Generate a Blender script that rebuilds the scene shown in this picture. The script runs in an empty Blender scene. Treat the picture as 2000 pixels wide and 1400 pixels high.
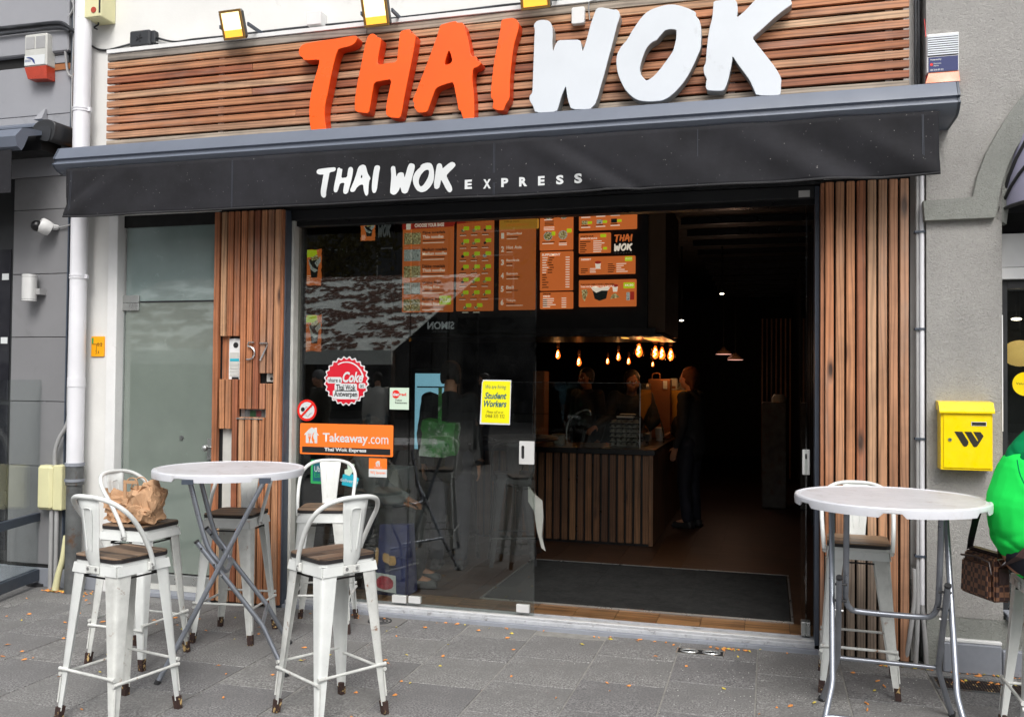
import bpy, bmesh, math, random
from mathutils import Vector, Matrix, noise
random.seed(7)
S = bpy.context.scene
COL = S.collection
PI = math.pi

# ---------------------------------------------------------------- camera
cam_d = bpy.data.cameras.new('camera'); cam = bpy.data.objects.new('camera', cam_d); COL.objects.link(cam)
cam_d.sensor_width = 36; cam_d.lens = 31.646; cam_d.clip_end = 500; cam_d.clip_start = 0.05
yaw, pitch, roll = -0.27722, 0.0224, 0.008732
fwd = Vector((math.sin(yaw)*math.cos(pitch), math.cos(yaw)*math.cos(pitch), math.sin(pitch)))
rt = Vector((math.cos(yaw), -math.sin(yaw), 0)); up = rt.cross(fwd)
r2 = math.cos(roll)*rt + math.sin(roll)*up; u2 = -math.sin(roll)*rt + math.cos(roll)*up
cam.matrix_world = Matrix(((r2.x, u2.x, -fwd.x, 0), (r2.y, u2.y, -fwd.y, -5.7183), (r2.z, u2.z, -fwd.z, 1.62), (0, 0, 0, 1)))
S.camera = cam

# ---------------------------------------------------------------- light
W = bpy.data.worlds.new('World'); S.world = W; W.use_nodes = True
wn = W.node_tree.nodes; wl = W.node_tree.links
bg = wn['Background']; sky = wn.new('ShaderNodeTexSky'); sky.sky_type = 'NISHITA'; sky.sun_disc = False
sky.sun_elevation = math.radians(48); sky.sun_rotation = math.radians(160); sky.dust_density = 4.0; sky.air_density = 0.8
hs = wn.new('ShaderNodeHueSaturation'); hs.inputs['Saturation'].default_value = 0.22
wl.new(sky.outputs[0], hs.inputs['Color']); wl.new(hs.outputs[0], bg.inputs[0]); bg.inputs[1].default_value = 0.15
sl = bpy.data.lights.new('sun', 'SUN'); sl.energy = 1.25; sl.angle = math.radians(26); sl.color = (1, 0.97, 0.93)
so = bpy.data.objects.new('sun', sl); COL.objects.link(so)
az, el = math.radians(160), math.radians(48)     # compass bearing of the sun, clockwise from +y
sd = Vector((math.sin(az)*math.cos(el), math.cos(az)*math.cos(el), math.sin(el)))
so.rotation_euler = (-sd).to_track_quat('-Z', 'Y').to_euler()
S.view_settings.view_transform = 'Standard'; S.view_settings.look = 'None'; S.view_settings.gamma = 1
S.view_settings.exposure = 0.55
try: S.view_settings.use_curve_mapping = False
except Exception: pass
S.render.engine = 'CYCLES'
S.cycles.max_bounces = 8; S.cycles.transparent_max_bounces = 12; S.cycles.glossy_bounces = 4; S.cycles.sample_clamp_indirect = 4
S.cycles.use_denoising = True

# ---------------------------------------------------------------- materials
MATS = {}
def srgb(r, g, b):
    f = lambda c: (c/255/12.92) if c <= 10 else ((c/255+0.055)/1.055)**2.4
    return (f(r), f(g), f(b))
def newmat(name):
    m = bpy.data.materials.new(name); m.use_nodes = True; MATS[name] = m
    nt = m.node_tree; return m, nt, nt.nodes, nt.links, nt.nodes['Principled BSDF']
def coords(N, L, scale=(1, 1, 1), rnd=True):
    tc = N.new('ShaderNodeTexCoord'); v = tc.outputs['Object']
    if rnd:
        oi = N.new('ShaderNodeObjectInfo'); mu = N.new('ShaderNodeMath'); mu.operation = 'MULTIPLY'; mu.inputs[1].default_value = 53.0
        L.new(oi.outputs['Random'], mu.inputs[0]); ad = N.new('ShaderNodeVectorMath'); ad.operation = 'ADD'
        L.new(v, ad.inputs[0]); L.new(mu.outputs[0], ad.inputs[1]); v = ad.outputs[0]
    mp = N.new('ShaderNodeMapping'); mp.inputs['Scale'].default_value = scale; L.new(v, mp.inputs['Vector'])
    return mp.outputs[0]
def tex(N, L, v, scale, detail=4, rough=0.6, dist=0):
    t = N.new('ShaderNodeTexNoise'); t.inputs['Scale'].default_value = scale; t.inputs['Detail'].default_value = detail
    t.inputs['Roughness'].default_value = rough; t.inputs['Distortion'].default_value = dist; L.new(v, t.inputs['Vector']); return t.outputs['Fac']
def ramp(N, L, fac, stops):
    r = N.new('ShaderNodeValToRGB'); e = r.color_ramp.elements
    while len(e) < len(stops): e.new(0.5)
    for k, (p, c) in enumerate(stops):
        e[k].position = p; e[k].color = (c, c, c, 1) if not isinstance(c, tuple) else (*c, 1)
    L.new(fac, r.inputs[0]); return r.outputs[0]
def mix(N, L, fac, a, b, mode='MIX'):
    m = N.new('ShaderNodeMix'); m.data_type = 'RGBA'; m.blend_type = mode
    for sock, v in ((m.inputs[0], fac), (m.inputs[6], a), (m.inputs[7], b)):
        if isinstance(v, (int, float)): sock.default_value = v
        elif isinstance(v, tuple): sock.default_value = (*v, 1)
        else: L.new(v, sock)
    return m.outputs[2]
def bump(N, L, h, bs, strength, dist=0.01):
    b = N.new('ShaderNodeBump'); b.inputs['Strength'].default_value = strength; b.inputs['Distance'].default_value = dist
    L.new(h, b.inputs['Height']); L.new(b.outputs[0], bs.inputs['Normal'])
def mat(name, col, rough=0.6, metal=0.0, var=0.25, vs=3.0, bmp=0.0, bs=60.0, dirt=None, dirt_at=(0.58, 0.7), ds=6.0, spec=0.5, emit=0.0, coat=0.0, sheen=0.0):
    m, nt, N, L, B = newmat(name)
    v = coords(N, L)
    n = tex(N, L, v, vs, 5, 0.65)
    k = ramp(N, L, n, [(0.3, 1-var), (0.7, 1+var*0.4)])
    c = mix(N, L, 1.0, col, k, 'MULTIPLY')
    if dirt:
        n2 = tex(N, L, v, ds, 7, 0.7, 0.3); mk = ramp(N, L, n2, [(dirt_at[0], 0.0), (dirt_at[1], 1.0)])
        c = mix(N, L, mk, c, dirt)
    L.new(c, B.inputs['Base Color'])
    rr = ramp(N, L, tex(N, L, v, vs*3, 4), [(0.3, max(rough-0.1, 0)), (0.7, min(rough+0.08, 1))]); L.new(rr, B.inputs['Roughness'])
    B.inputs['Metallic'].default_value = metal; B.inputs['Specular IOR Level'].default_value = spec
    B.inputs['Coat Weight'].default_value = coat; B.inputs['Coat IOR'].default_value = 1.9 if coat >= 1 else 1.5; B.inputs['Sheen Weight'].default_value = sheen
    if bmp: bump(N, L, tex(N, L, v, bs, 5, 0.7), B, bmp, 0.004)
    if emit:
        L.new(c, B.inputs['Emission Color']); B.inputs['Emission Strength'].default_value = emit
    return m
def glow(name, col, s):
    m, nt, N, L, B = newmat(name); B.inputs['Base Color'].default_value = (*col, 1)
    B.inputs['Emission Color'].default_value = (*col, 1); B.inputs['Emission Strength'].default_value = s; return m
def glass(name, tint=(0.93, 0.96, 0.95), ior=1.5, dirt=0.0, rough=0.0):
    m = bpy.data.materials.new(name); m.use_nodes = True; MATS[name] = m
    N, L = m.node_tree.nodes, m.node_tree.links; N.clear()
    o = N.new('ShaderNodeOutputMaterial'); tr = N.new('ShaderNodeBsdfTransparent'); gl = N.new('ShaderNodeBsdfGlossy')
    tr.inputs[0].default_value = (*tint, 1); gl.inputs['Roughness'].default_value = rough
    fr = N.new('ShaderNodeFresnel'); fr.inputs[0].default_value = ior; mx = N.new('ShaderNodeMixShader')
    geo = N.new('ShaderNodeNewGeometry'); 
    # back faces see the same ior (the pane is modelled as air-glass-air without bending)
    iv = N.new('ShaderNodeMix'); iv.data_type = 'FLOAT'; L.new(geo.outputs['Backfacing'], iv.inputs[0]); iv.inputs[2].default_value = ior; iv.inputs[3].default_value = 1/ior
    L.new(iv.outputs[0], fr.inputs[0])
    L.new(fr.outputs[0], mx.inputs[0]); L.new(tr.outputs[0], mx.inputs[1]); L.new(gl.outputs[0], mx.inputs[2])
    last = mx.outputs[0]
    if dirt:
        df = N.new('ShaderNodeBsdfDiffuse'); df.inputs[0].default_value = (0.5, 0.5, 0.5, 1)
        v = coords(N, L); n = tex(N, L, v, 2.5, 8, 0.75); mk = ramp(N, L, n, [(0.45, 0.0), (0.8, dirt)])
        m2 = N.new('ShaderNodeMixShader'); L.new(mk, m2.inputs[0]); L.new(last, m2.inputs[1]); L.new(df.outputs[0], m2.inputs[2]); last = m2.outputs[0]
    L.new(last, o.inputs[0]); return m
def wood(name, axis, tones, grain=1.0, rough=0.62, weather=0.35):
    m, nt, N, L, B = newmat(name)
    long, across = 0.55, 9.0
    sc = [across]*3; sc['xyz'.index(axis)] = long
    v = coords(N, L, tuple(sc))
    wv = N.new('ShaderNodeTexWave'); wv.bands_direction = {'x': 'Z', 'y': 'X', 'z': 'X'}[axis]; wv.inputs['Scale'].default_value = 1.5
    wv.inputs['Distortion'].default_value = 12.0; wv.inputs['Detail'].default_value = 3; wv.inputs['Detail Scale'].default_value = 0.8; L.new(v, wv.inputs['Vector'])
    sc2 = [130.0]*3; sc2['xyz'.index(axis)] = 2.2
    fine = tex(N, L, coords(N, L, tuple(sc2)), 1.0, 6, 0.7)
    big = tex(N, L, coords(N, L), 2.2, 4, 0.6, 0.6)
    oi = N.new('ShaderNodeObjectInfo'); n = len(tones)
    base = ramp(N, L, oi.outputs['Random'], [((k+0.5)/n, t) for k, t in enumerate(tones)])
    g = ramp(N, L, wv.outputs['Fac'], [(0.0, 1-0.48*grain), (0.22, 1-0.22*grain), (0.42, 1+0.04*grain), (1.0, 1+0.12*grain)])
    c = mix(N, L, 1.0, base, g, 'MULTIPLY')
    f = ramp(N, L, fine, [(0.3, 0.80), (0.6, 1.08)]); c = mix(N, L, 1.0, c, f, 'MULTIPLY')
    b2 = ramp(N, L, big, [(0.3, 0.70), (0.65, 1.22)]); c = mix(N, L, 1.0, c, b2, 'MULTIPLY')
    sk = [5.2]*3; sk['xyz'.index(axis)] = 1.5
    vo = N.new('ShaderNodeTexVoronoi'); vo.inputs['Scale'].default_value = 1.0; L.new(coords(N, L, tuple(sk)), vo.inputs['Vector'])
    kn = ramp(N, L, vo.outputs['Distance'], [(0.05, 1.0), (0.085, 0.55), (0.14, 0.0)]); c = mix(N, L, kn, c, (0.045, 0.018, 0.01))
    wm = ramp(N, L, tex(N, L, coords(N, L, tuple(2.6 if a != axis else 0.8 for a in 'xyz')), 1.0, 5, 0.7), [(0.55, 0.0), (0.72, weather)])
    c = mix(N, L, wm, c, (0.36, 0.30, 0.25))
    L.new(c, B.inputs['Base Color']); B.inputs['Roughness'].default_value = rough
    bump(N, L, mix(N, L, 0.5, wv.outputs['Color'], fine), B, 0.35, 0.002)
    return m
CEDAR = [(0.24, 0.085, 0.045), (0.36, 0.155, 0.075), (0.48, 0.34, 0.23), (0.29, 0.11, 0.06), (0.42, 0.21, 0.11), (0.37, 0.15, 0.07), (0.45, 0.28, 0.17), (0.27, 0.10, 0.055), (0.40, 0.18, 0.09), (0.33, 0.13, 0.06)]
CEDAR = [tuple(min(c*k, 1) for c, k in zip(t, (1.03, 0.94, 0.84))) for t in CEDAR]
CEDAR_OLD = [(0.17, 0.13, 0.10), (0.21, 0.16, 0.12), (0.14, 0.105, 0.08)]
wood('cedar_horizontal', 'x', CEDAR, 0.75)
wood('cedar_vertical', 'z', CEDAR, 0.7); wood('cedar_weathered', 'z', CEDAR_OLD, 0.9)
wood('cedar_grey', 'x', [(0.28, 0.24, 0.2), (0.33, 0.27, 0.21), (0.24, 0.21, 0.18)], 0.8)
wood('seat_wood', 'x', [(0.17, 0.11, 0.065), (0.21, 0.14, 0.09), (0.13, 0.085, 0.055)], 1.5, 0.55, 0.7)
wood('counter_wood', 'z', [(0.22, 0.10, 0.042), (0.13, 0.06, 0.028), (0.27, 0.135, 0.06), (0.17, 0.075, 0.034), (0.11, 0.05, 0.025)], 0.8, 0.5, 0.1)
wood('floor_wood', 'x', [(0.045, 0.019, 0.009), (0.06, 0.026, 0.012), (0.035, 0.016, 0.008)], 0.6, 0.45, 0.1); wood('floor_wood_daylit', 'x', [(0.17, 0.085, 0.035), (0.20, 0.105, 0.045)], 1.0, 0.4, 0.1)  # daylight falloff put into the colour: dark back floor, brighter copy at the threshold
mat('white_render', (0.70, 0.695, 0.67), 0.85, var=0.08, vs=1.5, bmp=0.25, bs=35, dirt=(0.42, 0.41, 0.38), dirt_at=(0.62, 0.85), ds=3)
mat('white_trim', (0.72, 0.72, 0.71), 0.55, var=0.1, vs=4, bmp=0.08, bs=60, dirt=(0.4, 0.39, 0.36), dirt_at=(0.64, 0.8), ds=8)
mat('grey_panel', srgb(124, 124, 126), 0.55, var=0.10, vs=1.2, bmp=0.10, bs=90, dirt=srgb(92, 92, 92), dirt_at=(0.58, 0.9), ds=1.6)
mat('grey_paint', srgb(146, 147, 152), 0.65, var=0.08, vs=2, bmp=0.25, bs=8, dirt=srgb(110, 112, 114), dirt_at=(0.6, 0.85), ds=3)
mat('dark_gap', (0.012, 0.012, 0.012), 0.9, var=0.2)
mat('black_frame', (0.018, 0.019, 0.021), 0.45, var=0.2)
mat('slate_frame', srgb(66, 74, 86), 0.45, var=0.15, vs=6)
mat('awning_metal', srgb(99, 106, 119), 0.5, var=0.10, vs=2, dirt=srgb(90, 96, 105), dirt_at=(0.6, 0.9), ds=5)
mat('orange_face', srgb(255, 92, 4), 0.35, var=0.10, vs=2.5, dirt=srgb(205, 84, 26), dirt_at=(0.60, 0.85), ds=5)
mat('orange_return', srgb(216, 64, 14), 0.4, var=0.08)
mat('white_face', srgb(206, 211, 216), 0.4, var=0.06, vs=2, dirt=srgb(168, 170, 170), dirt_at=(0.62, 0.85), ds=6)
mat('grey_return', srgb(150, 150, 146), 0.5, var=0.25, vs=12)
mat('white_print', (0.62, 0.64, 0.64), 0.6, var=0.04)
mat('white_metal', (0.70, 0.72, 0.70), 0.36, var=0.12, vs=7, bmp=0.05, bs=40, dirt=(0.12, 0.05, 0.025), dirt_at=(0.69, 0.72), ds=11, coat=0.2)
mat('worn_white', (0.62, 0.63, 0.60), 0.42, var=0.25, vs=9, dirt=(0.22, 0.10, 0.045), dirt_at=(0.62, 0.70), ds=16, coat=0.1)
mat('rust_foot', (0.045, 0.022, 0.018), 0.8, var=0.5, vs=30, dirt=(0.55, 0.38, 0.16), dirt_at=(0.56, 0.62), ds=26)
mat('black_edge', (0.02, 0.017, 0.018), 0.5, var=0.4, vs=20)
mat('bolt_metal', (0.6, 0.6, 0.6), 0.3, 0.9)
mat('silver_tube', (0.30, 0.32, 0.36), 0.36, 0.75, var=0.2, vs=9)
mat('table_plastic', (0.66, 0.67, 0.71), 0.38, var=0.07, vs=6, dirt=(0.48, 0.45, 0.42), dirt_at=(0.54, 0.8), ds=5)
mat('table_dull', (0.55, 0.54, 0.56), 0.5, var=0.12, vs=7, dirt=(0.36, 0.32, 0.30), dirt_at=(0.56, 0.72), ds=8)
mat('black_rubber', (0.02, 0.02, 0.022), 0.6)
mat('downpipe_white', srgb(222, 222, 226), 0.45, var=0.08, vs=3, dirt=srgb(165, 160, 155), dirt_at=(0.66, 0.74), ds=12)
mat('iron_pipe', srgb(96, 98, 98), 0.6, 0.2, var=0.4, vs=8, dirt=srgb(90, 66, 48), dirt_at=(0.55, 0.7), ds=10)
mat('cable_grey', srgb(160, 160, 160), 0.6, var=0.2)
mat('cable_black', srgb(44, 46, 50), 0.55, var=0.2)
mat('foam_orange', srgb(206, 128, 38), 0.9, var=0.5, vs=25, bmp=0.8, bs=30)
mat('cream_plastic', srgb(214, 210, 166), 0.45, var=0.1)
mat('aged_plastic', srgb(192, 192, 186), 0.45, var=0.15, vs=8)
mat('orange_lens', srgb(220, 96, 20), 0.3, var=0.1)
mat('red_lens', srgb(176, 62, 40), 0.35, var=0.2, vs=15)
mat('sticker_green', srgb(30, 66, 34), 0.5); mat('sticker_red', srgb(96, 40, 40), 0.5)
mat('blue_print', srgb(40, 58, 120), 0.5, var=0.1)
mat('navy_print', srgb(28, 40, 96), 0.4, var=0.1)
mat('red_print', srgb(204, 24, 44), 0.4, var=0.06)
mat('sign_red', srgb(222, 34, 24), 0.4, var=0.05)
mat('takeaway_orange', srgb(246, 122, 42), 0.4, var=0.03)
mat('black_print', (0.012, 0.012, 0.013), 0.5, var=0.1)
mat('teal_print', srgb(20, 96, 110), 0.5)
mat('cyan_print', srgb(40, 168, 190), 0.4, var=0.06)
mat('green_print', srgb(48, 160, 90), 0.4, var=0.06)
mat('poster_yellow', srgb(232, 224, 10), 0.45, var=0.05)
mat('pale_green_print', srgb(196, 216, 196), 0.45, var=0.04)
mat('mailbox_yellow', srgb(246, 212, 0), 0.35, var=0.05, vs=8, coat=0.3, dirt=srgb(190, 164, 20), dirt_at=(0.66, 0.8), ds=22)
mat('mailbox_ink', srgb(34, 32, 22), 0.5)
mat('gas_sign', srgb(246, 170, 14), 0.45, var=0.05)
mat('frosted_glass', srgb(118, 128, 120), 0.16, var=0.16, vs=1.4, dirt=srgb(148, 160, 156), dirt_at=(0.62, 0.85), ds=9, spec=0.9, coat=1.0)
mat('frosted_glass_upper', srgb(136, 154, 151), 0.14, var=0.16, vs=1.6, dirt=srgb(165, 182, 178), dirt_at=(0.6, 0.85), ds=12, spec=0.9, coat=1.0)
mat('steel', srgb(190, 192, 190), 0.32, 0.8, var=0.15)
mat('satin_steel', srgb(214, 214, 212), 0.4, 0.3, var=0.08)
mat('sill_stone', srgb(176, 178, 182), 0.6, var=0.2, vs=14, dirt=srgb(110, 108, 106), dirt_at=(0.55, 0.7), ds=20)
mat('blue_stone', srgb(138, 142, 150), 0.75, var=0.18, vs=6, bmp=0.1, dirt=srgb(96, 98, 102), dirt_at=(0.6, 0.75), ds=12)
mat('paper_bag', srgb(184, 146, 112), 0.85, var=0.10, vs=5, bmp=0.1, bs=80)
mat('mat_rubber', (0.022, 0.0225, 0.022), 0.85, var=0.4, vs=9, spec=0.2, dirt=(0.05, 0.05, 0.048), dirt_at=(0.62, 0.7), ds=60)
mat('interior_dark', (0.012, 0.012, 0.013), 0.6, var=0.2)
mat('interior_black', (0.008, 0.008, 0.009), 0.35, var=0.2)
mat('hood_side', srgb(92, 66, 42), 0.6, var=0.2)
mat('dark_screenbox', (0.02, 0.02, 0.022), 0.4)
mat('egg_carton', srgb(150, 146, 130), 0.9, var=0.2)
mat('kraft_dark', srgb(150, 96, 58), 0.8, var=0.15)
mat('cardboard_yellow', srgb(220, 160, 60), 0.8, var=0.1)
mat('leaf_orange', srgb(226, 148, 76), 0.7, var=0.3, vs=20)
mat('leaf_yellow', srgb(206, 186, 80), 0.7, var=0.3, vs=20)
mat('leaf_brown', srgb(96, 52, 26), 0.8, var=0.4, vs=12)
mat('skin', srgb(196, 142, 112), 0.55, var=0.08, vs=8)
mat('skin_tan', srgb(150, 100, 72), 0.55, var=0.08, vs=8)
mat('hair_dark', (0.02, 0.014, 0.01), 0.6, var=0.3, vs=30)
mat('hair_grey', srgb(150, 150, 150), 0.8, var=0.3, vs=30)
mat('hoodie_green', srgb(34, 224, 88), 0.95, var=0.10, vs=5, bmp=0.25, bs=260, spec=0.15)
mat('hood_dark_green', srgb(0, 124, 72), 0.95, var=0.10, vs=5, bmp=0.25, bs=260, spec=0.15)
mat('trouser_navy', (0.012, 0.014, 0.026), 0.75, var=0.2)
mat('coat_black', (0.015, 0.015, 0.017), 0.8, var=0.2)
mat('coat_olive', srgb(70, 66, 54), 0.85, var=0.15)
mat('coat_grey', srgb(120, 122, 124), 0.85, var=0.2, bmp=0.5, bs=14)
mat('cloth_pattern', srgb(150, 165, 170), 0.85, var=0.8, vs=14)
mat('cloth_white', srgb(220, 220, 214), 0.8, var=0.15)
mat('leather_dark', srgb(46, 30, 28), 0.4, var=0.15)
mat('strap_black', (0.012, 0.01, 0.012), 0.6)
mat('strap_brown', srgb(66, 44, 42), 0.6)
mat('opposite_dark', (0.10, 0.096, 0.09), 0.8, var=0.3, vs=0.6)
mat('opposite_brick', (0.12, 0.09, 0.07), 0.85, var=0.3, vs=1)
mat('opposite_glass', (0.02, 0.02, 0.025), 0.1)
mat('street_stone', srgb(112, 110, 108), 0.85, var=0.2, vs=2)
mat('bark', (0.06, 0.045, 0.03), 0.9, var=0.4, vs=8)
mat('foliage', (0.16, 0.13, 0.03), 0.8, var=0.5, vs=3)
glow('lamp_white', (1.0, 0.76, 0.36), 1.5)
glow('lamp_yellow', (1.0, 0.46, 0.05), 0.75)
mat('lamp_bronze', srgb(150, 116, 60), 0.5, 0.3, var=0.2)
glow('filament', (1.0, 0.50, 0.14), 26.0)
glow('bulb_glow', (1.0, 0.17, 0.02), 1.5); glow('hood_glow', (1.0, 0.45, 0.08), 0.9)
glow('downlight_glow', (1.0, 0.85, 0.65), 5.0)
glow('kiosk_screen', (0.30, 0.62, 0.80), 0.55)
glow('lamp_pink', (1.0, 0.5, 0.4), 0.9)
glow('lamp_gold', (1.0, 0.65, 0.2), 0.5)
# backlit menu prints
def lit(name, col, s, **k): return mat(name, col, 0.5, emit=s, **k)
lit('menu_orange', srgb(206, 108, 52), 0.42, var=0.05)
lit('menu_red', srgb(160, 46, 34), 0.4, var=0.05)
lit('menu_gold', srgb(200, 140, 50), 0.4, var=0.05)
lit('menu_white', srgb(232, 220, 200), 0.45, var=0.05)
lit('menu_lime', srgb(176, 196, 30), 0.5, var=0.15, vs=20)
lit('menu_ink', (0.03, 0.015, 0.01), 0.1)
lit('menu_noodle', srgb(206, 196, 140), 0.35, var=0.9, vs=60, dirt=srgb(120, 90, 40), dirt_at=(0.5, 0.55), ds=70)
lit('menu_rice', srgb(200, 206, 196), 0.35, var=0.7, vs=60, dirt=srgb(70, 76, 70), dirt_at=(0.52, 0.58), ds=60)
lit('menu_food', srgb(110, 110, 50), 0.35, var=0.8, vs=70, dirt=srgb(220, 200, 150), dirt_at=(0.5, 0.56), ds=60)
lit('menu_dark', srgb(40, 46, 44), 0.2, var=0.5, vs=60)
mat('menu_glow_text', srgb(210, 218, 216), 0.6, emit=0.5)
mat('menu_dim_text', srgb(150, 154, 154), 0.6, emit=0.10)
glass('shop_glass', (0.80, 0.83, 0.81), 1.95, dirt=0.008)
glass('clear_glass', (0.92, 0.95, 0.94), 1.5, dirt=0.08)
glass('counter_glass', (0.9, 0.92, 0.92), 1.5, dirt=0.004)
glass('bulb_glass', (1.0, 0.88, 0.7), 1.35)

# stucco of the neighbour on the right
def stucco(name, col, k):
    m, nt, N, L, B = newmat(name); v = coords(N, L, rnd=False)
    n = tex(N, L, v, 75, 5, 0.7, 1.2); c = mix(N, L, 1.0, col, ramp(N, L, n, [(0.33, 0.84), (0.5, 1.0), (0.7, 1.06)]), 'MULTIPLY')
    big = ramp(N, L, tex(N, L, v, 1.7, 6, 0.7), [(0.35, 0.86), (0.65, 1.06)]); c = mix(N, L, 1.0, c, big, 'MULTIPLY')
    L.new(c, B.inputs['Base Color']); B.inputs['Roughness'].default_value = 0.95; bump(N, L, n, B, k, 0.012)
stucco('stucco_light', srgb(167, 165, 161), 1.0)
stucco('stucco_dark', srgb(146, 148, 142), 1.0)
# pavers: speckled granite with slab to slab changes
def paver():
    m, nt, N, L, B = newmat('paver_granite'); v = coords(N, L)
    oi = N.new('ShaderNodeObjectInfo')
    sp = tex(N, L, v, 100, 2, 0.75); big = tex(N, L, coords(N, L, rnd=False), 1.6, 7, 0.75, 0.4)
    base = ramp(N, L, oi.outputs['Random'], [(0.0, srgb(114, 113, 113)), (0.5, srgb(119, 118, 117)), (1.0, srgb(126, 125, 123))])
    sm = ramp(N, L, big, [(0.38, 0.18), (0.58, 1.0)])
    s = ramp(N, L, sp, [(0.38, 0.48), (0.5, 0.97), (0.62, 1.6)]); s2 = mix(N, L, sm, (1.0, 1.0, 1.0), s)
    c = mix(N, L, 1.0, base, s2, 'MULTIPLY')
    c = mix(N, L, 1.0, c, ramp(N, L, big, [(0.3, 0.72), (0.7, 1.15)]), 'MULTIPLY')
    st = ramp(N, L, tex(N, L, coords(N, L, rnd=False), 34, 2, 0.5), [(0.76, 0.0), (0.80, 0.7)]); c = mix(N, L, st, c, (0.45, 0.44, 0.42))
    sn = ramp(N, L, tex(N, L, coords(N, L, rnd=False), 2.7, 6, 0.7, 1.0), [(0.56, 0.0), (0.74, 0.55)]); c = mix(N, L, sn, c, (0.055, 0.053, 0.05))
    vg = N.new('ShaderNodeTexVoronoi'); vg.inputs['Scale'].default_value = 3.1; L.new(coords(N, L, rnd=False), vg.inputs['Vector'])
    gm_ = ramp(N, L, vg.outputs['Distance'], [(0.045, 0.6), (0.06, 0.0)]); c = mix(N, L, gm_, c, (0.07, 0.068, 0.065))
    L.new(c, B.inputs['Base Color']); B.inputs['Roughness'].default_value = 0.82
    bump(N, L, sp, B, 0.5, 0.003)
paver()
mat('paver_joint', srgb(142, 140, 135), 0.95, var=0.3, vs=20, bmp=0.5, bs=120)
# awning cloth with pale specks and faint folds
def cloth():
    m, nt, N, L, B = newmat('awning_cloth'); v = coords(N, L, rnd=False)
    c = mix(N, L, ramp(N, L, tex(N, L, v, 1.3, 7, 0.7), [(0.35, 0.0), (0.75, 1.0)]), srgb(26, 26, 28), srgb(45, 45, 50))
    sp = ramp(N, L, tex(N, L, v, 75, 2, 0.5), [(0.735, 0.0), (0.77, 0.55)]); c = mix(N, L, sp, c, (0.4, 0.39, 0.37))
    L.new(c, B.inputs['Base Color']); B.inputs['Roughness'].default_value = 0.85; B.inputs['Specular IOR Level'].default_value = 0.25
    bump(N, L, tex(N, L, v, 400, 2), B, 0.15, 0.001)
cloth()
# two-tone checked canvas of the shoulder bag
def checked():
    m, nt, N, L, B = newmat('checked_canvas'); v = coords(N, L, rnd=False)
    ck = N.new('ShaderNodeTexChecker'); ck.inputs['Scale'].default_value = 44; L.new(v, ck.inputs['Vector'])
    ck.inputs[1].default_value = (*srgb(104, 72, 52), 1); ck.inputs[2].default_value = (*srgb(48, 30, 28), 1)
    L.new(ck.outputs[0], B.inputs['Base Color']); B.inputs['Roughness'].default_value = 0.5
checked()

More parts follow.
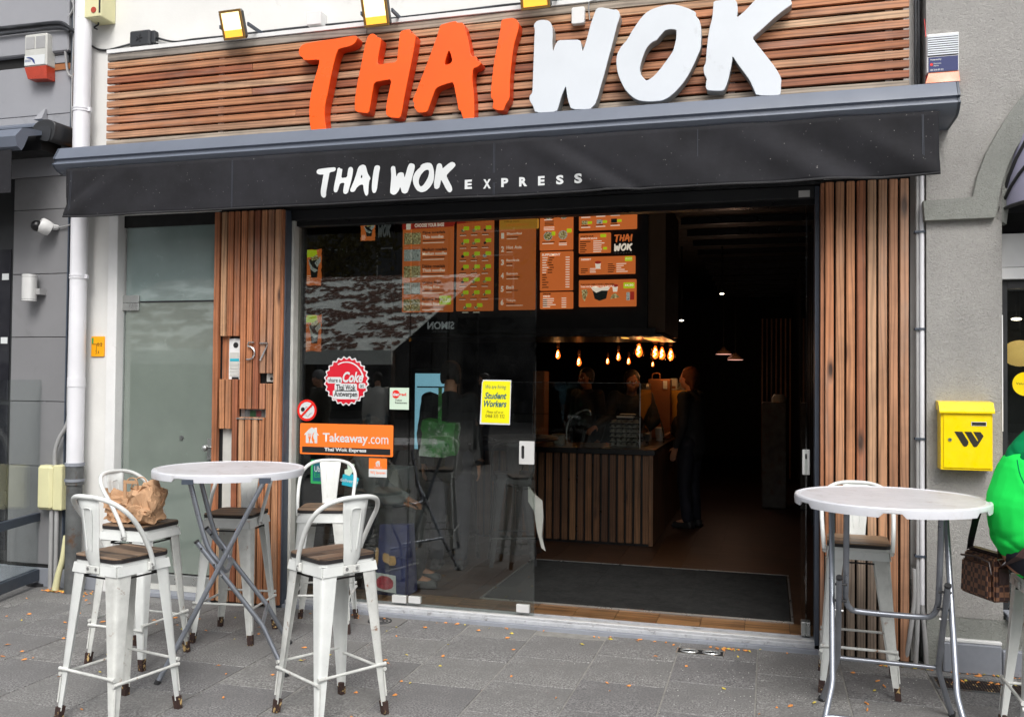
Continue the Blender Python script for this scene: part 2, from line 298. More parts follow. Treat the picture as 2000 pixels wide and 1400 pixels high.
# ---------------------------------------------------------------- builders
DG = bpy.context.evaluated_depsgraph_get
def link(name, me, m=None, parent=None):
    o = bpy.data.objects.new(name, me); COL.objects.link(o)
    if m is not None and not me.materials: me.materials.append(MATS[m])
    if parent is not None: o.parent = parent
    return o
def tag(o, label=None, cat=None, group=None, kind=None):
    if label: o['label'] = label
    if cat: o['category'] = cat
    if group: o['group'] = group
    if kind: o['kind'] = kind
    return o
def thing(name, label, cat, loc=(0, 0, 0), rz=0.0, group=None):
    o = bpy.data.objects.new(name, None); COL.objects.link(o); o.location = loc; o.rotation_euler = (0, 0, rz); o.empty_display_size = 0.1
    return tag(o, label, cat, group)
def copy_tree(o, parent=None):
    c = o.copy(); COL.objects.link(c)
    if parent is not None: c.parent = parent
    for ch in list(o.children): copy_tree(ch, c)
    return c
class MB:
    def __init__(s): s.b = bmesh.new()
    def box(s, x0, x1, y0, y1, z0, z1, R=None, bev=0.0):
        if x0 > x1: x0, x1 = x1, x0
        if y0 > y1: y0, y1 = y1, y0
        if z0 > z1: z0, z1 = z1, z0
        M = Matrix.Translation(((x0+x1)/2, (y0+y1)/2, (z0+z1)/2)) @ Matrix.Diagonal((x1-x0, y1-y0, z1-z0, 1))
        if R is not None: M = R @ M
        r = bmesh.ops.create_cube(s.b, size=1.0, matrix=M)
        if bev:
            es = list({e for v in r['verts'] for e in v.link_edges}); bmesh.ops.bevel(s.b, geom=es, offset=bev, segments=1, affect='EDGES', profile=0.5)
        return s
    def tube(s, pts, r, n=8, closed=False, cap=True):
        P = [Vector(p) for p in pts]; rings = []; m = len(P)
        rs = r if isinstance(r, (list, tuple)) else [r]*m
        prev = None
        for i, p in enumerate(P):
            if closed: t = (P[(i+1) % m]-P[i-1])
            else: t = (P[min(i+1, m-1)]-P[max(i-1, 0)])
            t.normalize()
            if prev is None: a = t.orthogonal().normalized()
            else:
                a = prev-t*prev.dot(t)
                a = a.normalized() if a.length > 1e-6 else t.orthogonal().normalized()
            prev = a; b = t.cross(a)
            rings.append([s.b.verts.new(p+(a*math.cos(2*PI*k/n)+b*math.sin(2*PI*k/n))*rs[i]) for k in range(n)])
        for i in range(m if closed else m-1):
            A, Bn = rings[i], rings[(i+1) % m]
            for k in range(n): s.b.faces.new((A[k], A[(k+1) % n], Bn[(k+1) % n], Bn[k]))
        if cap and not closed: s.b.faces.new(rings[0][::-1]); s.b.faces.new(rings[-1])
        return s
    def lathe(s, prof, c=(0, 0, 0), n=24, R=None):
        c = Vector(c); rings = []
        for r, z in prof:
            ring = []
            for k in range(n):
                p = Vector((r*math.cos(2*PI*k/n), r*math.sin(2*PI*k/n), z))
                if R is not None: p = R @ p
                ring.append(s.b.verts.new(c+p))
            rings.append(ring)
        for A, Bn in zip(rings, rings[1:]):
            for k in range(n): s.b.faces.new((A[k], A[(k+1) % n], Bn[(k+1) % n], Bn[k]))
        s.b.faces.new(rings[0][::-1]); s.b.faces.new(rings[-1]); return s
    def ball(s, c, r, n=12, sc=(1, 1, 1), R=None):
        M = Matrix.Translation(c)
        if R is not None: M = M @ R
        bmesh.ops.create_uvsphere(s.b, u_segments=n, v_segments=max(n*2//3, 6), radius=r, matrix=M @ Matrix.Diagonal((*sc, 1))); return s
    def prism_x(s, prof, x0, x1):            # profile (y,z) run along x
        A = [s.b.verts.new((x0, y, z)) for y, z in prof]; Bn = [s.b.verts.new((x1, y, z)) for y, z in prof]; n = len(prof)
        for k in range(n): s.b.faces.new((A[k], A[(k+1) % n], Bn[(k+1) % n], Bn[k]))
        s.b.faces.new(A[::-1]); s.b.faces.new(Bn); return s
    def hexa(s, bot, top):                   # two quads, bottom and top
        A = [s.b.verts.new(p) for p in bot]; Bn = [s.b.verts.new(p) for p in top]
        for k in range(4): s.b.faces.new((A[k], A[(k+1) % 4], Bn[(k+1) % 4], Bn[k]))
        s.b.faces.new(A[::-1]); s.b.faces.new(Bn); return s
    def xf(s, M): bmesh.ops.transform(s.b, matrix=M, verts=s.b.verts); return s
    def build(s, name, m, parent=None, smooth=None):
        bmesh.ops.recalc_face_normals(s.b, faces=s.b.faces)
        me = bpy.data.meshes.new(name); s.b.to_mesh(me); s.b.free()
        if smooth:
            for p in me.polygons: p.use_smooth = True
            try: me.set_sharp_from_angle(angle=math.radians(smooth))
            except Exception: pass
        return link(name, me, m, parent)
def bx(name, m, x0, x1, y0, y1, z0, z1, parent=None, bev=0.0): return MB().box(x0, x1, y0, y1, z0, z1, bev=bev).build(name, m, parent)
RX = Matrix.Rotation(PI/2, 4, 'X')           # a drawing in x,y stood up to face -y
def mesh_from(cu, M, name):
    o = bpy.data.objects.new('tmp', cu); COL.objects.link(o); dg = DG(); dg.update()
    me = bpy.data.meshes.new_from_object(o.evaluated_get(dg)); me.name = name
    bpy.data.objects.remove(o); bpy.data.curves.remove(cu); me.transform(M); return me
def outline(name, polys, yf, depth, m, parent=None, bev=0.0, m_side=None):
    cu = bpy.data.curves.new(name, 'CURVE'); cu.dimensions = '2D'; cu.fill_mode = 'BOTH'; cu.extrude = max(depth/2-bev, 0); cu.bevel_depth = bev; cu.bevel_resolution = 1
    if bev: cu.offset = -bev
    for P in polys:
        s = cu.splines.new('POLY'); s.points.add(len(P)-1); s.use_cyclic_u = True
        for k, (a, b) in enumerate(P): s.points[k].co = (a, b, 0, 1)
    me = mesh_from(cu, Matrix.Translation((0, yf+depth/2, 0)) @ RX, name)
    me.materials.clear(); me.materials.append(MATS[m])
    if m_side:
        me.materials.append(MATS[m_side])
        for p in me.polygons: p.material_index = 1 if abs(p.normal.y) < 0.35 else 0
    return link(name, me, None, parent)
def smooth_poly(P, it=1):
    for _ in range(it):
        Q = []
        for k in range(len(P)):
            a, b = P[k], P[(k+1) % len(P)]
            Q += [(a[0]*.8+b[0]*.2, a[1]*.8+b[1]*.2), (a[0]*.2+b[0]*.8, a[1]*.2+b[1]*.8)]
        P = Q
    return P
def text_mesh(s, bold=0.0, shear=0.0, space=1.0, ext=0.0):
    cu = bpy.data.curves.new('t', 'FONT'); cu.body = s; cu.offset = bold; cu.shear = shear; cu.space_character = space; cu.extrude = ext; cu.resolution_u = 3
    me = mesh_from(cu, Matrix.Identity(4), 'lettering'); me.materials.clear(); return me
def text(s, x0, z0, x1, z1, y, m, parent=None, bold=0.0, shear=0.0, space=1.0, rot=0.0, name='lettering', flip=False, keep=False):
    me = text_mesh(s, bold, shear, space)
    xs = [v.co.x for v in me.vertices]; ys = [v.co.y for v in me.vertices]
    w, h = max(xs)-min(xs), max(ys)-min(ys)
    sx, sy = (x1-x0)/w, (z1-z0)/h
    if keep: sx = sy = min(sx, sy)
    f = -1 if flip else 1
    c = ((x0+x1)/2, y, (z0+z1)/2)
    M = Matrix.Translation(c) @ Matrix.Rotation(rot, 4, 'Y') @ (Matrix.Rotation(PI, 4, 'Z') if flip else Matrix.Identity(4)) @ RX @ Matrix.Diagonal((sx, sy, 1, 1)) @ Matrix.Translation((-(min(xs)+max(xs))/2, -(min(ys)+max(ys))/2, 0))
    me.transform(M); return link(name, me, m, parent)
def bars(name, rects, y, m, parent, t=0.001):  # flat printed strips
    mb = MB()
    for x0, z0, x1, z1 in rects: mb.box(x0, x1, y-t, y, z0, z1)
    return mb.build(name, m, parent)
def disc(name, cx, cz, r, yf, t, m, parent=None, n=40, inner=0.0):
    P = [[(cx+r*math.cos(2*PI*k/n), cz+r*math.sin(2*PI*k/n)) for k in range(n)]]
    if inner: P.append([(cx+inner*math.cos(2*PI*k/n), cz+inner*math.sin(2*PI*k/n)) for k in range(n)])
    return outline(name, P, yf, t, m, parent)
def rect(x0, z0, x1, z1): return [(x0, z0), (x1, z0), (x1, z1), (x0, z1)]
def rrect(x0, z0, x1, z1, r, n=4):
    P = []
    for cx, cz, a in ((x1-r, z1-r, 0), (x0+r, z1-r, 1), (x0+r, z0+r, 2), (x1-r, z0+r, 3)):
        for k in range(n+1):
            t = PI/2*(a+k/n); P.append((cx+r*math.cos(t), cz+r*math.sin(t)))
    return P
def catmull(P, n=6):
    P = [Vector(p) for p in P]; out = []
    for i in range(len(P)-1):
        a, b, c, d = P[max(i-1, 0)], P[i], P[i+1], P[min(i+2, len(P)-1)]
        for k in range(n):
            t = k/n; out.append(0.5*((2*b)+(c-a)*t+(2*a-5*b+4*c-d)*t*t+(3*b-a-3*c+d)*t**3))
    out.append(P[-1]); return out

# ================================================================ ground
pav = bx('pavement', 'paver_joint', -11, 7, -9, 0.02, -0.12, -0.005); tag(pav, kind='structure')
TS = 0.457
def tile_mesh():
    mb = MB(); mb.box(-TS/2+0.004, TS/2-0.004, -TS/2+0.004, TS/2-0.004, -0.03, 0.0)
    es = [e for e in mb.b.edges if all(v.co.z > -0.01 for v in e.verts)]; bmesh.ops.bevel(mb.b, geom=es, offset=0.003, segments=1, affect='EDGES')
    me = bpy.data.meshes.new('tile'); mb.b.to_mesh(me); mb.b.free(); me.materials.append(MATS['paver_granite']); return me
tm = tile_mesh(); rest = MB(); offs = {}
for c in range(-18, 15):
    x = -0.058+TS*(c+0.5); off = {-5: -0.44, -4: -0.29, -3: -0.60, -2: -0.44, -1: -0.31, 0: -0.50}.get(c, -0.12-0.33*random.random())
    y = off+TS
    k = 0
    while y > -8.6:
        yt, yb = min(y, 0.0), y-TS
        if yt-yb > 0.05 and yt > yb:
            cx, cy = x, (yt+yb)/2; dz = random.uniform(-0.0022, 0.0012)
            # drain openings stay free
            near = cy > -2.75 and -5.6 < cx < 2.2
            if near:
                o = link('tile', tm, None, pav); o.location = (cx, cy, dz); o.scale = (1, (yt-yb)/TS, 1); o.rotation_euler = (random.uniform(-.003, .003), random.uniform(-.003, .003), 0)
            else: rest.box(cx-TS/2+.004, cx+TS/2-.004, yb+.004, yt-.004, -0.03, dz)
        y -= TS; k += 1
tag(rest.build('tiles', 'paver_granite', pav), kind='stuff')
street = bx('street', 'street_stone', -60, 60, -34, -9.0, -0.16, -0.02); tag(street, kind='structure')
bx('street_edge', 'street_stone', -60, -11, -9, 3, -0.16, -0.02)['kind'] = 'structure'
bx('street_side', 'street_stone', 7, 60, -9, 3, -0.16, -0.02)['kind'] = 'structure'

# drains and access covers in the pavement
def frame_box(mb, x0, x1, y0, y1, z0, z1, w):
    mb.box(x0, x1, y0, y0+w, z0, z1); mb.box(x0, x1, y1-w, y1, z0, z1); mb.box(x0, x0+w, y0+w, y1-w, z0, z1); mb.box(x1-w, x1, y0+w, y1-w, z0, z1)
c = (-2.474,-0.172)
t = thing('drain_cover', 'square stone drain cover with round slotted grate beside the glass front', 'drain cover', (c[0], c[1], 0.002))
frame = MB(); frame.box(-0.16, 0.16, -0.09, 0.09, -0.004, 0.003, bev=0.001).build('plate', 'street_stone', t)
for k, r in enumerate((0.075, 0.05, 0.026)):
    MB().tube([(r*math.cos(a*PI/12), r*math.sin(a*PI/12), 0.003) for a in range(24)], 0.0055, 5, closed=True).build('grate_ring', 'black_rubber', t)
c = (-0.384,-0.214)
t = thing('floor_grate', 'small rectangular metal floor grate sunk in front of the doorway, filled with leaves', 'grate', (c[0], c[1], 0.002))
m_ = MB(); frame_box(m_, -0.14, 0.14, -0.055, 0.055, -0.003, 0.004, 0.008); m_.build('frame', 'steel', t)
bx('pit', 'dark_gap', -0.132, 0.132, -0.047, 0.047, -0.003, 0.0005, t)
for s in (-1, 1):
    MB().tube([(s*0.065+0.05*math.cos(a*PI/8), 0.032*math.sin(a*PI/8), 0.004) for a in range(16)], 0.005, 5, closed=True).build('grate_ring', 'steel', t)
c = (1.065,-0.396)
t = thing('cellar_grille', 'rusty ribbed cellar grille at the foot of the grey wall', 'grille', (c[0]+0.12, c[1]+0.02, 0.002))
m_ = MB(); frame_box(m_, -0.32, 0.32, -0.10, 0.10, -0.004, 0.004, 0.012); m_.build('frame', 'iron_pipe', t)
bx('pit', 'dark_gap', -0.31, 0.31, -0.09, 0.09, -0.004, 0.0005, t)
m_ = MB()
for k in range(44): m_.box(-0.308+k*0.014, -0.302+k*0.014, -0.088, 0.088, 0.0006, 0.003)
m_.build('ribs', 'rust_foot', t)

# ================================================================ restaurant building
rb = thing('restaurant_building', 'white rendered restaurant building with timber cladding and wide glass front', 'building', (-2, 0.3, 0))
def part(name, m, x0, x1, y0, y1, z0, z1, bev=0.0, parent=None):   # parts written in world coordinates
    o = bx(name, m, x0, x1, y0, y1, z0, z1, None, bev); o.parent = parent or rb; o.matrix_parent_inverse = Matrix.Translation(-(parent or rb).location); return o
part('upper_wall', 'white_render', -5.02, 0.845, 0.0, 0.35, 2.83, 7.2)
part('side_wall', 'white_render', -5.02, -4.80, 0.0, 0.35, 0.0, 2.83)
part('corner_wall', 'white_render', 0.80, 0.845, 0.0, 0.35, 0.0, 2.83)
part('door_jamb', 'white_trim', -4.80, -4.715, -0.03, 0.30, 0.0, 2.83, 0.004)
part('pier_core', 'dark_gap', -3.83, -3.33, -0.02, 0.34, 0.0, 2.83)
part('pier_core', 'dark_gap', 0.32, 0.80, -0.02, 0.34, 0.0, 2.83)
part('skirting', 'blue_stone', -5.02, -4.80, -0.02, 0.0, 0.0, 0.17, 0.003)
# door head above the vestibule
part('lintel', 'dark_gap', -4.715, -3.83, 0.04, 0.3, 2.74, 2.83)

# timber fascia boards
fz0, fz1 = 3.10, 4.03
fas = thing('timber_fascia', 'horizontal cedar boards behind the big sign letters', 'cladding', (-2, -0.09, fz0))
fi = Matrix.Translation((2, 0.09, -fz0))
def fpart(o): o.parent = fas; o.matrix_parent_inverse = fi; return o
fpart(bx('backing', 'dark_gap', -4.74, 0.76, -0.05, -0.005, fz0, 4.02))
for k in range(7):
    x = -4.74+k*0.9; fpart(bx('batten', 'white_trim', x, x+0.04, -0.064, -0.05, fz0, 4.01))
pitch = 0.0592; nb = 16
breaks = {0: [-2.66], 1: [-2.66, 0.5], 2: [-2.66], 3: [-2.66, -3.55], 4: [-2.66, -1.0], 5: [-2.66], 6: [-3.55, -1.2], 7: [-0.2], 8: [-1.9], 9: [-3.2], 10: [-0.8]}
for i in range(nb):
    z1 = 4.028-i*pitch; z0 = z1-0.044 if i else z1-0.050
    xs = [-4.788]+sorted(breaks.get(i, []))+[0.788]
    for a, b in zip(xs, xs[1:]):
        jig = random.uniform(-.002, .002)
        fpart(bx('board', 'cedar_grey' if i in (0, 11, 12) else 'cedar_horizontal', a+0.001, b-0.001, -0.09+jig, -0.064+jig, z0, z1, None, 0.002))
fpart(bx('top_trim', 'white_trim', -4.79, 0.79, -0.10, 0.0, 4.032, 4.062, None, 0.002))

# vertical slats of the two piers
lp = thing('slatted_pier', 'cedar slatted pier with house number 57 and intercom between frosted door and shop window', 'pier', (-3.56, -0.05, 0))
def lpart(o, root=lp): o.parent = root; o.matrix_parent_inverse = Matrix.Translation(-root.location); return o
n = 10; x0p, x1p = -3.845, -3.30; w = (x1p-x0p)/n
zI0, zI1 = 1.598, 1.906      # intercom recess
for k in range(n):
    a, b = x0p+k*w+0.003, x0p+(k+1)*w-0.009
    spans = [(0.02, 2.80)]
    if k in (1, 2): spans = [(0.02, 0.62), (1.244, zI0), (zI1, 2.80)]
    if k == 3: spans = [(0.02, zI0), (zI1, 2.80)]
    if k in (4, 5, 6, 7): spans = [(0.02, 1.33), (1.388, 2.80)]
    if k in (7, 8):
        spans = [(0.02, 1.57), (1.642, 2.80)] if k == 8 else [(0.02, 1.33), (1.388, 1.57), (1.642, 2.80)]
    for z0, z1 in spans:
        y = random.uniform(-.003, .003); lpart(bx('slat', 'cedar_vertical', a, b, -0.082+y, -0.045+y, z0, z1, None, 0.003))
lpart(bx('slat_edge', 'cedar_vertical', x1p-0.012, x1p+0.004, -0.06, 0.08, 0.02, 2.80))
lpart(bx('blank_board', 'aged_plastic', x0p+w+0.01, x0p+2.95*w, -0.032, -0.02, 0.62, 1.244))
lpart(bx('recess_board', 'cedar_vertical', x0p+w+.002, x0p+w+.06, -0.040, -0.021, zI0, zI1))
num = thing('house_number', 'brushed metal house number 57 on the cedar slats', 'house number', (-3.5, -0.085, 1.8))
def wp(o, root): o.parent = root; o.matrix_parent_inverse = Matrix.Translation(-root.location); return o
def strokes(name, P, y, r, m, root): return wp(MB().tube([(a, y, b) for a, b in P], r, 6).build(name, m, smooth=40), root)
P5 = [(-3.499,1.861),(-3.544,1.861),(-3.549,1.833),(-3.525,1.829),(-3.503,1.815),(-3.493,1.792),(-3.496,1.768),(-3.513,1.747),(-3.537,1.739),(-3.558,1.74)]
P7 = [(-3.453,1.855),(-3.39,1.855),(-3.397,1.834),(-3.423,1.782),(-3.448,1.733)]
strokes('digit', P5, -0.095, 0.006, 'bolt_metal', num); strokes('digit', P7, -0.095, 0.006, 'bolt_metal', num)
ic = thing('intercom', 'narrow white intercom panel with speaker and bell buttons recessed in slats', 'intercom', (-3.66, -0.03, 1.55))
q = [(-3.733,1.891),(-3.644,1.593)]
wp(bx('panel', 'white_trim', q[0][0], q[1][0], -0.045, -0.02, q[1][1], q[0][1], None, 0.002), ic)
c = (-3.677,1.843)
wp(disc('speaker', c[0], c[1], 0.020, -0.048, 0.003, 'black_print'), ic)
for k, (z, mm) in enumerate(((0.165, 'cyan_print'), (0.135, 'aged_plastic'), (0.11, 'aged_plastic'), (0.085, 'aged_plastic'), (0.06, 'aged_plastic'))):
    wp(bx('button', mm, q[0][0]+0.012, q[1][0]-0.006, -0.049, -0.045, q[1][1]+z-0.03, q[1][1]+z-0.012), ic)
wp(bx('lens', 'black_print', q[0][0]+0.03, q[1][0]-0.006, -0.05, -0.045, q[1][1]+0.004, q[1][1]+0.022), ic)
wp(bx('name_plate', 'aged_plastic', q[0][0]+0.008, q[1][0]-0.008, -0.047, -0.045, q[0][1]-0.2, q[0][1]-0.1), ic)
q = [(-3.458,1.639),(-3.375,1.57)]
kb = thing('key_switch', 'small square key switch sunk in the slats right of number 57', 'switch', (q[0][0], -0.03, q[1][1]))
wp(bx('plate', 'aged_plastic', q[0][0]+0.03, q[1][0], -0.04, -0.02, q[1][1]+0.012, q[0][1], None, 0.002), kb); wp(disc('lock', q[1][0]-0.012, (q[0][1]+q[1][1])/2, 0.011, -0.044, 0.004, 'black_print'), kb)
q = [(-3.634,1.384),(-3.434,1.33)]
ml = thing('letter_slot', 'steel letter slot with green and red stickers set between the slats', 'letter slot', (q[0][0], -0.03, q[1][1]))
wp(bx('recess', 'steel', q[0][0], q[1][0], -0.035, -0.02, q[1][1]-0.005, q[0][1]+0.004), ml)
wp(bx('flap', 'iron_pipe', q[0][0]+0.035, q[1][0]-0.01, -0.042, -0.035, q[1][1], q[0][1]), ml)
wp(bx('sticker', 'sticker_green', q[0][0]+0.08, q[0][0]+0.125, -0.044, -0.042, q[1][1]+0.005, q[0][1]-0.006), ml)
wp(bx('sticker', 'sticker_red', q[0][0]+0.13, q[0][0]+0.17, -0.044, -0.042, q[1][1]+0.005, q[0][1]-0.006), ml)
wp(bx('lip', 'steel', q[0][0]-0.005, q[1][0]+0.005, -0.088, -0.035, q[1][1]-0.013, q[1][1]-0.006), ml)

rp = thing('slatted_pier', 'cedar slatted pier at the right of the open doorway, behind the bar stool', 'pier', (0.56, -0.07, 0))
n = 8; x0p, x1p = 0.322, 0.79; w = (x1p-x0p)/n
for k in range(n):
    y = random.uniform(-.003, .003); a, b = x0p+k*w+0.003, x0p+(k+1)*w-0.009
    zc = (0.60+random.uniform(-.004, .004)) if k < 6 else 0.02
    if k < 6: lpart(bx('slat', 'cedar_weathered', a, b, -0.100+y, -0.05+y, 0.02, zc-0.002, None, 0.004), rp)
    lpart(bx('slat', 'cedar_vertical', a, b, -0.102+y, -0.05+y, zc, 2.80, None, 0.004), rp)
lpart(bx('slat_edge', 'cedar_vertical', x0p-0.022, x0p-0.002, -0.075, 0.10, 0.02, 2.80), rp)

# ================================================================ shopfront frame and glass
sf = thing('shopfront_frame', 'black metal shopfront frame around the wide glass entrance', 'door frame', (-1.5, 0.1, 0))
def sp(o): return wp(o, sf)
sp(bx('jamb', 'slate_frame', -3.325, -3.285, -0.04, 0.16, 0.0, 2.80)); sp(bx('jamb', 'aged_plastic', -3.283, -3.262, 0.03, 0.13, 0.05, 2.74))
sp(bx('jamb', 'slate_frame', 0.272, 0.296, 0.0, 0.16, 0.0, 2.80))
sp(bx('transom', 'black_frame', -3.285, 0.272, 0.02, 0.18, 2.735, 2.81, None, 0.003)); sp(bx('head', 'black_frame', -3.33, 0.32, 0.0, 0.3, 2.812, 2.9))
sp(bx('track', 'interior_black', -3.262, 0.272, 0.06, 0.14, 2.70, 2.735))
sill = sp(bx('sill', 'sill_stone', -3.285, 0.30, 0.0, 0.19, 0.0, 0.045, None, 0.004)); sp(bx('sill_rail', 'satin_steel', -3.28, 0.295, 0.06, 0.085, 0.045, 0.052))
sp(bx('sill_lip', 'blue_stone', -3.3, 0.31, -0.035, -0.001, -0.01, 0.022, None, 0.003))
q = [(0.177,2.78),(0.242,2.74)]
wp(bx('maker_plate', 'satin_steel', q[0][0], q[1][0], 0.015, 0.019, q[1][1], q[0][1]), sf)
fg = thing('fixed_window', 'fixed shop window full of stickers at the left of the door', 'window', (-2.84, 0.1, 0.05))
wp(bx('pane', 'shop_glass', -3.262, -2.396, 0.095, 0.105, 0.055, 2.735), fg)
dl = thing('glass_door', 'frameless glass door leaf carrying the yellow hiring poster', 'door', (-1.95, 0.1, 0.05))
wp(bx('pane', 'shop_glass', -2.388, -1.494, 0.095, 0.105, 0.055, 2.735), dl)
wp(bx('door_edge', 'clear_glass', -1.494, -1.488, 0.094, 0.106, 0.055, 2.735), dl)
q = [(-1.595,1.205),(-1.492,1.052)]
h = wp(outline('handle_plate', [rrect(q[0][0], q[1][1], q[1][0], q[0][1], 0.004), rrect(q[0][0]+0.014, q[1][1]+0.035, q[0][0]+0.035, q[0][1]-0.03, 0.01)], 0.082, 0.012, 'satin_steel'), dl)
wp(bx('grip_recess', 'black_print', q[0][0]+0.012, q[0][0]+0.037, 0.090, 0.094, q[1][1]+0.03, q[0][1]-0.028), dl)
q = [(-1.607,0.122),(-1.518,0.071)]
wp(bx('corner_fitting', 'satin_steel', q[0][0], q[1][0], 0.082, 0.118, q[1][1], q[0][1], None, 0.002), dl)
q = [(-2.382,0.118),(-2.291,0.073)]
wp(bx('pivot_fitting', 'satin_steel', q[0][0]+0.004, q[1][0], 0.082, 0.118, q[1][1], q[0][1], None, 0.002), dl)
q = [(-2.5,0.117),(-2.404,0.068)]
wp(bx('pivot_fitting', 'satin_steel', q[0][0], q[1][0]+0.008, 0.082, 0.118, q[1][1], q[0][1], None, 0.002), fg)
# leaf folded back against the right jamb, seen on edge
fd = thing('folded_door', 'glass door leaf folded back against the right jamb of the entrance', 'door', (0.22, 0.5, 0.05))
wp(bx('pane', 'shop_glass', 0.222, 0.232, 0.12, 0.98, 0.055, 2.70), fd)
q = [(0.21,1.198),(0.249,1.043)]
wp(bx('handle', 'satin_steel', 0.205, 0.249, 0.13, 0.16, q[1][1], q[0][1], None, 0.003), fd); wp(bx('lock_hole', 'black_print', 0.221, 0.233, 0.126, 0.13, q[1][1]+0.10, q[1][1]+0.13), fd)
wp(bx('floor_fitting', 'steel', 0.20, 0.254, 0.13, 0.21, 0.056, 0.14, None, 0.003), fd)

# ================================================================ frosted side door
vd = thing('frosted_door', 'grey green frosted glass side door with fixed frosted pane above', 'door', (-4.27, 0.05, 0))
z1 = (-4.458,2.173)
zs = z1[1]
wp(bx('upper_pane', 'frosted_glass_upper', -4.70, -3.84, 0.055, 0.067, zs+0.008, 2.80), vd)
wp(bx('leaf', 'frosted_glass', -4.70, -3.84, 0.055, 0.067, 0.16, zs-0.006), vd)
wp(bx('edge_strip', 'clear_glass', -4.714, -4.702, 0.05, 0.072, 0.16, zs-0.006), vd)
wp(bx('seam', 'black_frame', -4.60, -3.84, 0.058, 0.064, zs-0.005, zs+0.007), vd)
q = [(-4.756,2.226),(-4.575,2.168)]
wp(bx('clamp', 'steel', q[0][0], q[1][0], 0.035, 0.088, q[1][1], q[0][1], None, 0.003), vd)
q = [(-4.754,2.167),(-4.574,2.11)]
wp(bx('clamp', 'steel', q[0][0], q[1][0], 0.035, 0.088, q[1][1], q[0][1], None, 0.003), vd)
c = (-4.187,1.161)
wp(disc('lock_cylinder', c[0], c[1], 0.016, 0.045, 0.01, 'iron_pipe'), vd)
q = [(-3.953,1.161),(-3.911,1.01)]
wp(bx('handle_plate', 'steel', q[0][0], q[1][0]+0.05, 0.03, 0.055, q[1][1], q[0][1]), vd)
c = (-3.935,1.097)
wp(MB().ball((c[0], -0.02, c[1]), 0.024, 14).tube([(c[0]+0.01, 0.0, c[1]), (c[0]+0.03, 0.05, c[1])], 0.009, 8).build('knob', 'steel', smooth=60), vd)
wp(bx('kick_sill', 'steel', -4.71, -3.84, 0.03, 0.10, 0.08, 0.15, None, 0.003), vd); wp(bx('threshold', 'blue_stone', -4.715, -3.84, -0.06, 0.12, 0.0, 0.03, None, 0.003), vd); wp(bx('sill_board', 'aged_plastic', -4.714, -3.841, 0.036, 0.1, 0.032, 0.079), vd)

# ================================================================ letters on the fascia
YL = -0.185
TL = [(-3.13,3.866),(-3.12,3.895),(-3.097,3.914),(-3.047,3.921),(-2.967,3.926),(-2.888,3.928),(-2.79,3.933),(-2.699,3.938),(-2.687,3.92),(-2.692,3.903),(-2.702,3.887),(-2.718,3.877),(-2.743,3.867),(-2.789,3.863),(-2.827,3.856),(-2.837,3.833),(-2.847,3.81),(-2.862,3.751),(-2.875,3.698),(-2.89,3.628),(-2.902,3.563),(-2.915,3.51),(-2.923,3.468),(-2.925,3.432),(-2.924,3.396),(-2.916,3.336),(-2.905,3.293),(-3.021,3.301),(-3.033,3.35),(-3.039,3.399),(-3.041,3.453),(-3.038,3.507),(-3.029,3.567),(-3.017,3.62),(-3.003,3.667),(-2.99,3.708),(-2.98,3.737),(-2.974,3.761),(-2.969,3.782),(-2.972,3.797),(-3.085,3.8),(-3.099,3.823),(-3.119,3.837)]
HL = [(-2.609,3.919),(-2.596,3.934),(-2.571,3.939),(-2.551,3.928),(-2.541,3.909),(-2.51,3.902),(-2.515,3.857),(-2.527,3.799),(-2.539,3.722),(-2.466,3.727),(-2.394,3.728),(-2.388,3.786),(-2.381,3.862),(-2.373,3.931),(-2.343,3.941),(-2.302,3.942),(-2.298,3.917),(-2.261,3.902),(-2.267,3.845),(-2.277,3.782),(-2.29,3.719),(-2.308,3.632),(-2.326,3.546),(-2.339,3.483),(-2.349,3.42),(-2.364,3.35),(-2.405,3.353),(-2.436,3.359),(-2.458,3.372),(-2.469,3.387),(-2.466,3.452),(-2.448,3.538),(-2.43,3.616),(-2.496,3.613),(-2.557,3.606),(-2.569,3.548),(-2.583,3.461),(-2.595,3.399),(-2.634,3.404),(-2.685,3.415),(-2.699,3.434),(-2.698,3.457),(-2.699,3.493),(-2.688,3.575),(-2.673,3.651),(-2.657,3.721),(-2.644,3.785),(-2.633,3.838),(-2.624,3.879)]
AL = [(-2.087,3.948),(-2.032,3.959),(-1.978,3.964),(-1.971,3.951),(-1.926,3.948),(-1.91,3.896),(-1.886,3.808),(-1.871,3.719),(-1.834,3.716),(-1.83,3.688),(-1.802,3.677),(-1.806,3.66),(-1.824,3.647),(-1.857,3.639),(-1.862,3.576),(-1.856,3.519),(-1.849,3.461),(-1.845,3.329),(-1.846,3.301),(-1.916,3.306),(-1.929,3.335),(-1.938,3.368),(-1.953,3.373),(-1.963,3.424),(-1.979,3.5),(-1.988,3.544),(-1.997,3.56),(-2.028,3.556),(-2.082,3.543),(-2.107,3.533),(-2.122,3.514),(-2.137,3.472),(-2.155,3.427),(-2.172,3.379),(-2.203,3.375),(-2.237,3.376),(-2.269,3.418),(-2.263,3.441),(-2.278,3.462),(-2.263,3.496),(-2.248,3.527),(-2.224,3.589),(-2.2,3.645),(-2.17,3.718),(-2.14,3.797),(-2.121,3.844),(-2.105,3.886),(-2.096,3.92)]
AH = [(-2.025,3.775),(-2.012,3.75),(-2.003,3.715),(-2.002,3.697),(-2.023,3.682),(-2.055,3.679),(-2.051,3.708),(-2.039,3.744)]
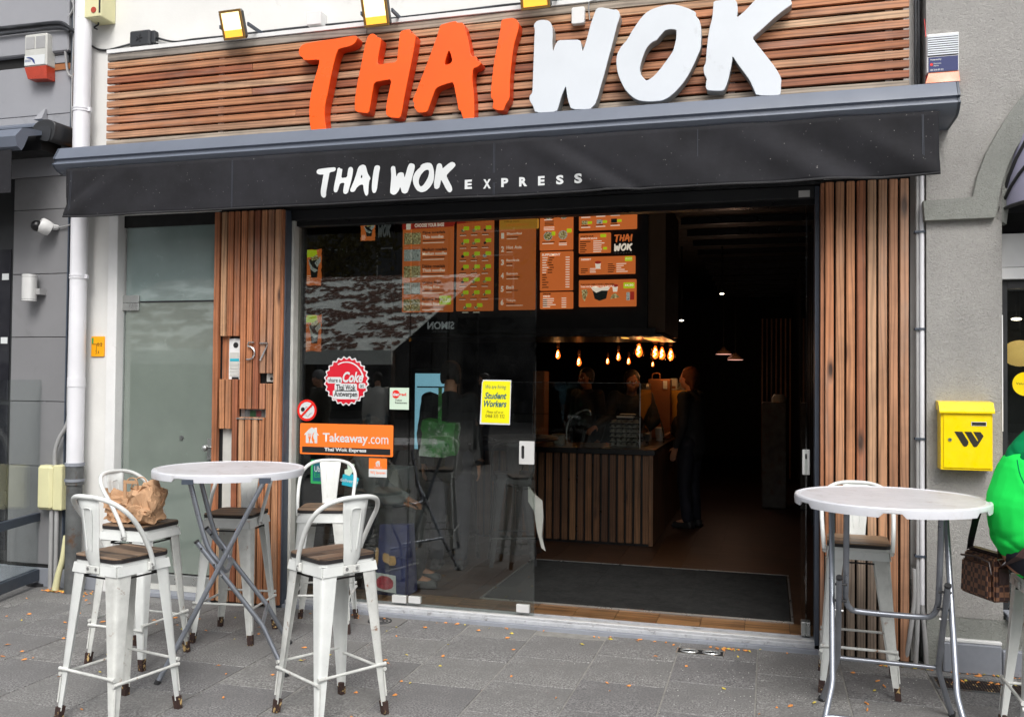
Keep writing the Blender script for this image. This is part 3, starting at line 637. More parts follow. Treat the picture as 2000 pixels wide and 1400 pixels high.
IL = [(-1.668,3.929),(-1.658,3.942),(-1.626,3.944),(-1.591,3.945),(-1.565,3.933),(-1.549,3.906),(-1.55,3.872),(-1.564,3.823),(-1.578,3.779),(-1.588,3.723),(-1.594,3.667),(-1.602,3.594),(-1.606,3.527),(-1.605,3.422),(-1.635,3.382),(-1.644,3.349),(-1.673,3.35),(-1.697,3.356),(-1.724,3.372),(-1.715,3.399),(-1.716,3.422),(-1.734,3.442),(-1.731,3.509),(-1.725,3.565),(-1.72,3.621),(-1.712,3.677),(-1.7,3.733),(-1.69,3.784),(-1.681,3.828),(-1.672,3.878)]
WL = [(-1.45,3.879),(-1.442,3.898),(-1.426,3.91),(-1.392,3.913),(-1.352,3.903),(-1.335,3.884),(-1.326,3.85),(-1.324,3.811),(-1.327,3.766),(-1.324,3.696),(-1.305,3.747),(-1.288,3.771),(-1.22,3.767),(-1.147,3.761),(-1.138,3.726),(-1.131,3.678),(-1.108,3.745),(-1.092,3.802),(-1.081,3.848),(-1.067,3.888),(-1.054,3.922),(-1.045,3.943),(-1.032,3.952),(-1.004,3.951),(-0.965,3.939),(-0.943,3.932),(-0.916,3.929),(-0.899,3.913),(-0.894,3.889),(-0.9,3.863),(-0.91,3.836),(-0.929,3.764),(-0.947,3.692),(-0.969,3.611),(-0.99,3.531),(-1.012,3.456),(-1.028,3.397),(-1.047,3.343),(-1.061,3.333),(-1.077,3.313),(-1.2,3.322),(-1.217,3.367),(-1.228,3.412),(-1.236,3.477),(-1.249,3.447),(-1.263,3.415),(-1.279,3.361),(-1.293,3.312),(-1.435,3.317),(-1.45,3.363),(-1.463,3.383),(-1.474,3.404),(-1.475,3.423),(-1.468,3.436),(-1.456,3.447),(-1.453,3.508),(-1.451,3.598),(-1.447,3.71),(-1.445,3.794),(-1.442,3.85),(-1.446,3.866)]
OL = [(-0.606,3.926),(-0.561,3.923),(-0.522,3.911),(-0.474,3.889),(-0.435,3.866),(-0.426,3.855),(-0.43,3.839),(-0.417,3.824),(-0.406,3.807),(-0.397,3.774),(-0.395,3.721),(-0.396,3.678),(-0.397,3.646),(-0.403,3.625),(-0.411,3.605),(-0.424,3.576),(-0.436,3.548),(-0.467,3.487),(-0.488,3.454),(-0.509,3.426),(-0.551,3.381),(-0.593,3.349),(-0.63,3.334),(-0.699,3.333),(-0.758,3.341),(-0.796,3.357),(-0.834,3.39),(-0.867,3.433),(-0.895,3.496),(-0.909,3.54),(-0.915,3.59),(-0.915,3.618),(-0.909,3.65),(-0.89,3.687),(-0.871,3.708),(-0.852,3.727),(-0.834,3.755),(-0.815,3.789),(-0.791,3.822),(-0.767,3.855),(-0.745,3.878),(-0.724,3.894),(-0.697,3.907),(-0.665,3.916),(-0.633,3.922)]
OH = [(-0.545,3.765),(-0.546,3.735),(-0.547,3.708),(-0.555,3.672),(-0.565,3.635),(-0.594,3.594),(-0.615,3.567),(-0.636,3.539),(-0.663,3.509),(-0.689,3.484),(-0.727,3.464),(-0.746,3.486),(-0.762,3.506),(-0.769,3.545),(-0.76,3.587),(-0.739,3.645),(-0.728,3.666),(-0.717,3.681),(-0.696,3.701),(-0.664,3.713),(-0.651,3.729),(-0.637,3.744),(-0.624,3.759),(-0.611,3.769),(-0.579,3.772)]
KL = [(-0.323,3.919),(-0.262,3.92),(-0.218,3.922),(-0.196,3.913),(-0.185,3.896),(-0.18,3.858),(-0.181,3.832),(-0.188,3.806),(-0.175,3.81),(-0.129,3.848),(-0.079,3.9),(-0.049,3.934),(-0.024,3.963),(-0.004,3.992),(0.056,3.993),(0.096,3.975),(0.11,3.932),(0.125,3.878),(0.133,3.851),(0.101,3.831),(0.071,3.811),(0.031,3.78),(-0.003,3.751),(-0.033,3.725),(-0.058,3.704),(-0.096,3.673),(-0.068,3.631),(-0.038,3.589),(-0.008,3.547),(0.042,3.475),(0.073,3.412),(0.07,3.379),(0.07,3.345),(0.067,3.311),(-0.072,3.322),(-0.085,3.36),(-0.103,3.403),(-0.118,3.431),(-0.164,3.498),(-0.189,3.537),(-0.21,3.573),(-0.212,3.544),(-0.217,3.513),(-0.225,3.477),(-0.232,3.44),(-0.245,3.399),(-0.26,3.366),(-0.311,3.369),(-0.36,3.377),(-0.368,3.398),(-0.366,3.425),(-0.361,3.446),(-0.378,3.479),(-0.382,3.511),(-0.377,3.53),(-0.369,3.542),(-0.366,3.579),(-0.364,3.611),(-0.36,3.653),(-0.356,3.69),(-0.351,3.727),(-0.346,3.758),(-0.334,3.8),(-0.328,3.842),(-0.325,3.884)]
LBL = {'T': 'big orange letter T, first of the shop sign', 'H': 'big orange letter H between T and A of the shop sign', 'A': 'big orange letter A with small black counter on the sign', 'I': 'big orange letter I, last of the orange word', 'W': 'big white letter W below the small white camera box', 'O': 'big white letter O with cedar showing through its middle', 'K': 'big white letter K at the right end of the sign'}
for ch, P, h in (('T', TL, None), ('H', HL, None), ('A', AL, AH), ('I', IL, None), ('W', WL, None), ('O', OL, OH), ('K', KL, None)):
    pol = [P]+([h] if h else []); white = ch in 'WOK'
    if white: pol = [smooth_poly(p) for p in pol]
    else: pol = [smooth_poly(p) for p in pol] if ch != 'x' else pol
    cx, cz = sum(p[0] for p in P)/len(P), min(p[1] for p in P)
    t = thing('sign_letter', LBL[ch], 'sign letter', (cx, -0.1, cz), 0, 'letters of the shop sign')
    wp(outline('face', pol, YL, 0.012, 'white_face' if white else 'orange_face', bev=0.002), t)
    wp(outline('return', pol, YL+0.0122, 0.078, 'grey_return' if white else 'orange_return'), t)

# ================================================================ awning
aw = thing('awning', 'closed grey awning cassette with black printed valance above the entrance', 'awning', (-2, -0.3, 3.0))
zt = 3.235
prof = [(-0.10, zt+0.035), (-0.33, zt+0.03), (-0.41, zt+0.012), (-0.455, zt-0.065), (-0.458, zt-0.075), (-0.440, zt-0.083), (-0.442, zt-0.098), (-0.462, zt-0.106), (-0.466, zt-0.116), (-0.445, zt-0.138), (-0.415, zt-0.160), (-0.37, zt-0.172), (-0.10, zt-0.175)]
o = wp(MB().prism_x(prof, -4.91, 0.975).build('cassette', 'awning_metal', smooth=25), aw)
for s, x in ((-1, -4.912), (1, 0.977)):
    wp(MB().prism_x([(y*1.0-0.002 if y < -0.2 else y, z) for y, z in prof], x, x+s*0.012).build('end_cap', 'slate_frame', smooth=25), aw)
def valance():
    nx, nz = 220, 14; x0, x1, zb, zt2 = -4.815, 0.885, 2.735, 3.085
    vs = []; fs = []
    def bulge(x, v):
        f = 0
        for cx, wd, am in ((-4.55, .10, .016), (-4.70, .05, -.008), (-1.15, .10, .020), (-1.0, .06, -.012), (0.05, .14, .022), (0.3, .1, -.014), (0.62, .12, .024), (-0.5, .2, .012), (-2.8, .25, .010), (-3.9, .2, .012)):
            c = cx+(v-.5)*0.55*(1 if cx > -3 else -1); f += 1.6*am*math.exp(-((x-c)/wd)**2)
        return f*(0.25+0.75*v)+0.004*noise.noise((x*3, v*2, 1.3))
    for j in range(nz+1):
        v = 1-j/nz   # v=1 at the bottom hem
        for i in range(nx+1):
            x = x0+(x1-x0)*i/nx; z = zt2+(zb-zt2)*v+(0.006*noise.noise((x*1.7, 3.1, 0)) if v > .9 else 0)
            vs.append((x, -0.445-bulge(x, v), z))
    for j in range(nz):
        for i in range(nx):
            a = j*(nx+1)+i; fs.append((a, a+1, a+nx+2, a+nx+1))
    me = bpy.data.meshes.new('valance'); me.from_pydata(vs, [], fs)
    for p in me.polygons: p.use_smooth = True
    o = link('valance', me, 'awning_cloth'); so_ = o.modifiers.new('t', 'SOLIDIFY'); so_.thickness = 0.003; so_.offset = 1
    dg = DG(); me2 = bpy.data.meshes.new_from_object(o.evaluated_get(dg)); o.modifiers.clear(); o.data = me2; return o, bulge
vo_, bulge = valance(); wp(vo_, aw)
def drape(o, yoff=0.0065):   # lay a flat print on the cloth
    for v in o.data.vertices:
        vv = max(0, min(1, (3.085-v.co.z)/0.35)); v.co.y = -0.445-bulge(v.co.x, vv)-yoff
    return o
m_ = MB(); m_.tube([(-4.815+5.7*k/60, -0.449-bulge(-4.815+5.7*k/60, 1), 2.741+0.006*noise.noise(((-4.815+5.7*k/60)*1.7, 3.1, 0))) for k in range(61)], 0.007, 6); wp(m_.build('hem', 'coat_black', smooth=60), aw)
for x in (-3.467, -3.461, -1.63, -1.622, 0.80, 0.806, -4.775, -4.765, -0.395):
    wp(drape(MB().box(x, x+0.0015, -0.45, -0.449, 2.745, 3.07).build('seam', 'slate_frame'), 0.0045), aw)
VT = [(-2.831,2.955),(-2.823,2.969),(-2.793,2.973),(-2.743,2.976),(-2.699,2.977),(-2.693,2.963),(-2.701,2.951),(-2.718,2.948),(-2.737,2.945),(-2.742,2.906),(-2.749,2.861),(-2.756,2.821),(-2.758,2.796),(-2.762,2.784),(-2.776,2.781),(-2.79,2.789),(-2.796,2.808),(-2.795,2.838),(-2.788,2.873),(-2.785,2.898),(-2.781,2.923),(-2.778,2.933),(-2.811,2.934),(-2.826,2.943)]
VH = [(-2.682,2.97),(-2.669,2.974),(-2.662,2.965),(-2.648,2.963),(-2.65,2.941),(-2.654,2.903),(-2.613,2.906),(-2.611,2.938),(-2.606,2.966),(-2.595,2.974),(-2.582,2.972),(-2.573,2.959),(-2.574,2.936),(-2.581,2.892),(-2.588,2.858),(-2.596,2.823),(-2.602,2.803),(-2.617,2.796),(-2.631,2.801),(-2.635,2.815),(-2.632,2.845),(-2.628,2.872),(-2.659,2.87),(-2.667,2.842),(-2.677,2.812),(-2.694,2.811),(-2.703,2.823),(-2.7,2.858),(-2.693,2.898),(-2.686,2.938)]
VA = [(-2.541,2.959),(-2.53,2.976),(-2.506,2.985),(-2.487,2.977),(-2.479,2.956),(-2.471,2.926),(-2.448,2.891),(-2.459,2.876),(-2.461,2.836),(-2.46,2.792),(-2.469,2.778),(-2.48,2.783),(-2.492,2.813),(-2.499,2.856),(-2.523,2.852),(-2.542,2.835),(-2.552,2.814),(-2.566,2.808),(-2.582,2.81),(-2.587,2.823),(-2.577,2.847),(-2.563,2.884),(-2.55,2.925)]
VAh = [(-2.512,2.921),(-2.506,2.908),(-2.509,2.897),(-2.52,2.899)]
VI = [(-2.423,2.968),(-2.407,2.975),(-2.388,2.969),(-2.385,2.956),(-2.391,2.927),(-2.396,2.892),(-2.4,2.853),(-2.403,2.819),(-2.41,2.799),(-2.422,2.794),(-2.433,2.803),(-2.438,2.825),(-2.439,2.855),(-2.437,2.889),(-2.431,2.934)]
VW = [(-2.311,2.954),(-2.298,2.964),(-2.282,2.959),(-2.278,2.94),(-2.272,2.891),(-2.263,2.914),(-2.242,2.921),(-2.222,2.915),(-2.217,2.883),(-2.206,2.916),(-2.197,2.948),(-2.185,2.971),(-2.171,2.974),(-2.151,2.966),(-2.146,2.95),(-2.154,2.918),(-2.164,2.885),(-2.174,2.849),(-2.184,2.818),(-2.195,2.789),(-2.214,2.782),(-2.233,2.791),(-2.245,2.83),(-2.254,2.804),(-2.272,2.782),(-2.291,2.778),(-2.309,2.789),(-2.313,2.804),(-2.31,2.848),(-2.307,2.902)]
VO = [(-2.11,2.945),(-2.108,2.956),(-2.092,2.966),(-2.066,2.971),(-2.04,2.967),(-2.027,2.95),(-2.019,2.921),(-2.016,2.887),(-2.021,2.851),(-2.041,2.818),(-2.069,2.793),(-2.1,2.785),(-2.131,2.799),(-2.152,2.831),(-2.161,2.863),(-2.159,2.887),(-2.146,2.913),(-2.128,2.932)]
VOh = [(-2.053,2.925),(-2.05,2.906),(-2.057,2.879),(-2.075,2.849),(-2.09,2.83),(-2.106,2.821),(-2.119,2.839),(-2.12,2.866),(-2.107,2.896),(-2.086,2.919),(-2.068,2.927)]
VK = [(-1.999,2.954),(-1.984,2.964),(-1.968,2.957),(-1.962,2.939),(-1.961,2.927),(-1.927,2.954),(-1.902,2.967),(-1.882,2.961),(-1.874,2.944),(-1.892,2.924),(-1.917,2.903),(-1.936,2.882),(-1.916,2.843),(-1.898,2.811),(-1.894,2.789),(-1.908,2.775),(-1.923,2.781),(-1.941,2.806),(-1.957,2.838),(-1.971,2.86),(-1.975,2.831),(-1.982,2.808),(-2,2.8),(-2.015,2.809),(-2.018,2.838),(-2.011,2.882),(-2.005,2.92)]
VAL = {'T': [VT], 'H': [VH], 'A': [VA, VAh], 'I': [VI], 'W': [VW], 'O': [VO, VOh], 'K': [VK]}
for ch, pol in VAL.items(): wp(drape(outline('lettering', [smooth_poly(p) for p in pol], -0.46, 0, 'white_print')), aw)
EX = [(-1.813,2.791),(-1.066,2.844)]
ex = [(-1.813,2.791),(-1.766,2.849),(-1.693,2.788),(-1.644,2.846),(-1.577,2.792),(-1.532,2.847),(-1.463,2.79),(-1.412,2.847),(-1.344,2.79),(-1.303,2.847),(-1.232,2.791),(-1.186,2.847),(-1.119,2.791),(-1.07,2.847)]
for k, ch in enumerate('EXPRESS'):
    (a, b), (c, d) = ex[2*k], ex[2*k+1]
    wp(drape(text(ch, a, b, c, d, -0.46, 'white_print', bold=0.045)), aw)

# ================================================================ floodlights, cables and boxes on the facade
def floodlight(cx, cz, label, lit_=True):
    t = thing('floodlight', label, 'floodlight', (cx, -0.02, cz), 0, 'floodlights above the sign')
    Rm = Matrix.Translation((cx, -0.22, cz)) @ Matrix.Rotation(math.radians(22), 4, 'X') @ Matrix.Rotation(math.radians(-14), 4, 'Z')
    wp(MB().box(-0.105, 0.105, -0.005, 0.035, -0.098, 0.098, R=Rm, bev=0.016).build('housing', 'iron_pipe'), t)
    wp(MB().box(-0.086, 0.086, -0.011, -0.0055, -0.035, 0.082, R=Rm, bev=0.002).build('lamp_panel', 'lamp_white'), t)
    wp(MB().box(-0.086, 0.086, -0.010, -0.0055, -0.082, -0.036, R=Rm).build('lamp_edge', 'lamp_yellow'), t)
    f = MB()
    for x0, x1, z0, z1 in ((-.102, .102, .084, .098), (-.102, .102, -.098, -.084), (-.104, -.088, -.083, .083), (.088, .104, -.083, .083)): f.box(x0, x1, -0.014, -0.005, z0, z1, R=Rm)
    wp(f.build('bezel', 'lamp_bronze'), t)
    wp(MB().box(cx+0.106, cx+0.118, -0.21, 0.0, cz-0.012, cz+0.012).box(cx-0.118, cx+0.118, -0.004, 0.0, cz-0.02, cz+0.02).box(cx-0.118, cx-0.106, -0.21, 0.0, cz-0.012, cz+0.012).build('bracket', 'slate_frame'), t)
for (c, l) in (((-3.627,4.09), 'glowing square floodlight, leftmost above the timber fascia'), ((-2.535,4.074), 'glowing square floodlight above the orange H'), ((-1.433,4.078), 'floodlight cut off by the top edge above the orange I')):
    floodlight(c[0], c[1], l)
q = [(-4.616,4.199),(-4.406,4.078)]
jb = thing('junction_box', 'dark grey cable junction box on the white wall left of the floodlights', 'junction box', (q[0][0], 0, q[1][1]))
wp(MB().box(q[0][0], q[1][0]-0.03, -0.07, 0, q[1][1], q[0][1], bev=0.012).box(q[1][0]-0.034, q[1][0], -0.05, 0, q[1][1]+0.02, q[0][1]-0.005, bev=0.005).build('box', 'cable_black'), jb)
c = ((q[0][0]+q[1][0])/2-0.015, (q[0][1]+q[1][1])/2)
for a in range(5):
    an = a*2*PI/5; wp(MB().tube([(c[0], -0.073, c[1]), (c[0]+0.03*math.cos(an), -0.073, c[1]+0.03*math.sin(an))], 0.003, 5).build('rib', 'black_rubber'), jb)
q = [(-3.12,4.178),(-2.99,4.066)]
sb = thing('security_camera', 'small white camera box on the wall between two floodlights', 'camera', (q[0][0], 0, q[1][1]))
wp(MB().box(q[0][0], q[1][0]-0.02, -0.10, -0.001, q[1][1]+0.015, q[0][1], bev=0.004).build('body', 'white_trim'), sb)
wp(MB().box(q[0][0], q[1][0], -0.05, -0.001, q[1][1], q[1][1]+0.013).build('base', 'iron_pipe'), sb)
q = [(-1.214,3.993),(-1.13,3.885)]
sb = thing('sensor_box', 'white plastic sensor box on the timber above the white W', 'sensor', (q[0][0], -0.1, q[1][1]))
wp(outline('body', [rrect(q[0][0], q[1][1], q[1][0], q[0][1], 0.012)], -0.135, 0.04, 'white_trim', bev=0.004), sb)
k_ = [(-1.101,3.913),(-1.108,4),(-1.089,4.037),(-0.944,4.041)]
wp(MB().tube(catmull([(a, -0.1, b) for a, b in k_]), 0.004, 6).build('cable', 'cable_grey', smooth=60), sb)
# cable run along the top of the fascia
def cable(name, pts, r, m, label, cat='cable', n=6, dens=6):
    o = MB().tube(catmull(pts, dens), r, n).build(name, m, smooth=60); return tag(o, label, cat)
k_ = [(-5.016,4.153),(-4.939,4.111),(-4.846,4.098),(-4.716,4.114),(-4.616,4.128)]
cable('facade_cable', [(a, -0.012, b) for a, b in k_], 0.008, 'cable_black', 'black cable looping from downpipe to junction box')
k_ = [(-4.415,4.145),(-4.258,4.099),(-4.082,4.101),(-3.822,4.099),(-3.319,4.102),(-2.996,4.1),(-2.526,4.096),(-2.002,4.098),(-1.643,4.102),(-1.294,4.092),(-0.957,4.089)]
cable('facade_cable', [(a, -0.02, b+0.003) for a, b in k_], 0.008, 'cable_black', 'dark cable run along the top edge of the timber fascia')
k_ = [(-4.407,4.113),(-4.228,4.088),(-3.901,4.08),(-3.15,4.075),(-2.445,4.069),(-1.782,4.071),(-1.292,4.068),(-0.955,4.065)]
cable('facade_cable', [(a, -0.03, b-0.004) for a, b in k_], 0.004, 'cable_grey', 'thin grey cable hanging just below the dark cable run')

# right hand cables
for i, (px, lab) in enumerate(((0.823, 'dark cable up the wall beside the fascia'), (0.840, 'second dark cable next to the stucco wall'))):
    cable('wall_cable', [(px, -0.06, 3.0), (px+0.002, -0.06, 3.6), (px-0.003, -0.06, 4.6), (px, -0.06, 5.2)], 0.008, 'cable_black', lab)
cp = thing('white_conduit', 'white painted conduit pipes running up beside the right pier', 'conduit', (0.83, -0.08, 0))
wp(MB().tube([(0.828, -0.09, 0.35), (0.828, -0.09, 3.1)], 0.010, 8).build('pipe', 'cable_grey', smooth=60), cp)
wp(MB().tube([(0.852, -0.095, 0.35), (0.852, -0.095, 3.1)], 0.014, 8).build('pipe', 'downpipe_white', smooth=60), cp)
for z in (0.62, 1.29, 1.92, 2.48): wp(bx('clip', 'slate_frame', 0.812, 0.868, -0.112, -0.06, z, z+0.012), cp)
base = [(0.763,-0.076),(0.814,-0.098),(0.872,-0.109)]
for i, ((bx_, by_), x, r, l) in enumerate(zip(base, (0.810, 0.830, 0.852), (0.013, 0.013, 0.014), ('grey cable splaying left at the foot of the right pier', 'middle grey cable at the foot of the right pier', 'grey cable nearest the stucco wall at its foot'))):
    cable('ground_cable', [(x, -0.085, 0.55), (x, -0.09, 0.38), (x+(bx_-x)*.6, -0.11, 0.16), (bx_, by_, 0.0)], r, 'cable_grey', l, n=8)

# ================================================================ left side: downpipe, foam, boxes
dp = thing('downpipe', 'white downpipe running down to a weathered iron foot left of the frosted door', 'downpipe', (-4.98, -0.12, 0))
wp(MB().tube([(-4.985, -0.12, 0.955), (-4.985, -0.12, 5.5)], 0.060, 20).build('pipe', 'downpipe_white', smooth=60), dp)
wp(MB().tube([(-4.985, -0.12, 1.53), (-4.985, -0.12, 1.60)], 0.0635, 20).build('joint', 'downpipe_white', smooth=40), dp)
for z in (2.34, 3.60): wp(MB().tube([(-4.985, -0.12, z), (-4.985, -0.12, z+0.012)], 0.065, 20).tube([(-4.985, -0.12, z+0.02), (-4.985, -0.12, z+0.03)], 0.065, 20).box(-4.94, -4.90, -0.13, -0.11, z, z+0.03).build('bracket', 'downpipe_white', smooth=40), dp)
wp(MB().tube([(-4.985, -0.12, 0.0), (-4.985, -0.12, 0.83)], 0.056, 20).tube([(-4.985, -0.12, 0.80), (-4.985, -0.12, 0.955)], 0.064, 20).build('iron_foot', 'iron_pipe', smooth=40), dp)
wp(MB().tube([(-4.985, -0.12, 0.94), (-4.985, -0.12, 0.965)], 0.070, 20).tube([(-4.985, -0.12, 0.825), (-4.985, -0.12, 0.845)], 0.070, 20).build('collar', 'blue_stone', smooth=40), dp)

nb_ = thing('grey_building', 'grey panelled building with black window at the left edge', 'building', (-6, 0.2, 0))
wp(bx('wall', 'dark_gap', -8.5, -5.03, 0.01, 0.3, 0.0, 7.0), nb_)
ys = [0.17, 0.66, 0.92, 1.416, 1.911, 2.40, 2.90, 3.42]
for a, b in zip([0.17, 0.92, 1.416, 1.911, 2.40, 2.90], [0.915, 1.411, 1.906, 2.395, 2.895, 3.15]):
    wp(bx('panel', 'grey_panel', -5.685, -5.165, -0.03, 0.0, a, b, None, 0.002), nb_)
wp(bx('upper_panel', 'grey_paint', -8.4, -5.165, -0.035, 0.0, 3.155, 3.63, None, 0.003), nb_)
wp(bx('upper_panel', 'grey_paint', -8.4, -5.165, -0.035, 0.0, 3.634, 4.02, None, 0.003), nb_)
wp(bx('upper_panel', 'grey_paint', -8.4, -5.165, -0.075, 0.0, 4.10, 6.9, None, 0.01), nb_)
wp(bx('recess', 'dark_gap', -8.4, -5.12, -0.03, 0.005, 4.021, 4.099), nb_)
wp(bx('corner_strip', 'slate_frame', -5.155, -5.145, -0.05, 0.005, 0.17, 6.9), nb_)
wp(bx('plinth', 'blue_stone', -8.4, -5.03, -0.035, 0.0, 0.0, 0.14, None, 0.003), nb_); wp(bx('plinth_gap', 'dark_gap', -5.69, -5.05, -0.02, 0.003, 0.141, 0.169), nb_)
wf = wp(bx('window_frame', 'black_frame', -8.4, -5.69, -0.01, 0.008, 0.17, 3.15), nb_)
for z0, z1 in ((0.25, 1.38), (1.42, 2.6)): wp(bx('pane', 'opposite_glass', -8.3, -5.72, -0.016, -0.011, z0, z1), nb_)
# sign remnants seen in the window
for z in (2.36, 1.86): wp(bx('sticker', 'white_print', -5.80, -5.735, -0.019, -0.017, z, z+0.05), nb_)
# tape strips and torn corner of the neighbour, orange foam in the joint
fm = MB(); rr = random.Random(3)
for k in range(46):
    z = 3.15+k*0.0215; fm.ball((-5.105+rr.uniform(-.018, .018), -0.012+rr.uniform(-.02, .01), z), rr.uniform(.018, .036), 8, (1, .8, .8))
tag(fm.build('joint_foam', 'foam_orange', smooth=60), 'orange expanding foam squeezed out of the joint beside the downpipe', 'foam')
tp = thing('tape_patch', 'grey and brown tape strips over the building joint by the old alarm', 'tape', (-5.2, -0.04, 3.6))
q = [(-5.318,4.284),(-5.192,4.025)]
for k in range(4): wp(bx('strip', 'grey_paint', q[0][0]-0.06, q[1][0], -0.043-0.001*k, -0.036, q[1][1]+0.065*k, q[1][1]+0.065*k+0.058), tp)
wp(bx('brown_strip', 'kraft_dark', q[0][0]-0.05, q[1][0]+0.02, -0.0435, -0.036, q[1][1]-0.055, q[1][1]-0.008), tp)
k_ = [(-5.152,4.498),(-5.131,4.432),(-5.186,4.343),(-5.203,4.265),(-5.205,4.146),(-5.177,3.945),(-5.138,3.902)]
cable('wall_cable', [(a, -0.06, b) for a, b in k_], 0.009, 'cable_grey', 'pale cable bulging around the joint beside the old alarm')
k_ = [(-5.119,4.488),(-5.113,4.25),(-5.119,3.896),(-5.116,3.581),(-5.099,3.454)]
cable('wall_cable', [(a, -0.075, b) for a, b in k_], 0.006, 'cable_grey', 'straight thin beige cable just left of the downpipe')
k_ = [(-6.001,4.332),(-5.8,4.328),(-5.504,4.323),(-5.239,4.316),(-5.143,4.267),(-5.062,4.216)]
cable('wall_cable', [(a, -0.09, b) for a, b in k_], 0.016, 'cable_black', 'thick black cable along the ledge of the grey building')
k_ = [(-5.946,4.275),(-5.747,4.276),(-5.503,4.276),(-5.216,4.267),(-5.13,4.235)]
cable('wall_cable', [(a, -0.10, b) for a, b in k_], 0.012, 'cable_black', 'second black cable under the ledge of the grey building')
# old alarm sounder
q = [(-5.521,4.234),(-5.311,3.893)]; x0, zt_, x1, zb_ = q[0][0], q[0][1], q[1][0], q[1][1]
al = thing('alarm_box', 'old grey alarm sounder with blue logo and red lamp on the grey wall', 'alarm', (x0, -0.04, zb_))
zr = zb_+0.09
wp(MB().box(x0, x1, -0.13, -0.036, zr, zt_, bev=0.008).build('housing', 'aged_plastic'), al)
wp(MB().hexa([(x0+.03, -0.12, zb_), (x1, -0.12, zb_-.01), (x1, -0.04, zb_-.01), (x0+.03, -0.04, zb_)], [(x0+.002, -0.128, zr-.001), (x1-.002, -0.128, zr-.001), (x1-.002, -0.04, zr-.001), (x0+.002, -0.04, zr-.001)]).build('lamp', 'red_lens'), al)
for a, b in ((x0+.018, (x0+x1)/2-.008), ((x0+x1)/2+.006, x1-.014)):
    wp(bx('louvre', 'cable_grey', a, b, -0.1325, -0.1305, zt_-.115, zt_-.022), al)
wp(bx('label', 'white_print', x0+.006, x1-.014, -0.1325, -0.1305, zr+.01, zr+.085), al)
wp(text('BRABEX', x0+.012, zr+.036, x0+.072, zr+.056, -0.1335, 'blue_print'), al)
arc = [(x0+.045+.065*math.cos(a), zr+.012+.062*math.sin(a)) for a in [PI*.62-k*PI*.05 for k in range(10)]]
arc2 = [(x0+.045+.045*math.cos(a), zr+.012+.050*math.sin(a)) for a in [PI*.50-k*PI*.045 for k in range(9)]]
wp(outline('logo', [arc+[(x0+.108, zr+.014), (x0+.10, zr+.02)]+arc2[::-1]], -0.1335, 0.0008, 'blue_print'), al)
# cream switch box at the top
q = [(-4.948,4.538),(-4.795,4.295)]
cb = thing('switch_box', 'cream switch box with red button cut off at the top beside the downpipe', 'switch box', (q[0][0], 0, q[1][1]))
wp(MB().box(q[0][0], q[1][0], -0.16, 0, q[1][1], q[0][1], bev=0.006).build('box', 'cream_plastic'), cb)
c = (-4.859,4.348)
wp(disc('button', c[0], c[1], 0.022, -0.165, 0.006, 'red_lens'), cb); c = (-4.805,4.381)
wp(bx('slot', 'black_print', c[0]-.008, c[0]+.006, -0.163, -0.16, c[1]-.06, c[1]+.06), cb)
k_ = [(-4.912,4.323),(-4.902,4.282),(-4.939,4.263),(-4.911,4.244)]
wp(MB().tube(catmull([(a, -0.06, b) for a, b in k_]), 0.006, 6).build('lead', 'cable_black', smooth=60), cb)
# left camera, wall light, meter box
q = (-5.33,2.749)
sc_ = thing('dome_camera', 'white dome camera with dark eye on the grey wall', 'camera', (q[0], -0.04, q[1]))
Rc = Matrix.Rotation(math.radians(62), 4, 'X') @ Matrix.Rotation(math.radians(-32), 4, 'Y')
wp(MB().lathe([(0.03, -0.06), (0.052, -0.055), (0.058, -0.02), (0.058, 0.02), (0.05, 0.03)], (q[0]+.02, -0.13, q[1]), 24, Rc.to_3x3()).build('body', 'white_trim', smooth=40), sc_)
wp(MB().ball((q[0]-.005, -0.165, q[1]-.004), 0.043, 20).build('dome', 'interior_black', smooth=80), sc_)
wp(MB().box(q[0]+.04, q[0]+.085, -0.09, -0.03, q[1]-.02, q[1]+.02, bev=0.01).build('mount', 'white_trim'), sc_)
k_ = [(-5.319,2.753),(-5.238,2.75),(-5.157,2.759),(-5.106,2.777)]
wp(MB().tube(catmull([(a, -0.05, b) for a, b in k_]), 0.006, 6).build('cable', 'cable_grey', smooth=60), sc_)
q = [(-5.498,2.384),(-5.392,2.181)]
wlt = thing('wall_light', 'silver up and down cylinder wall light on the grey wall', 'wall light', (q[0][0], -0.04, q[1][1]))
cx, r = (q[0][0]+q[1][0])/2, (q[1][0]-q[0][0])/2
wp(MB().tube([(cx, -0.11, q[1][1]), (cx, -0.11, q[0][1])], r, 24).build('cylinder', 'satin_steel', smooth=40), wlt)
for z in (q[1][1]+.012, q[0][1]-.02): wp(MB().tube([(cx, -0.11, z), (cx, -0.11, z+.002)], r+.001, 24).build('ring', 'iron_pipe', smooth=40), wlt)
wp(MB().box(cx+.02, cx+.085, -0.10, -0.03, (q[0][1]+q[1][1])/2-.05, (q[0][1]+q[1][1])/2-.005).build('mount', 'cable_grey'), wlt)
q = [(-5.327,0.934),(-5.107,0.6)]
mb_ = thing('meter_box', 'cream electrical box with two grey pipes below, left of the downpipe', 'electrical box', (q[0][0], -0.04, q[1][1]))
wp(MB().box(q[0][0], q[0][0]+.135, -0.13, -0.03, q[1][1], q[0][1], bev=0.02).build('cover', 'cream_plastic'), mb_)
wp(MB().box(q[0][0]+.137, q[1][0], -0.115, -0.03, q[1][1], q[0][1]+.004, bev=0.006).build('side', 'cream_plastic'), mb_)
for px, r in ((95, .017), (105, .016)):
    c = (-5.224,0.195) if px == 95 else (-5.177,0.198)
    wp(MB().tube([(c[0], -0.08, 0.0), (c[0], -0.08, q[1][1])], r, 12).build('pipe', 'cable_grey', smooth=60), mb_)
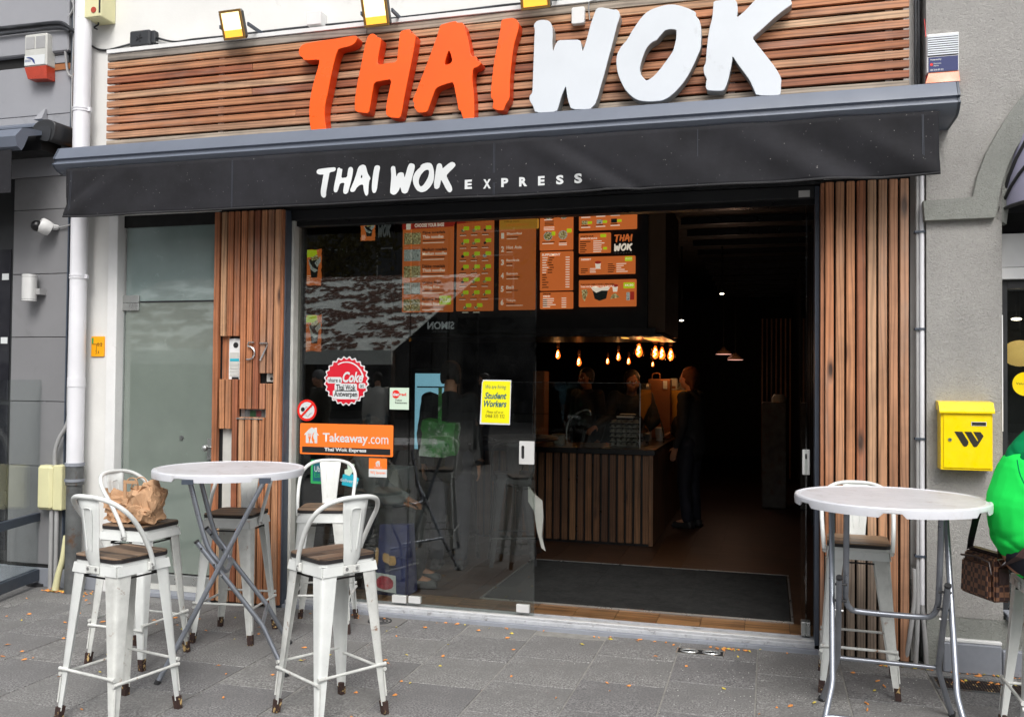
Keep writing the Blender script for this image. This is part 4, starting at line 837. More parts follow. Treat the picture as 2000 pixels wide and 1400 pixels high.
k_ = [(-5.195,0.936),(-5.193,1.044),(-5.157,1.142),(-5.103,1.221),(-5.077,1.299),(-5.08,1.434)]
wp(MB().tube(catmull([(a, -0.09, b) for a, b in k_]+[(-5.075, -0.09, 1.9), (-5.07, -0.09, 2.75)]), 0.015, 10).build('feed_pipe', 'cable_grey', smooth=60), mb_)
k_ = [(-5.038,0.421),(-5.062,0.248),(-5.096,0.131),(-5.121,0.015)]
o = MB().tube(catmull([(a, -0.14, max(b, 0.0)) for a, b in k_]), [0.016+0.0006*k for k in range(19)], 10).build('earth_pipe', 'cream_plastic', smooth=60); tag(o, 'yellowed pipe leaning against the iron foot of the downpipe', 'pipe')
q = [(-4.952,1.913),(-4.837,1.761)]
gs = thing('gas_sign', 'small yellow gas marker plate with numbers 0.2 and 3.4 on the white wall', 'sign', (q[0][0], 0, q[1][1]))
wp(outline('plate', [rrect(q[0][0], q[1][1], q[1][0], q[0][1], .006)], -0.012, 0.012, 'gas_sign'), gs)
x0, z0, x1, z1 = q[0][0], q[1][1], q[1][0], q[0][1]
wp(text('3.4', x0+.04, z0+.018, x0+.075, z0+.045, -0.0132, 'black_print'), gs); wp(text('0.2', x0+.055, z0+.075, x0+.1, z0+.105, -0.0132, 'black_print'), gs)
wp(bars('lines', [(x0+.01, z1-.062, x1-.012, z1-.058), (x0+.045, z1-.115, x0+.049, z1-.062)], -0.0122, 'black_print', None), gs)
wp(bx('mark', 'green_print', x0+.006, x0+.02, -0.0135, -0.0122, z1-.055, z1-.012), gs)

# terrace wind screen on the far left
ws = thing('wind_screen', 'grey framed glass terrace screen at the left edge', 'wind screen', (-5.38, -0.2, 0))
b0 = (-5.411,0.037); b1 = (-5.28,-0.489)
pA = Vector((b0[0], b0[1], 0)); dr = (Vector((b1[0], b1[1], 0))-pA).normalized(); ang = math.atan2(dr.y, dr.x)
L_ = Matrix.Translation(pA) @ Matrix.Rotation(ang, 4, 'Z')
for nm, m_n, a in (('post', 'slate_frame', (-.03, .035, -.03, .03, .02, 1.60)), ('post_channel', 'steel', (.036, .048, -.02, .02, .05, 1.60)), ('bottom_rail', 'slate_frame', (.036, 1.9, -.025, .025, .05, .13)), ('middle_rail', 'slate_frame', (.05, 1.9, -.02, .02, .50, .56)), ('glass', 'clear_glass', (.05, 1.9, -.006, .006, .57, 1.58)), ('lower_glass', 'clear_glass', (.05, 1.9, -.006, .006, .131, .499))):
    o = MB().box(*a, R=L_).build(nm, m_n); wp(o, ws)
wp(MB().lathe([(0.11, 0), (0.11, .02), (0.04, .03), (0.03, .05)], pA, 20).build('foot_plate', 'black_rubber'), ws)
# neighbour awning arm at far left
la = thing('neighbour_awning', 'folded grey awning of the left neighbour seen end on', 'awning', (-5.6, -0.2, 3.1))
q = [(-5.301,3.521),(-5.082,3.318)]
pr = [(-5.191,3.52),(-5.144,3.515),(-5.104,3.498),(-5.084,3.474),(-5.089,3.423),(-5.099,3.383),(-5.117,3.352),(-5.162,3.355),(-5.213,3.372),(-5.258,3.398),(-5.29,3.428),(-5.299,3.456),(-5.278,3.487),(-5.244,3.508)]
wp(outline('end_cap', [smooth_poly(pr)], -0.27, 0.22, 'black_frame', bev=0.006), la)
pr2 = [((a-pr[5][0])*.72+pr[5][0]-.03, (b-pr[5][1])*.72+pr[5][1]-.01) for a, b in pr]
wp(outline('end_rim', [smooth_poly(pr2)], -0.276, 0.006, 'cable_black'), la)
wp(MB().prism_x([(-0.05, 3.53), (-0.20, 3.52), (-0.25, 3.49), (-0.25, 3.475), (-0.05, 3.475)], -8.5, -5.25).build('roller_cover', 'awning_metal'), la)
wp(MB().prism_x([(-0.27, 3.43), (-0.38, 3.42), (-0.46, 3.40), (-0.52, 3.33), (-0.50, 3.26), (-0.46, 3.24), (-0.44, 3.27), (-0.40, 3.36), (-0.27, 3.40)], -8.5, -5.20).build('front_bar', 'awning_metal'), la)
wp(bx('valance', 'awning_cloth', -8.5, -5.26, -0.49, -0.487, 2.93, 3.24), la)
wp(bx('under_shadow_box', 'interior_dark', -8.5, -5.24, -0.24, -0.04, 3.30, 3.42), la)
c = (-5.405,3.634)
o = MB().hexa([(c[0]-.05, -0.04, c[1]-.05), (c[0]+.03, -0.04, c[1]-.05), (c[0]+.03, -0.10, c[1]-.05), (c[0]-.05, -0.10, c[1]-.05)], [(c[0]+.0, -0.04, c[1]+.04), (c[0]+.02, -0.04, c[1]+.04), (c[0]+.02, -0.05, c[1]+.04), (c[0], -0.05, c[1]+.04)]).build('torn_flap', 'grey_paint'); tag(o, 'flap of peeled grey paint above the neighbour awning', 'paint flap')

# ================================================================ right building
rbn = thing('stucco_building', 'rough grey stucco building with arch at the right edge', 'building', (2, 0, 0))
W1 = -0.12
wall_poly = [(0.872, 0.30), (1.262, 0.30), (1.262, 2.62)]
arcO = [(1.225+0.0, 2.62)]+[(2.55-1.29*math.cos(a), 2.62+1.15*math.sin(a)) for a in [k*PI/40 for k in range(1, 20)]]
wall_poly += arcO[1:]+[(3.6, 3.77), (3.6, 7.0), (0.872, 7.0)]
wp(outline('wall', [wall_poly], W1, 0.3, 'stucco_light'), rbn)
# raised band: impost block and arch ring
band = [(0.85,2.654),(1.108,2.665),(1.129,2.78),(1.174,2.908),(1.239,3.034),(1.304,3.145),(1.376,3.24),(1.521,3.399)]
inner = [(1.52,3.129),(1.375,3.005),(1.329,2.927),(1.285,2.829),(1.251,2.716),(1.227,2.559),(1.217,2.542),(0.856,2.539)]
wp(outline('arch_band', [band+inner], W1-0.04, 0.06, 'stucco_dark', bev=0.004), rbn)
arcI = [(1.232,2.542),(1.249,2.687),(1.28,2.831),(1.333,2.945),(1.411,3.041),(1.539,3.162),(1.539,3.076),(1.415,2.939),(1.358,2.856),(1.311,2.713),(1.285,2.511)]
wp(outline('arch_inner_band', [arcI], W1+0.0, 0.06, 'stucco_dark'), rbn)
wp(bx('pier_edge', 'white_trim', 1.259, 1.2645, W1-.004, W1+.05, 1.35, 2.0), rbn)
pl = [(0.926,0.141),(1.251,0.133)]
wp(bx('plinth_stone', 'blue_stone', 0.95, 1.245, -0.165, -0.13, 0.0, 0.165, None, 0.006), rbn); wp(bx('plinth_stone', 'blue_stone', 1.25, 3.4, -0.155, -0.1, 0.0, 0.14, None, 0.006), rbn)
wp(bx('plinth_core', 'stucco_dark', 0.872, 3.4, -0.118, 0.1, 0.0, 0.299), rbn); wp(bx('mortar_line', 'white_trim', 0.94, 1.25, -0.150, -0.119, 0.166, 0.185, None, 0.004), rbn)
wp(bx('window_sill', 'blue_stone', 1.28, 3.4, -0.16, 0.0, 0.30, 0.335, None, 0.004), rbn)
fr = wp(bx('window_back', 'interior_dark', 1.27, 3.5, 0.6, 0.65, 0.3, 3.6), rbn)
wp(bx('window_head', 'white_trim', 1.27, 3.5, -0.02, 0.05, 2.28, 2.47), rbn); wp(bx('window_cornice', 'white_trim', 1.27, 3.5, -0.04, 0.02, 2.21, 2.275), rbn)
wf = wp(bx('window_frame', 'black_frame', 1.27, 1.315, 0.0, 0.06, 0.335, 2.205), rbn); wp(bx('window_frame', 'black_frame', 1.316, 3.5, 0.0, 0.06, 2.16, 2.205), rbn)
wp(bx('pane', 'shop_glass', 1.316, 3.5, 0.02, 0.03, 0.335, 2.158), rbn)
wp(bx('soffit', 'dark_gap', 1.264, 3.5, 0.05, 0.5, 2.47, 2.6), rbn)
# gold pendants in that window
for (c, r) in (((1.476,1.801), 0.10), ((1.457,2.01), 0.03)):
    t = thing('pendant_lamp', 'round gold pendant lamp in the right hand window' if r > .05 else 'small bright spot lamp above the gold pendant', 'lamp', (c[0], 0.4, c[1]))
    wp(MB().ball((c[0], 0.4, c[1]), r, 18, (1, 1, .8 if r > .05 else .3)).build('shade', 'lamp_gold' if r > .05 else 'downlight_glow', smooth=80), t); wp(MB().tube([(c[0], .4, c[1]+r*.7), (c[0], .4, 2.45)], .003, 6).build('cord', 'black_rubber'), t)
c = (1.412,1.615)
t = thing('round_sticker', 'round yellow sticker on the right hand window cut by the picture edge', 'sticker', (c[0], 0.018, c[1]))
wp(disc('disc', c[0], c[1], 0.068, 0.016, 0.003, 'mailbox_yellow'), t); wp(text('Valu', c[0]-.05, c[1]-.004, c[0]-.012, c[1]+.01, 0.0148, 'mailbox_ink'), t)
# scalloped dutch canopy inside the arch
da = thing('dome_canopy', 'pale ribbed dome canopy at the right edge under the arch', 'awning', (1.75, -0.2, 2.6))
def dome():
    cx, cz, R = 1.98, 2.60, 0.70; mb = MB(); nu, nv = 26, 12; V = []
    for j in range(nv+1):
        ph = PI/2*j/nv; row = []
        for i in range(nu+1):
            th = PI*i/nu
            row.append(mb.b.verts.new((cx-R*math.cos(th), -0.05-0.62*math.sin(th)*math.sin(ph), cz+0.93*math.sin(th)*math.cos(ph)+0.0)))
        V.append(row)
    for j in range(nv):
        for i in range(nu): mb.b.faces.new((V[j][i], V[j][i+1], V[j+1][i+1], V[j+1][i]))
    bmesh.ops.remove_doubles(mb.b, verts=mb.b.verts, dist=1e-4)
    return mb
mat('canopy_fabric', srgb(178, 176, 200), 0.6, var=0.08)
wp(dome().build('fabric', 'canopy_fabric', smooth=60), da)
for j in (2, 5, 8, 12):
    ph = PI/2*j/12; P = [(1.98-0.705*math.cos(th), -0.052-0.625*math.sin(th)*math.sin(ph), 2.60+0.935*math.sin(th)*math.cos(ph)) for th in [PI*k/26 for k in range(27)]]
    wp(MB().tube(P, 0.010, 6).build('rib', 'black_rubber', smooth=60), da)
wp(MB().tube([(1.28, -0.06, 2.62), (1.28, -0.06, 2.75)], 0.012, 8).build('hinge', 'cable_grey'), da)
# new alarm on stucco
q = [(0.868,3.604),(1.035,3.363)]; x0, z1_, x1, z0_ = q[0][0], q[0][1], q[1][0], q[1][1]
al = thing('alarm_box', 'white louvred alarm box with navy label and orange lamp on the stucco', 'alarm', (x0, W1, z0_))
wp(MB().box(x0, x1, -0.17, W1, z0_+.02, z1_, bev=0.003).build('housing', 'white_trim'), al)
m_ = MB()
for k in range(9): m_.box(x0+.004, x1-.003, -0.176, -0.171, z1_-.022-k*.0128, z1_-.014-k*.0128)
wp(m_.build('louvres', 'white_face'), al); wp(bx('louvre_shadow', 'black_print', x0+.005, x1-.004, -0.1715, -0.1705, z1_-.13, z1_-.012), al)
zl0 = z0_+.022; zl1 = z1_-.135
wp(bx('label', 'navy_print', x0+.008, x1-.005, -0.1735, -0.171, zl0, zl1), al)
h_ = zl1-zl0
wp(text('Protected by', x0+.018, zl1-.022, x0+.075, zl1-.010, -0.1745, 'white_print', bold=0.02), al)
wp(text('Automatic\nAlarms', x0+.034, zl0+.030, x0+.075, zl0+.052, -0.1745, 'white_print'), al); wp(disc('logo', x0+.024, zl0+.042, .008, -0.1745, .001, 'sign_red', n=16), al)
wp(text('02 216 01 01', x0+.018, zl0+.005, x0+.085, zl0+.016, -0.1745, 'white_print', bold=0.02), al)
wp(MB().hexa([(x0-.01, -0.19, z0_-.045), (x1+.002, -0.19, z0_-.045), (x1+.002, W1, z0_-.045), (x0-.01, W1, z0_-.045)], [(x0+.01, -0.168, z0_+.019), (x1-.001, -0.168, z0_+.019), (x1-.001, W1, z0_+.019), (x0+.01, W1, z0_+.019)]).build('lamp', 'orange_lens'), al)
k_ = [(0.866, -0.10, 3.72), (0.872, -0.12, 3.6), (0.875, -0.125, 3.45), (0.868, -0.12, 3.3)]
cable('alarm_cable', k_, 0.003, 'sign_red', 'thin red wire beside the white louvred alarm box')

# mailbox
q = [(0.927,1.468),(1.183,1.142)]; x0, z1_, x1, z0_ = q[0][0], q[0][1], q[1][0], q[1][1]
x1 = x0+0.262; z0_ = 1.135; z1_ = 1.465
mbx = thing('mailbox', 'bright yellow wall mailbox with black W mark on the stucco pier', 'mailbox', (x0, W1, z0_))
wp(MB().box(x0, x1, -0.225, W1-.0005, z0_, z1_, bev=0.002).build('body', 'mailbox_yellow'), mbx)
wp(MB().box(x0+.014, x1-.008, -0.231, -0.226, z0_+.012, z1_-.006, bev=0.0015).build('door', 'mailbox_yellow'), mbx)
wp(MB().prism_x([(W1, z1_+.052), (-0.205, z1_+.046), (-0.245, z1_-.004), (-0.245, z1_-.014), (-0.24, z1_-.014), (-0.235, z1_-.002), (W1, z1_+.001)], x0-.008, x1+.008).build('lid', 'mailbox_yellow'), mbx)
wp(bx('name_slot', 'satin_steel', x1-.108, x1-.032, -0.2335, -0.2315, z1_-.083, z1_-.060), mbx); wp(bx('name_card', 'mailbox_ink', x1-.105, x1-.035, -0.2345, -0.2335, z1_-.080, z1_-.063), mbx)
wp(disc('lock', x0+.046, z0_+.168, .010, -0.2345, .003, 'bolt_metal', n=20), mbx); wp(disc('keyhole', x0+.046, z0_+.168, .004, -0.2355, .001, 'black_print', n=12), mbx)
def wl(pts): return [(x0+.068+a, z0_+.13+b) for a, b in pts]
wp(outline('emblem', [wl([(0, .084), (.040, .084), (.072, .028), (.070, .014), (.062, .003), (.052, .001), (.043, .008)]), wl([(.052, .084), (.086, .084), (.114, .036), (.117, .034), (.121, .035), (.120, .040), (.096, .084), (.132, .084), (.148, .062), (.119, .010), (.112, .002), (.104, 0), (.096, .003)])], -0.2325, .001, 'mailbox_ink'), mbx)

# ================================================================ stickers on the glass
YG = 0.0905
cg = (-2.87,1.593); rg = (-2.697,1.595); R_ = abs(rg[0]-cg[0]); hz = (-2.873,1.764); Rz = hz[1]-cg[1]
t = thing('window_sticker', 'round red bottle cap sticker reading share a Coke at Thai Wok Antwerpen', 'sticker', (cg[0], YG, cg[1]-Rz), 0, 'stickers on the shop window')
def cap(R0, R1, n=24): return [(cg[0]+(R0 if k % 2 else R1)*math.cos(PI*k/n+.13), cg[1]+(R0 if k % 2 else R1)*math.sin(PI*k/n+.13)) for k in range(2*n)]
wp(outline('rim', [smooth_poly(cap(R_*.92, R_*1.04))], YG, .001, 'white_print'), t); wp(outline('face', [smooth_poly(cap(R_*.86, R_*.97))], YG-.0012, .0008, 'red_print'), t)
ar = [(cg[0]+R_*.80*math.cos(a), cg[1]+R_*.80*math.sin(a)) for a in [2.1-k*.1 for k in range(20)]]+[(cg[0]+R_*.73*math.cos(a), cg[1]+R_*.75*math.sin(a)) for a in [.2+k*.1 for k in range(20)]]
wp(outline('highlight', [ar], YG-.0022, .0008, 'white_print'), t)
def tx(s, l, u, r, d, m, y, **k):     # lettering placed by its corners relative to the cap
    return wp(text(s, cg[0]+l*R_, cg[1]+d*R_, cg[0]+r*R_, cg[1]+u*R_, y, m, **k), t)
def pill(l, u, r, d): wp(outline('text_backing', [rrect(cg[0]+l*R_, cg[1]+d*R_, cg[0]+r*R_, cg[1]+u*R_, .012)], YG-.0020, .0006, 'white_print'), t)
pill(-.86, .16, -.20, -.10); pill(-.52, -.10, .48, -.42); pill(-.60, -.38, .56, -.74); pill(.56, -.08, .86, -.30)
tx('share a', -.80, .12, -.24, -.05, 'black_print', YG-.0036, bold=.01); tx('Thaï Wok', -.45, -.14, .42, -.38, 'black_print', YG-.0036, bold=.02); tx('Antwerpen', -.54, -.42, .50, -.70, 'black_print', YG-.0036, bold=.02); tx('at', .62, -.12, .80, -.26, 'black_print', YG-.0036)
tx('Coke', -.16, .38, .76, -.06, 'white_print', YG-.0046, bold=.035, shear=.3)
c = (-3.177,1.381); e = (-3.1,1.382); r = (e[0]-c[0])
t = thing('window_sticker', 'round no smoking sticker with red ring and slash', 'sticker', (c[0], YG, c[1]-r), 0, 'stickers on the shop window')
wp(disc('face', c[0], c[1], r*.9, YG, .001, 'white_print'), t); wp(disc('ring', c[0], c[1], r, YG-.0012, .001, 'sign_red', inner=r*.78), t)
wp(disc('pipe_bowl', c[0]-r*.42, c[1]+r*.08, r*.2, YG-.002, .0008, 'black_print', n=16), t)
d = .707*r*.86; wd = .07*r
wp(outline('slash', [[(c[0]-d-wd, c[1]-d+wd), (c[0]-d+wd, c[1]-d-wd), (c[0]+d+wd, c[1]+d-wd), (c[0]+d-wd, c[1]+d+wd)]], YG-.0034, .001, 'sign_red'), t)
wp(MB().tube([(c[0]+a*r, YG-.002, c[1]+b*r) for a, b in ((-.2, .15), (0, .35), (.05, .1), (.25, .2))], .0015, 4).tube([(c[0]+a*r, YG-.002, c[1]+b*r) for a, b in ((-.05, -.1), (-.1, -.45), (.1, -.6), (.35, -.3), (.5, -.25))], .0015, 4).build('smoke_line', 'cable_grey'), t)
q = [(-3.229,1.285),(-2.507,1.069)]; x0, z1_, x1, z0_ = q[0][0], q[0][1], q[1][0], q[1][1]
q2 = [(-3.234,1.068),(-2.514,1.293)]; z0_ = (q2[0][1]+q[1][1])/2; z1_ = (q[0][1]+q2[1][1])/2
t = thing('window_sticker', 'wide orange Takeaway.com sticker with Thaï Wok Express strip', 'sticker', (x0, YG, z0_), 0, 'stickers on the shop window')
wd, hh = x1-x0, z1_-z0_
wp(outline('sheet', [rrect(x0, z0_, x1, z1_, .01)], YG, .001, 'takeaway_orange'), t)
wp(bx('strip', 'black_print', x0+.026*wd, x0+.972*wd, YG-.0015, YG-.0005, z0_+.055*hh, z0_+.245*hh), t)
wp(text('Thaï Wok Express', x0+.27*wd, z0_+.085*hh, x0+.72*wd, z0_+.235*hh, YG-.0025, 'white_print', bold=.035), t)
wp(text('Takeaway', x0+.25*wd, z0_+.33*hh, x0+.735*wd, z0_+.70*hh, YG-.0015, 'white_print', bold=.022), t)
wp(text('.com', x0+.742*wd, z0_+.395*hh, x0+.95*wd, z0_+.61*hh, YG-.0015, 'white_print'), t)
def hs_(a, b): return (x0+wd*(.045+a*.165), z0_+hh*(.36+b*.52))
house = [(.12, 0), (.12, .5), (0, .5), (.08, .62), (.35, .88), (.5, .98), (.62, .93), (.68, .86), (.68, .96), (.84, .96), (.86, .66), (1, .48), (.88, .5), (.88, 0), (.7, 0), (.7, .2), (.62, .3), (.62, .5), (.7, .68), (.72, .7), (.6, .62), (.5, .3), (.52, .14), (.6, .08), (.6, 0), (.38, 0), (.38, .08), (.42, .22), (.46, .36), (.46, .6), (.43, .6), (.42, .38), (.385, .38), (.38, .6), (.35, .6), (.345, .38), (.31, .38), (.30, .6), (.27, .6), (.27, .36), (.32, .26), (.32, 0)]
wp(outline('logo', [[hs_(a, b) for a, b in house]], YG-.0015, .0008, 'white_print'), t)
q = [(-2.537,1.55),(-2.393,1.399)]; x0, z1_, x1, z0_ = q[0][0], q[0][1], q[1][0], q[1][1]
t = thing('window_sticker', 'white and red Edenred ticket restaurant sticker', 'sticker', (x0, YG, z0_), 0, 'stickers on the shop window')
wd, hh = x1-x0, z1_-z0_
wp(bx('sheet', 'pale_green_print', x0, x1, YG, YG+.001, z0_, z1_), t); wp(disc('dot', x0+.32*wd, z0_+.70*hh, .2*wd, YG-.0008, .0006, 'sign_red'), t)
wp(text('Eden', x0+.08*wd, z0_+.62*hh, x0+.5*wd, z0_+.78*hh, YG-.0016, 'white_print', bold=.04), t); wp(text('red', x0+.52*wd, z0_+.63*hh, x0+.86*wd, z0_+.77*hh, YG-.0008, 'sign_red', bold=.03), t)
wp(text('Ticket\nRestaurant', x0+.28*wd, z0_+.27*hh, x0+.9*wd, z0_+.47*hh, YG-.0008, 'black_print', bold=.02), t)
q = [(-2.689,1.056),(-2.552,0.925)]; x0, z1_, x1, z0_ = q[0][0], q[0][1], q[1][0], q[1][1]; wd, hh = x1-x0, z1_-z0_
t = thing('window_sticker', 'small orange and white sticker reading Wij leveren', 'sticker', (x0, YG, z0_), 0, 'stickers on the shop window')
wp(bx('upper_half', 'takeaway_orange', x0, x1, YG, YG+.001, z0_+.43*hh, z1_), t); wp(bx('lower_half', 'white_print', x0, x1, YG, YG+.001, z0_, z0_+.43*hh), t)
wp(text('Wij leveren', x0+.08*wd, z0_+.12*hh, x0+.92*wd, z0_+.32*hh, YG-.0008, 'takeaway_orange', bold=.01), t)
wp(outline('logo', [[(x0+wd*(.36+a*.28), z0_+hh*(.58+b*.3)) for a, b in house]], YG-.0015, .0008, 'white_print'), t)
wp(text('Takeaway.com', x0+.28*wd, z0_+.48*hh, x0+.72*wd, z0_+.55*hh, YG-.0008, 'white_print'), t)
q = [(-3.14,1.031),(-3.008,0.861)]; x0, z1_, x1, z0_ = q[0][0], q[0][1], q[1][0], q[1][1]
t = thing('window_sticker', 'green edged dark Uber Eats sticker half hidden by the stool back', 'sticker', (x0, YG, z0_), 0, 'stickers on the shop window')
x1 += .05
wp(outline('border', [rrect(x0, z0_, x1, z1_, .01)], YG, .001, 'green_print'), t); wp(bx('sheet', 'teal_print', x0+.018, x1-.015, YG-.0012, YG-.0002, z0_+.018, z1_), t)
wp(text('Uber', x0+.03, z0_+.085, x0+.11, z0_+.125, YG-.002, 'white_print'), t); wp(text('Eats', x0+.03, z0_+.045, x0+.11, z0_+.082, YG-.002, 'green_print'), t)
P = [(-2.889,0.933),(-2.836,0.948),(-2.763,0.91),(-2.785,0.844),(-2.896,0.86)]
t = thing('window_sticker', 'turquoise Deliveroo sticker with pale mascot shape right of the stool back', 'sticker', (P[0][0], YG, P[3][1]), 0, 'stickers on the shop window')
wp(outline('sheet', [P], YG, .001, 'cyan_print'), t)
P2 = [(-2.874,0.969),(-2.85,0.973),(-2.854,1.004),(-2.829,1.005),(-2.825,0.977),(-2.818,1.012),(-2.799,1.009),(-2.804,0.964),(-2.821,0.943),(-2.836,0.925),(-2.874,0.937)]
wp(outline('emblem', [P2], YG-.0012, .001, 'pale_green_print'), t)
wp(text('deliveroo', P[0][0]-.02, P[0][1]-.055, P[0][0]+.12, P[0][1]-.03, YG-.0015, 'white_print', rot=.12), t)
P = [(-1.855,1.611),(-1.657,1.61),(-1.663,1.31),(-1.876,1.311),(-1.863,1.591)]
t = thing('hiring_poster', 'yellow We are hiring Student Workers poster taped inside the glass door', 'poster', (P[3][0], YG, P[3][1]))
wp(outline('sheet', [P], YG, .001, 'white_print'), t)
xa, za, xb, zb = P[3][0], P[3][1], P[1][0], P[1][1]; wd, hh = xb-xa, zb-za
wp(outline('print', [[(xa+.05*wd, za+.04*hh), (xb-.05*wd, za+.03*hh), (xb-.025*wd, zb-.03*hh), (xa+.12*wd, zb-.02*hh), (xa+.08*wd, zb-.07*hh)]], YG-.001, .0005, 'poster_yellow'), t)
def pt(s, a, b, c2, d2, m_n, **k): wp(text(s, xa+a*wd, za+b*hh, xa+c2*wd, za+d2*hh, YG-.0018, m_n, **k), t)
pt('We are hiring', .18, .775, .84, .89, 'teal_print', shear=.25); pt('Student', .15, .57, .86, .72, 'teal_print', shear=.3, bold=.03); pt('Workers', .13, .39, .86, .54, 'teal_print', shear=.3, bold=.03)
pt('Please call us at', .22, .255, .76, .31, 'black_print', shear=.3); pt('0468 333 332', .19, .15, .80, .23, 'black_print')

# ================================================================ bar stools
def make_stool():
    t = thing('bar_stool', 'x', 'bar stool')
    Hs, hs_t, hb = 0.755, 0.148, 0.205       # frame height, half seat, half foot spread
    # wooden seat with black edge
    SQ = rrect(-.156, -.156, .156, .156, .042, 5)
    def slab(name, z0, z1, grow, m, parent):
        cu = [(a*(1+grow/.156), b*(1+grow/.156)) for a, b in SQ]
        mb = MB(); A = [mb.b.verts.new((a, b, z0)) for a, b in cu]; B_ = [mb.b.verts.new((a, b, z1)) for a, b in cu]; n = len(cu)
        for k in range(n): mb.b.faces.new((A[k], A[(k+1) % n], B_[(k+1) % n], B_[k]))
        mb.b.faces.new(A[::-1]); mb.b.faces.new(B_)
        return mb.build(name, m, parent)
    slab('seat', Hs+.0155, Hs+.0205, -.001, 'seat_wood', t)
    slab('seat_edge', Hs-.002, Hs+.015, 0, 'black_edge', t)
    slab('seat_pan', Hs-.018, Hs-.0025, -.004, 'white_metal', t)
    # apron panels
    for k in range(4):
        R = Matrix.Rotation(k*PI/2, 4, 'Z')
        m = MB(); A = [(-.145, -.152, Hs-.0185), (.145, -.152, Hs-.0185), (.145, -.148, Hs-.0185), (-.145, -.148, Hs-.0185)]
        B_ = [(-.151, -.158, Hs-.062), (.151, -.158, Hs-.062), (.151, -.154, Hs-.062), (-.151, -.154, Hs-.062)]
        m.hexa(B_, A).xf(R).build('apron', 'white_metal', t)
    # sheet metal legs: angle section, wide at the top, tapering to the foot
    for k in range(4):
        R = Matrix.Rotation(k*PI/2, 4, 'Z')
        prof = []
        N_ = 10
        m = MB(); rings = []
        for j in range(N_+1):
            f = j/N_; z = (Hs-.022)*(1-f)+.045*f
            c = .150*(1-f)+(hb-.012)*f; w = .082*(1-f)**1.0+.030*f; th = .002; rd = .012*(1-f)+.006*f
            # outer corner at (c,c); two flanges with a rounded corner
            P = [(c-w, c), (c-rd*2.2, c), (c-rd*.7, c-rd*.25), (c-rd*.25, c-rd*.7), (c, c-rd*2.2), (c, c-w), (c-th*1.5, c-w), (c-th-.001, c-rd*2.4), (c-rd*1.4, c-rd*1.4), (c-rd*2.4, c-th-.001), (c-w, c-th*1.5)]
            rings.append([m.b.verts.new((a, b, z)) for a, b in P])
        for A, B_ in zip(rings, rings[1:]):
            n = len(A)
            for q in range(n): m.b.faces.new((A[q], A[(q+1) % n], B_[(q+1) % n], B_[q]))
        m.b.faces.new(rings[0]); m.b.faces.new(rings[-1][::-1]); m.xf(R)
        leg = m.build('leg', 'worn_white' if k % 2 else 'white_metal', t, smooth=50)
        # pressed rib low on the leg
        c1, c2 = .183, .192
        rb_ = MB().tube([(c1-.006, c1-.006+.009, .20), (c2-.006, c2+.002, .085)], .004, 6); rb_.xf(R); 
        rb_.build('leg_rib', 'worn_white', leg, smooth=60)
        f = MB(); c = hb-.010; cc = hb
        f.hexa([(c-.022, c-.022, 0), (c+.006, c-.022, 0), (c+.006, c+.006, 0), (c-.022, c+.006, 0)], [(c-.030, c-.030, .062), (c+.002, c-.030, .062), (c+.002, c+.002, .062), (c-.030, c+.002, .062)])
        f.xf(R).build('foot', 'rust_foot', leg)
    # stretchers with flattened ends, two heights
    for k in range(4):
        R = Matrix.Rotation(k*PI/2, 4, 'Z'); z = .215 if k % 2 else .24; c = .188
        MB().tube([(-c, -c+.004, z), (-c+.05, -c+.004, z), (c-.05, -c+.004, z), (c, -c+.004, z)], [.010, .0075, .0075, .010], 8).xf(R).build('stretcher', 'worn_white', t, smooth=60)
    for k in range(4):
        R = Matrix.Rotation(k*PI/2, 4, 'Z'); c = .150
        MB().tube([(-c, -c+.03, Hs-.085), (c, -c+.03, Hs-.085)], .005, 6).xf(R).build('brace', 'black_edge', t)
    # back hoop bows outward behind the seat
    P = [(-.170, .035, Hs-.035), (-.173, .028, Hs-.005), (-.178, .000, Hs+.06), (-.182, -.055, Hs+.15), (-.176, -.115, Hs+.225), (-.140, -.165, Hs+.275), (-.080, -.196, Hs+.298), (0, -.205, Hs+.303)]
    P = P+[(-a, b, c) for a, b, c in P[-2::-1]]
    hoop = MB().tube(catmull(P, 5), .0115, 10).build('back_hoop', 'white_metal', t, smooth=60)
    for s in (-1, 1):
        MB().box(s*.159, s*.174, .012, .042, Hs-.055, Hs-.015, bev=.003).build('hoop_tab', 'worn_white', hoop)
        for z in (Hs-.027, Hs-.045): MB().tube([(s*.157, .028, z), (s*.180, .028, z)], .0065, 8).build('bolt', 'bolt_metal', hoop)
    # splat
    m = MB(); rows = []
    S_ = [(-.160, Hs-.045, .036), (-.162, Hs-.012, .037), (-.171, Hs+.012, .046), (-.178, Hs+.06, .049), (-.184, Hs+.15, .057), (-.194, Hs+.24, .066), (-.203, Hs+.296, .071)]
    for y, z, w in S_:
        row = []
        for k in range(9):
            u = -1+2*k/8; lip = .007 if abs(u) > .95 else 0
            row.append(m.b.verts.new((u*w, y+.012*(u*u)-lip*0.6, z)))
        rows.append(row)
    for A, B_ in zip(rows, rows[1:]):
        for k in range(8): m.b.faces.new((A[k], A[k+1], B_[k+1], B_[k]))
    o = m.build('splat', 'white_metal', t, smooth=60)
    so_ = o.modifiers.new('s', 'SOLIDIFY'); so_.thickness = .0025; me2 = bpy.data.meshes.new_from_object(o.evaluated_get(DG())); o.modifiers.clear(); o.data = me2
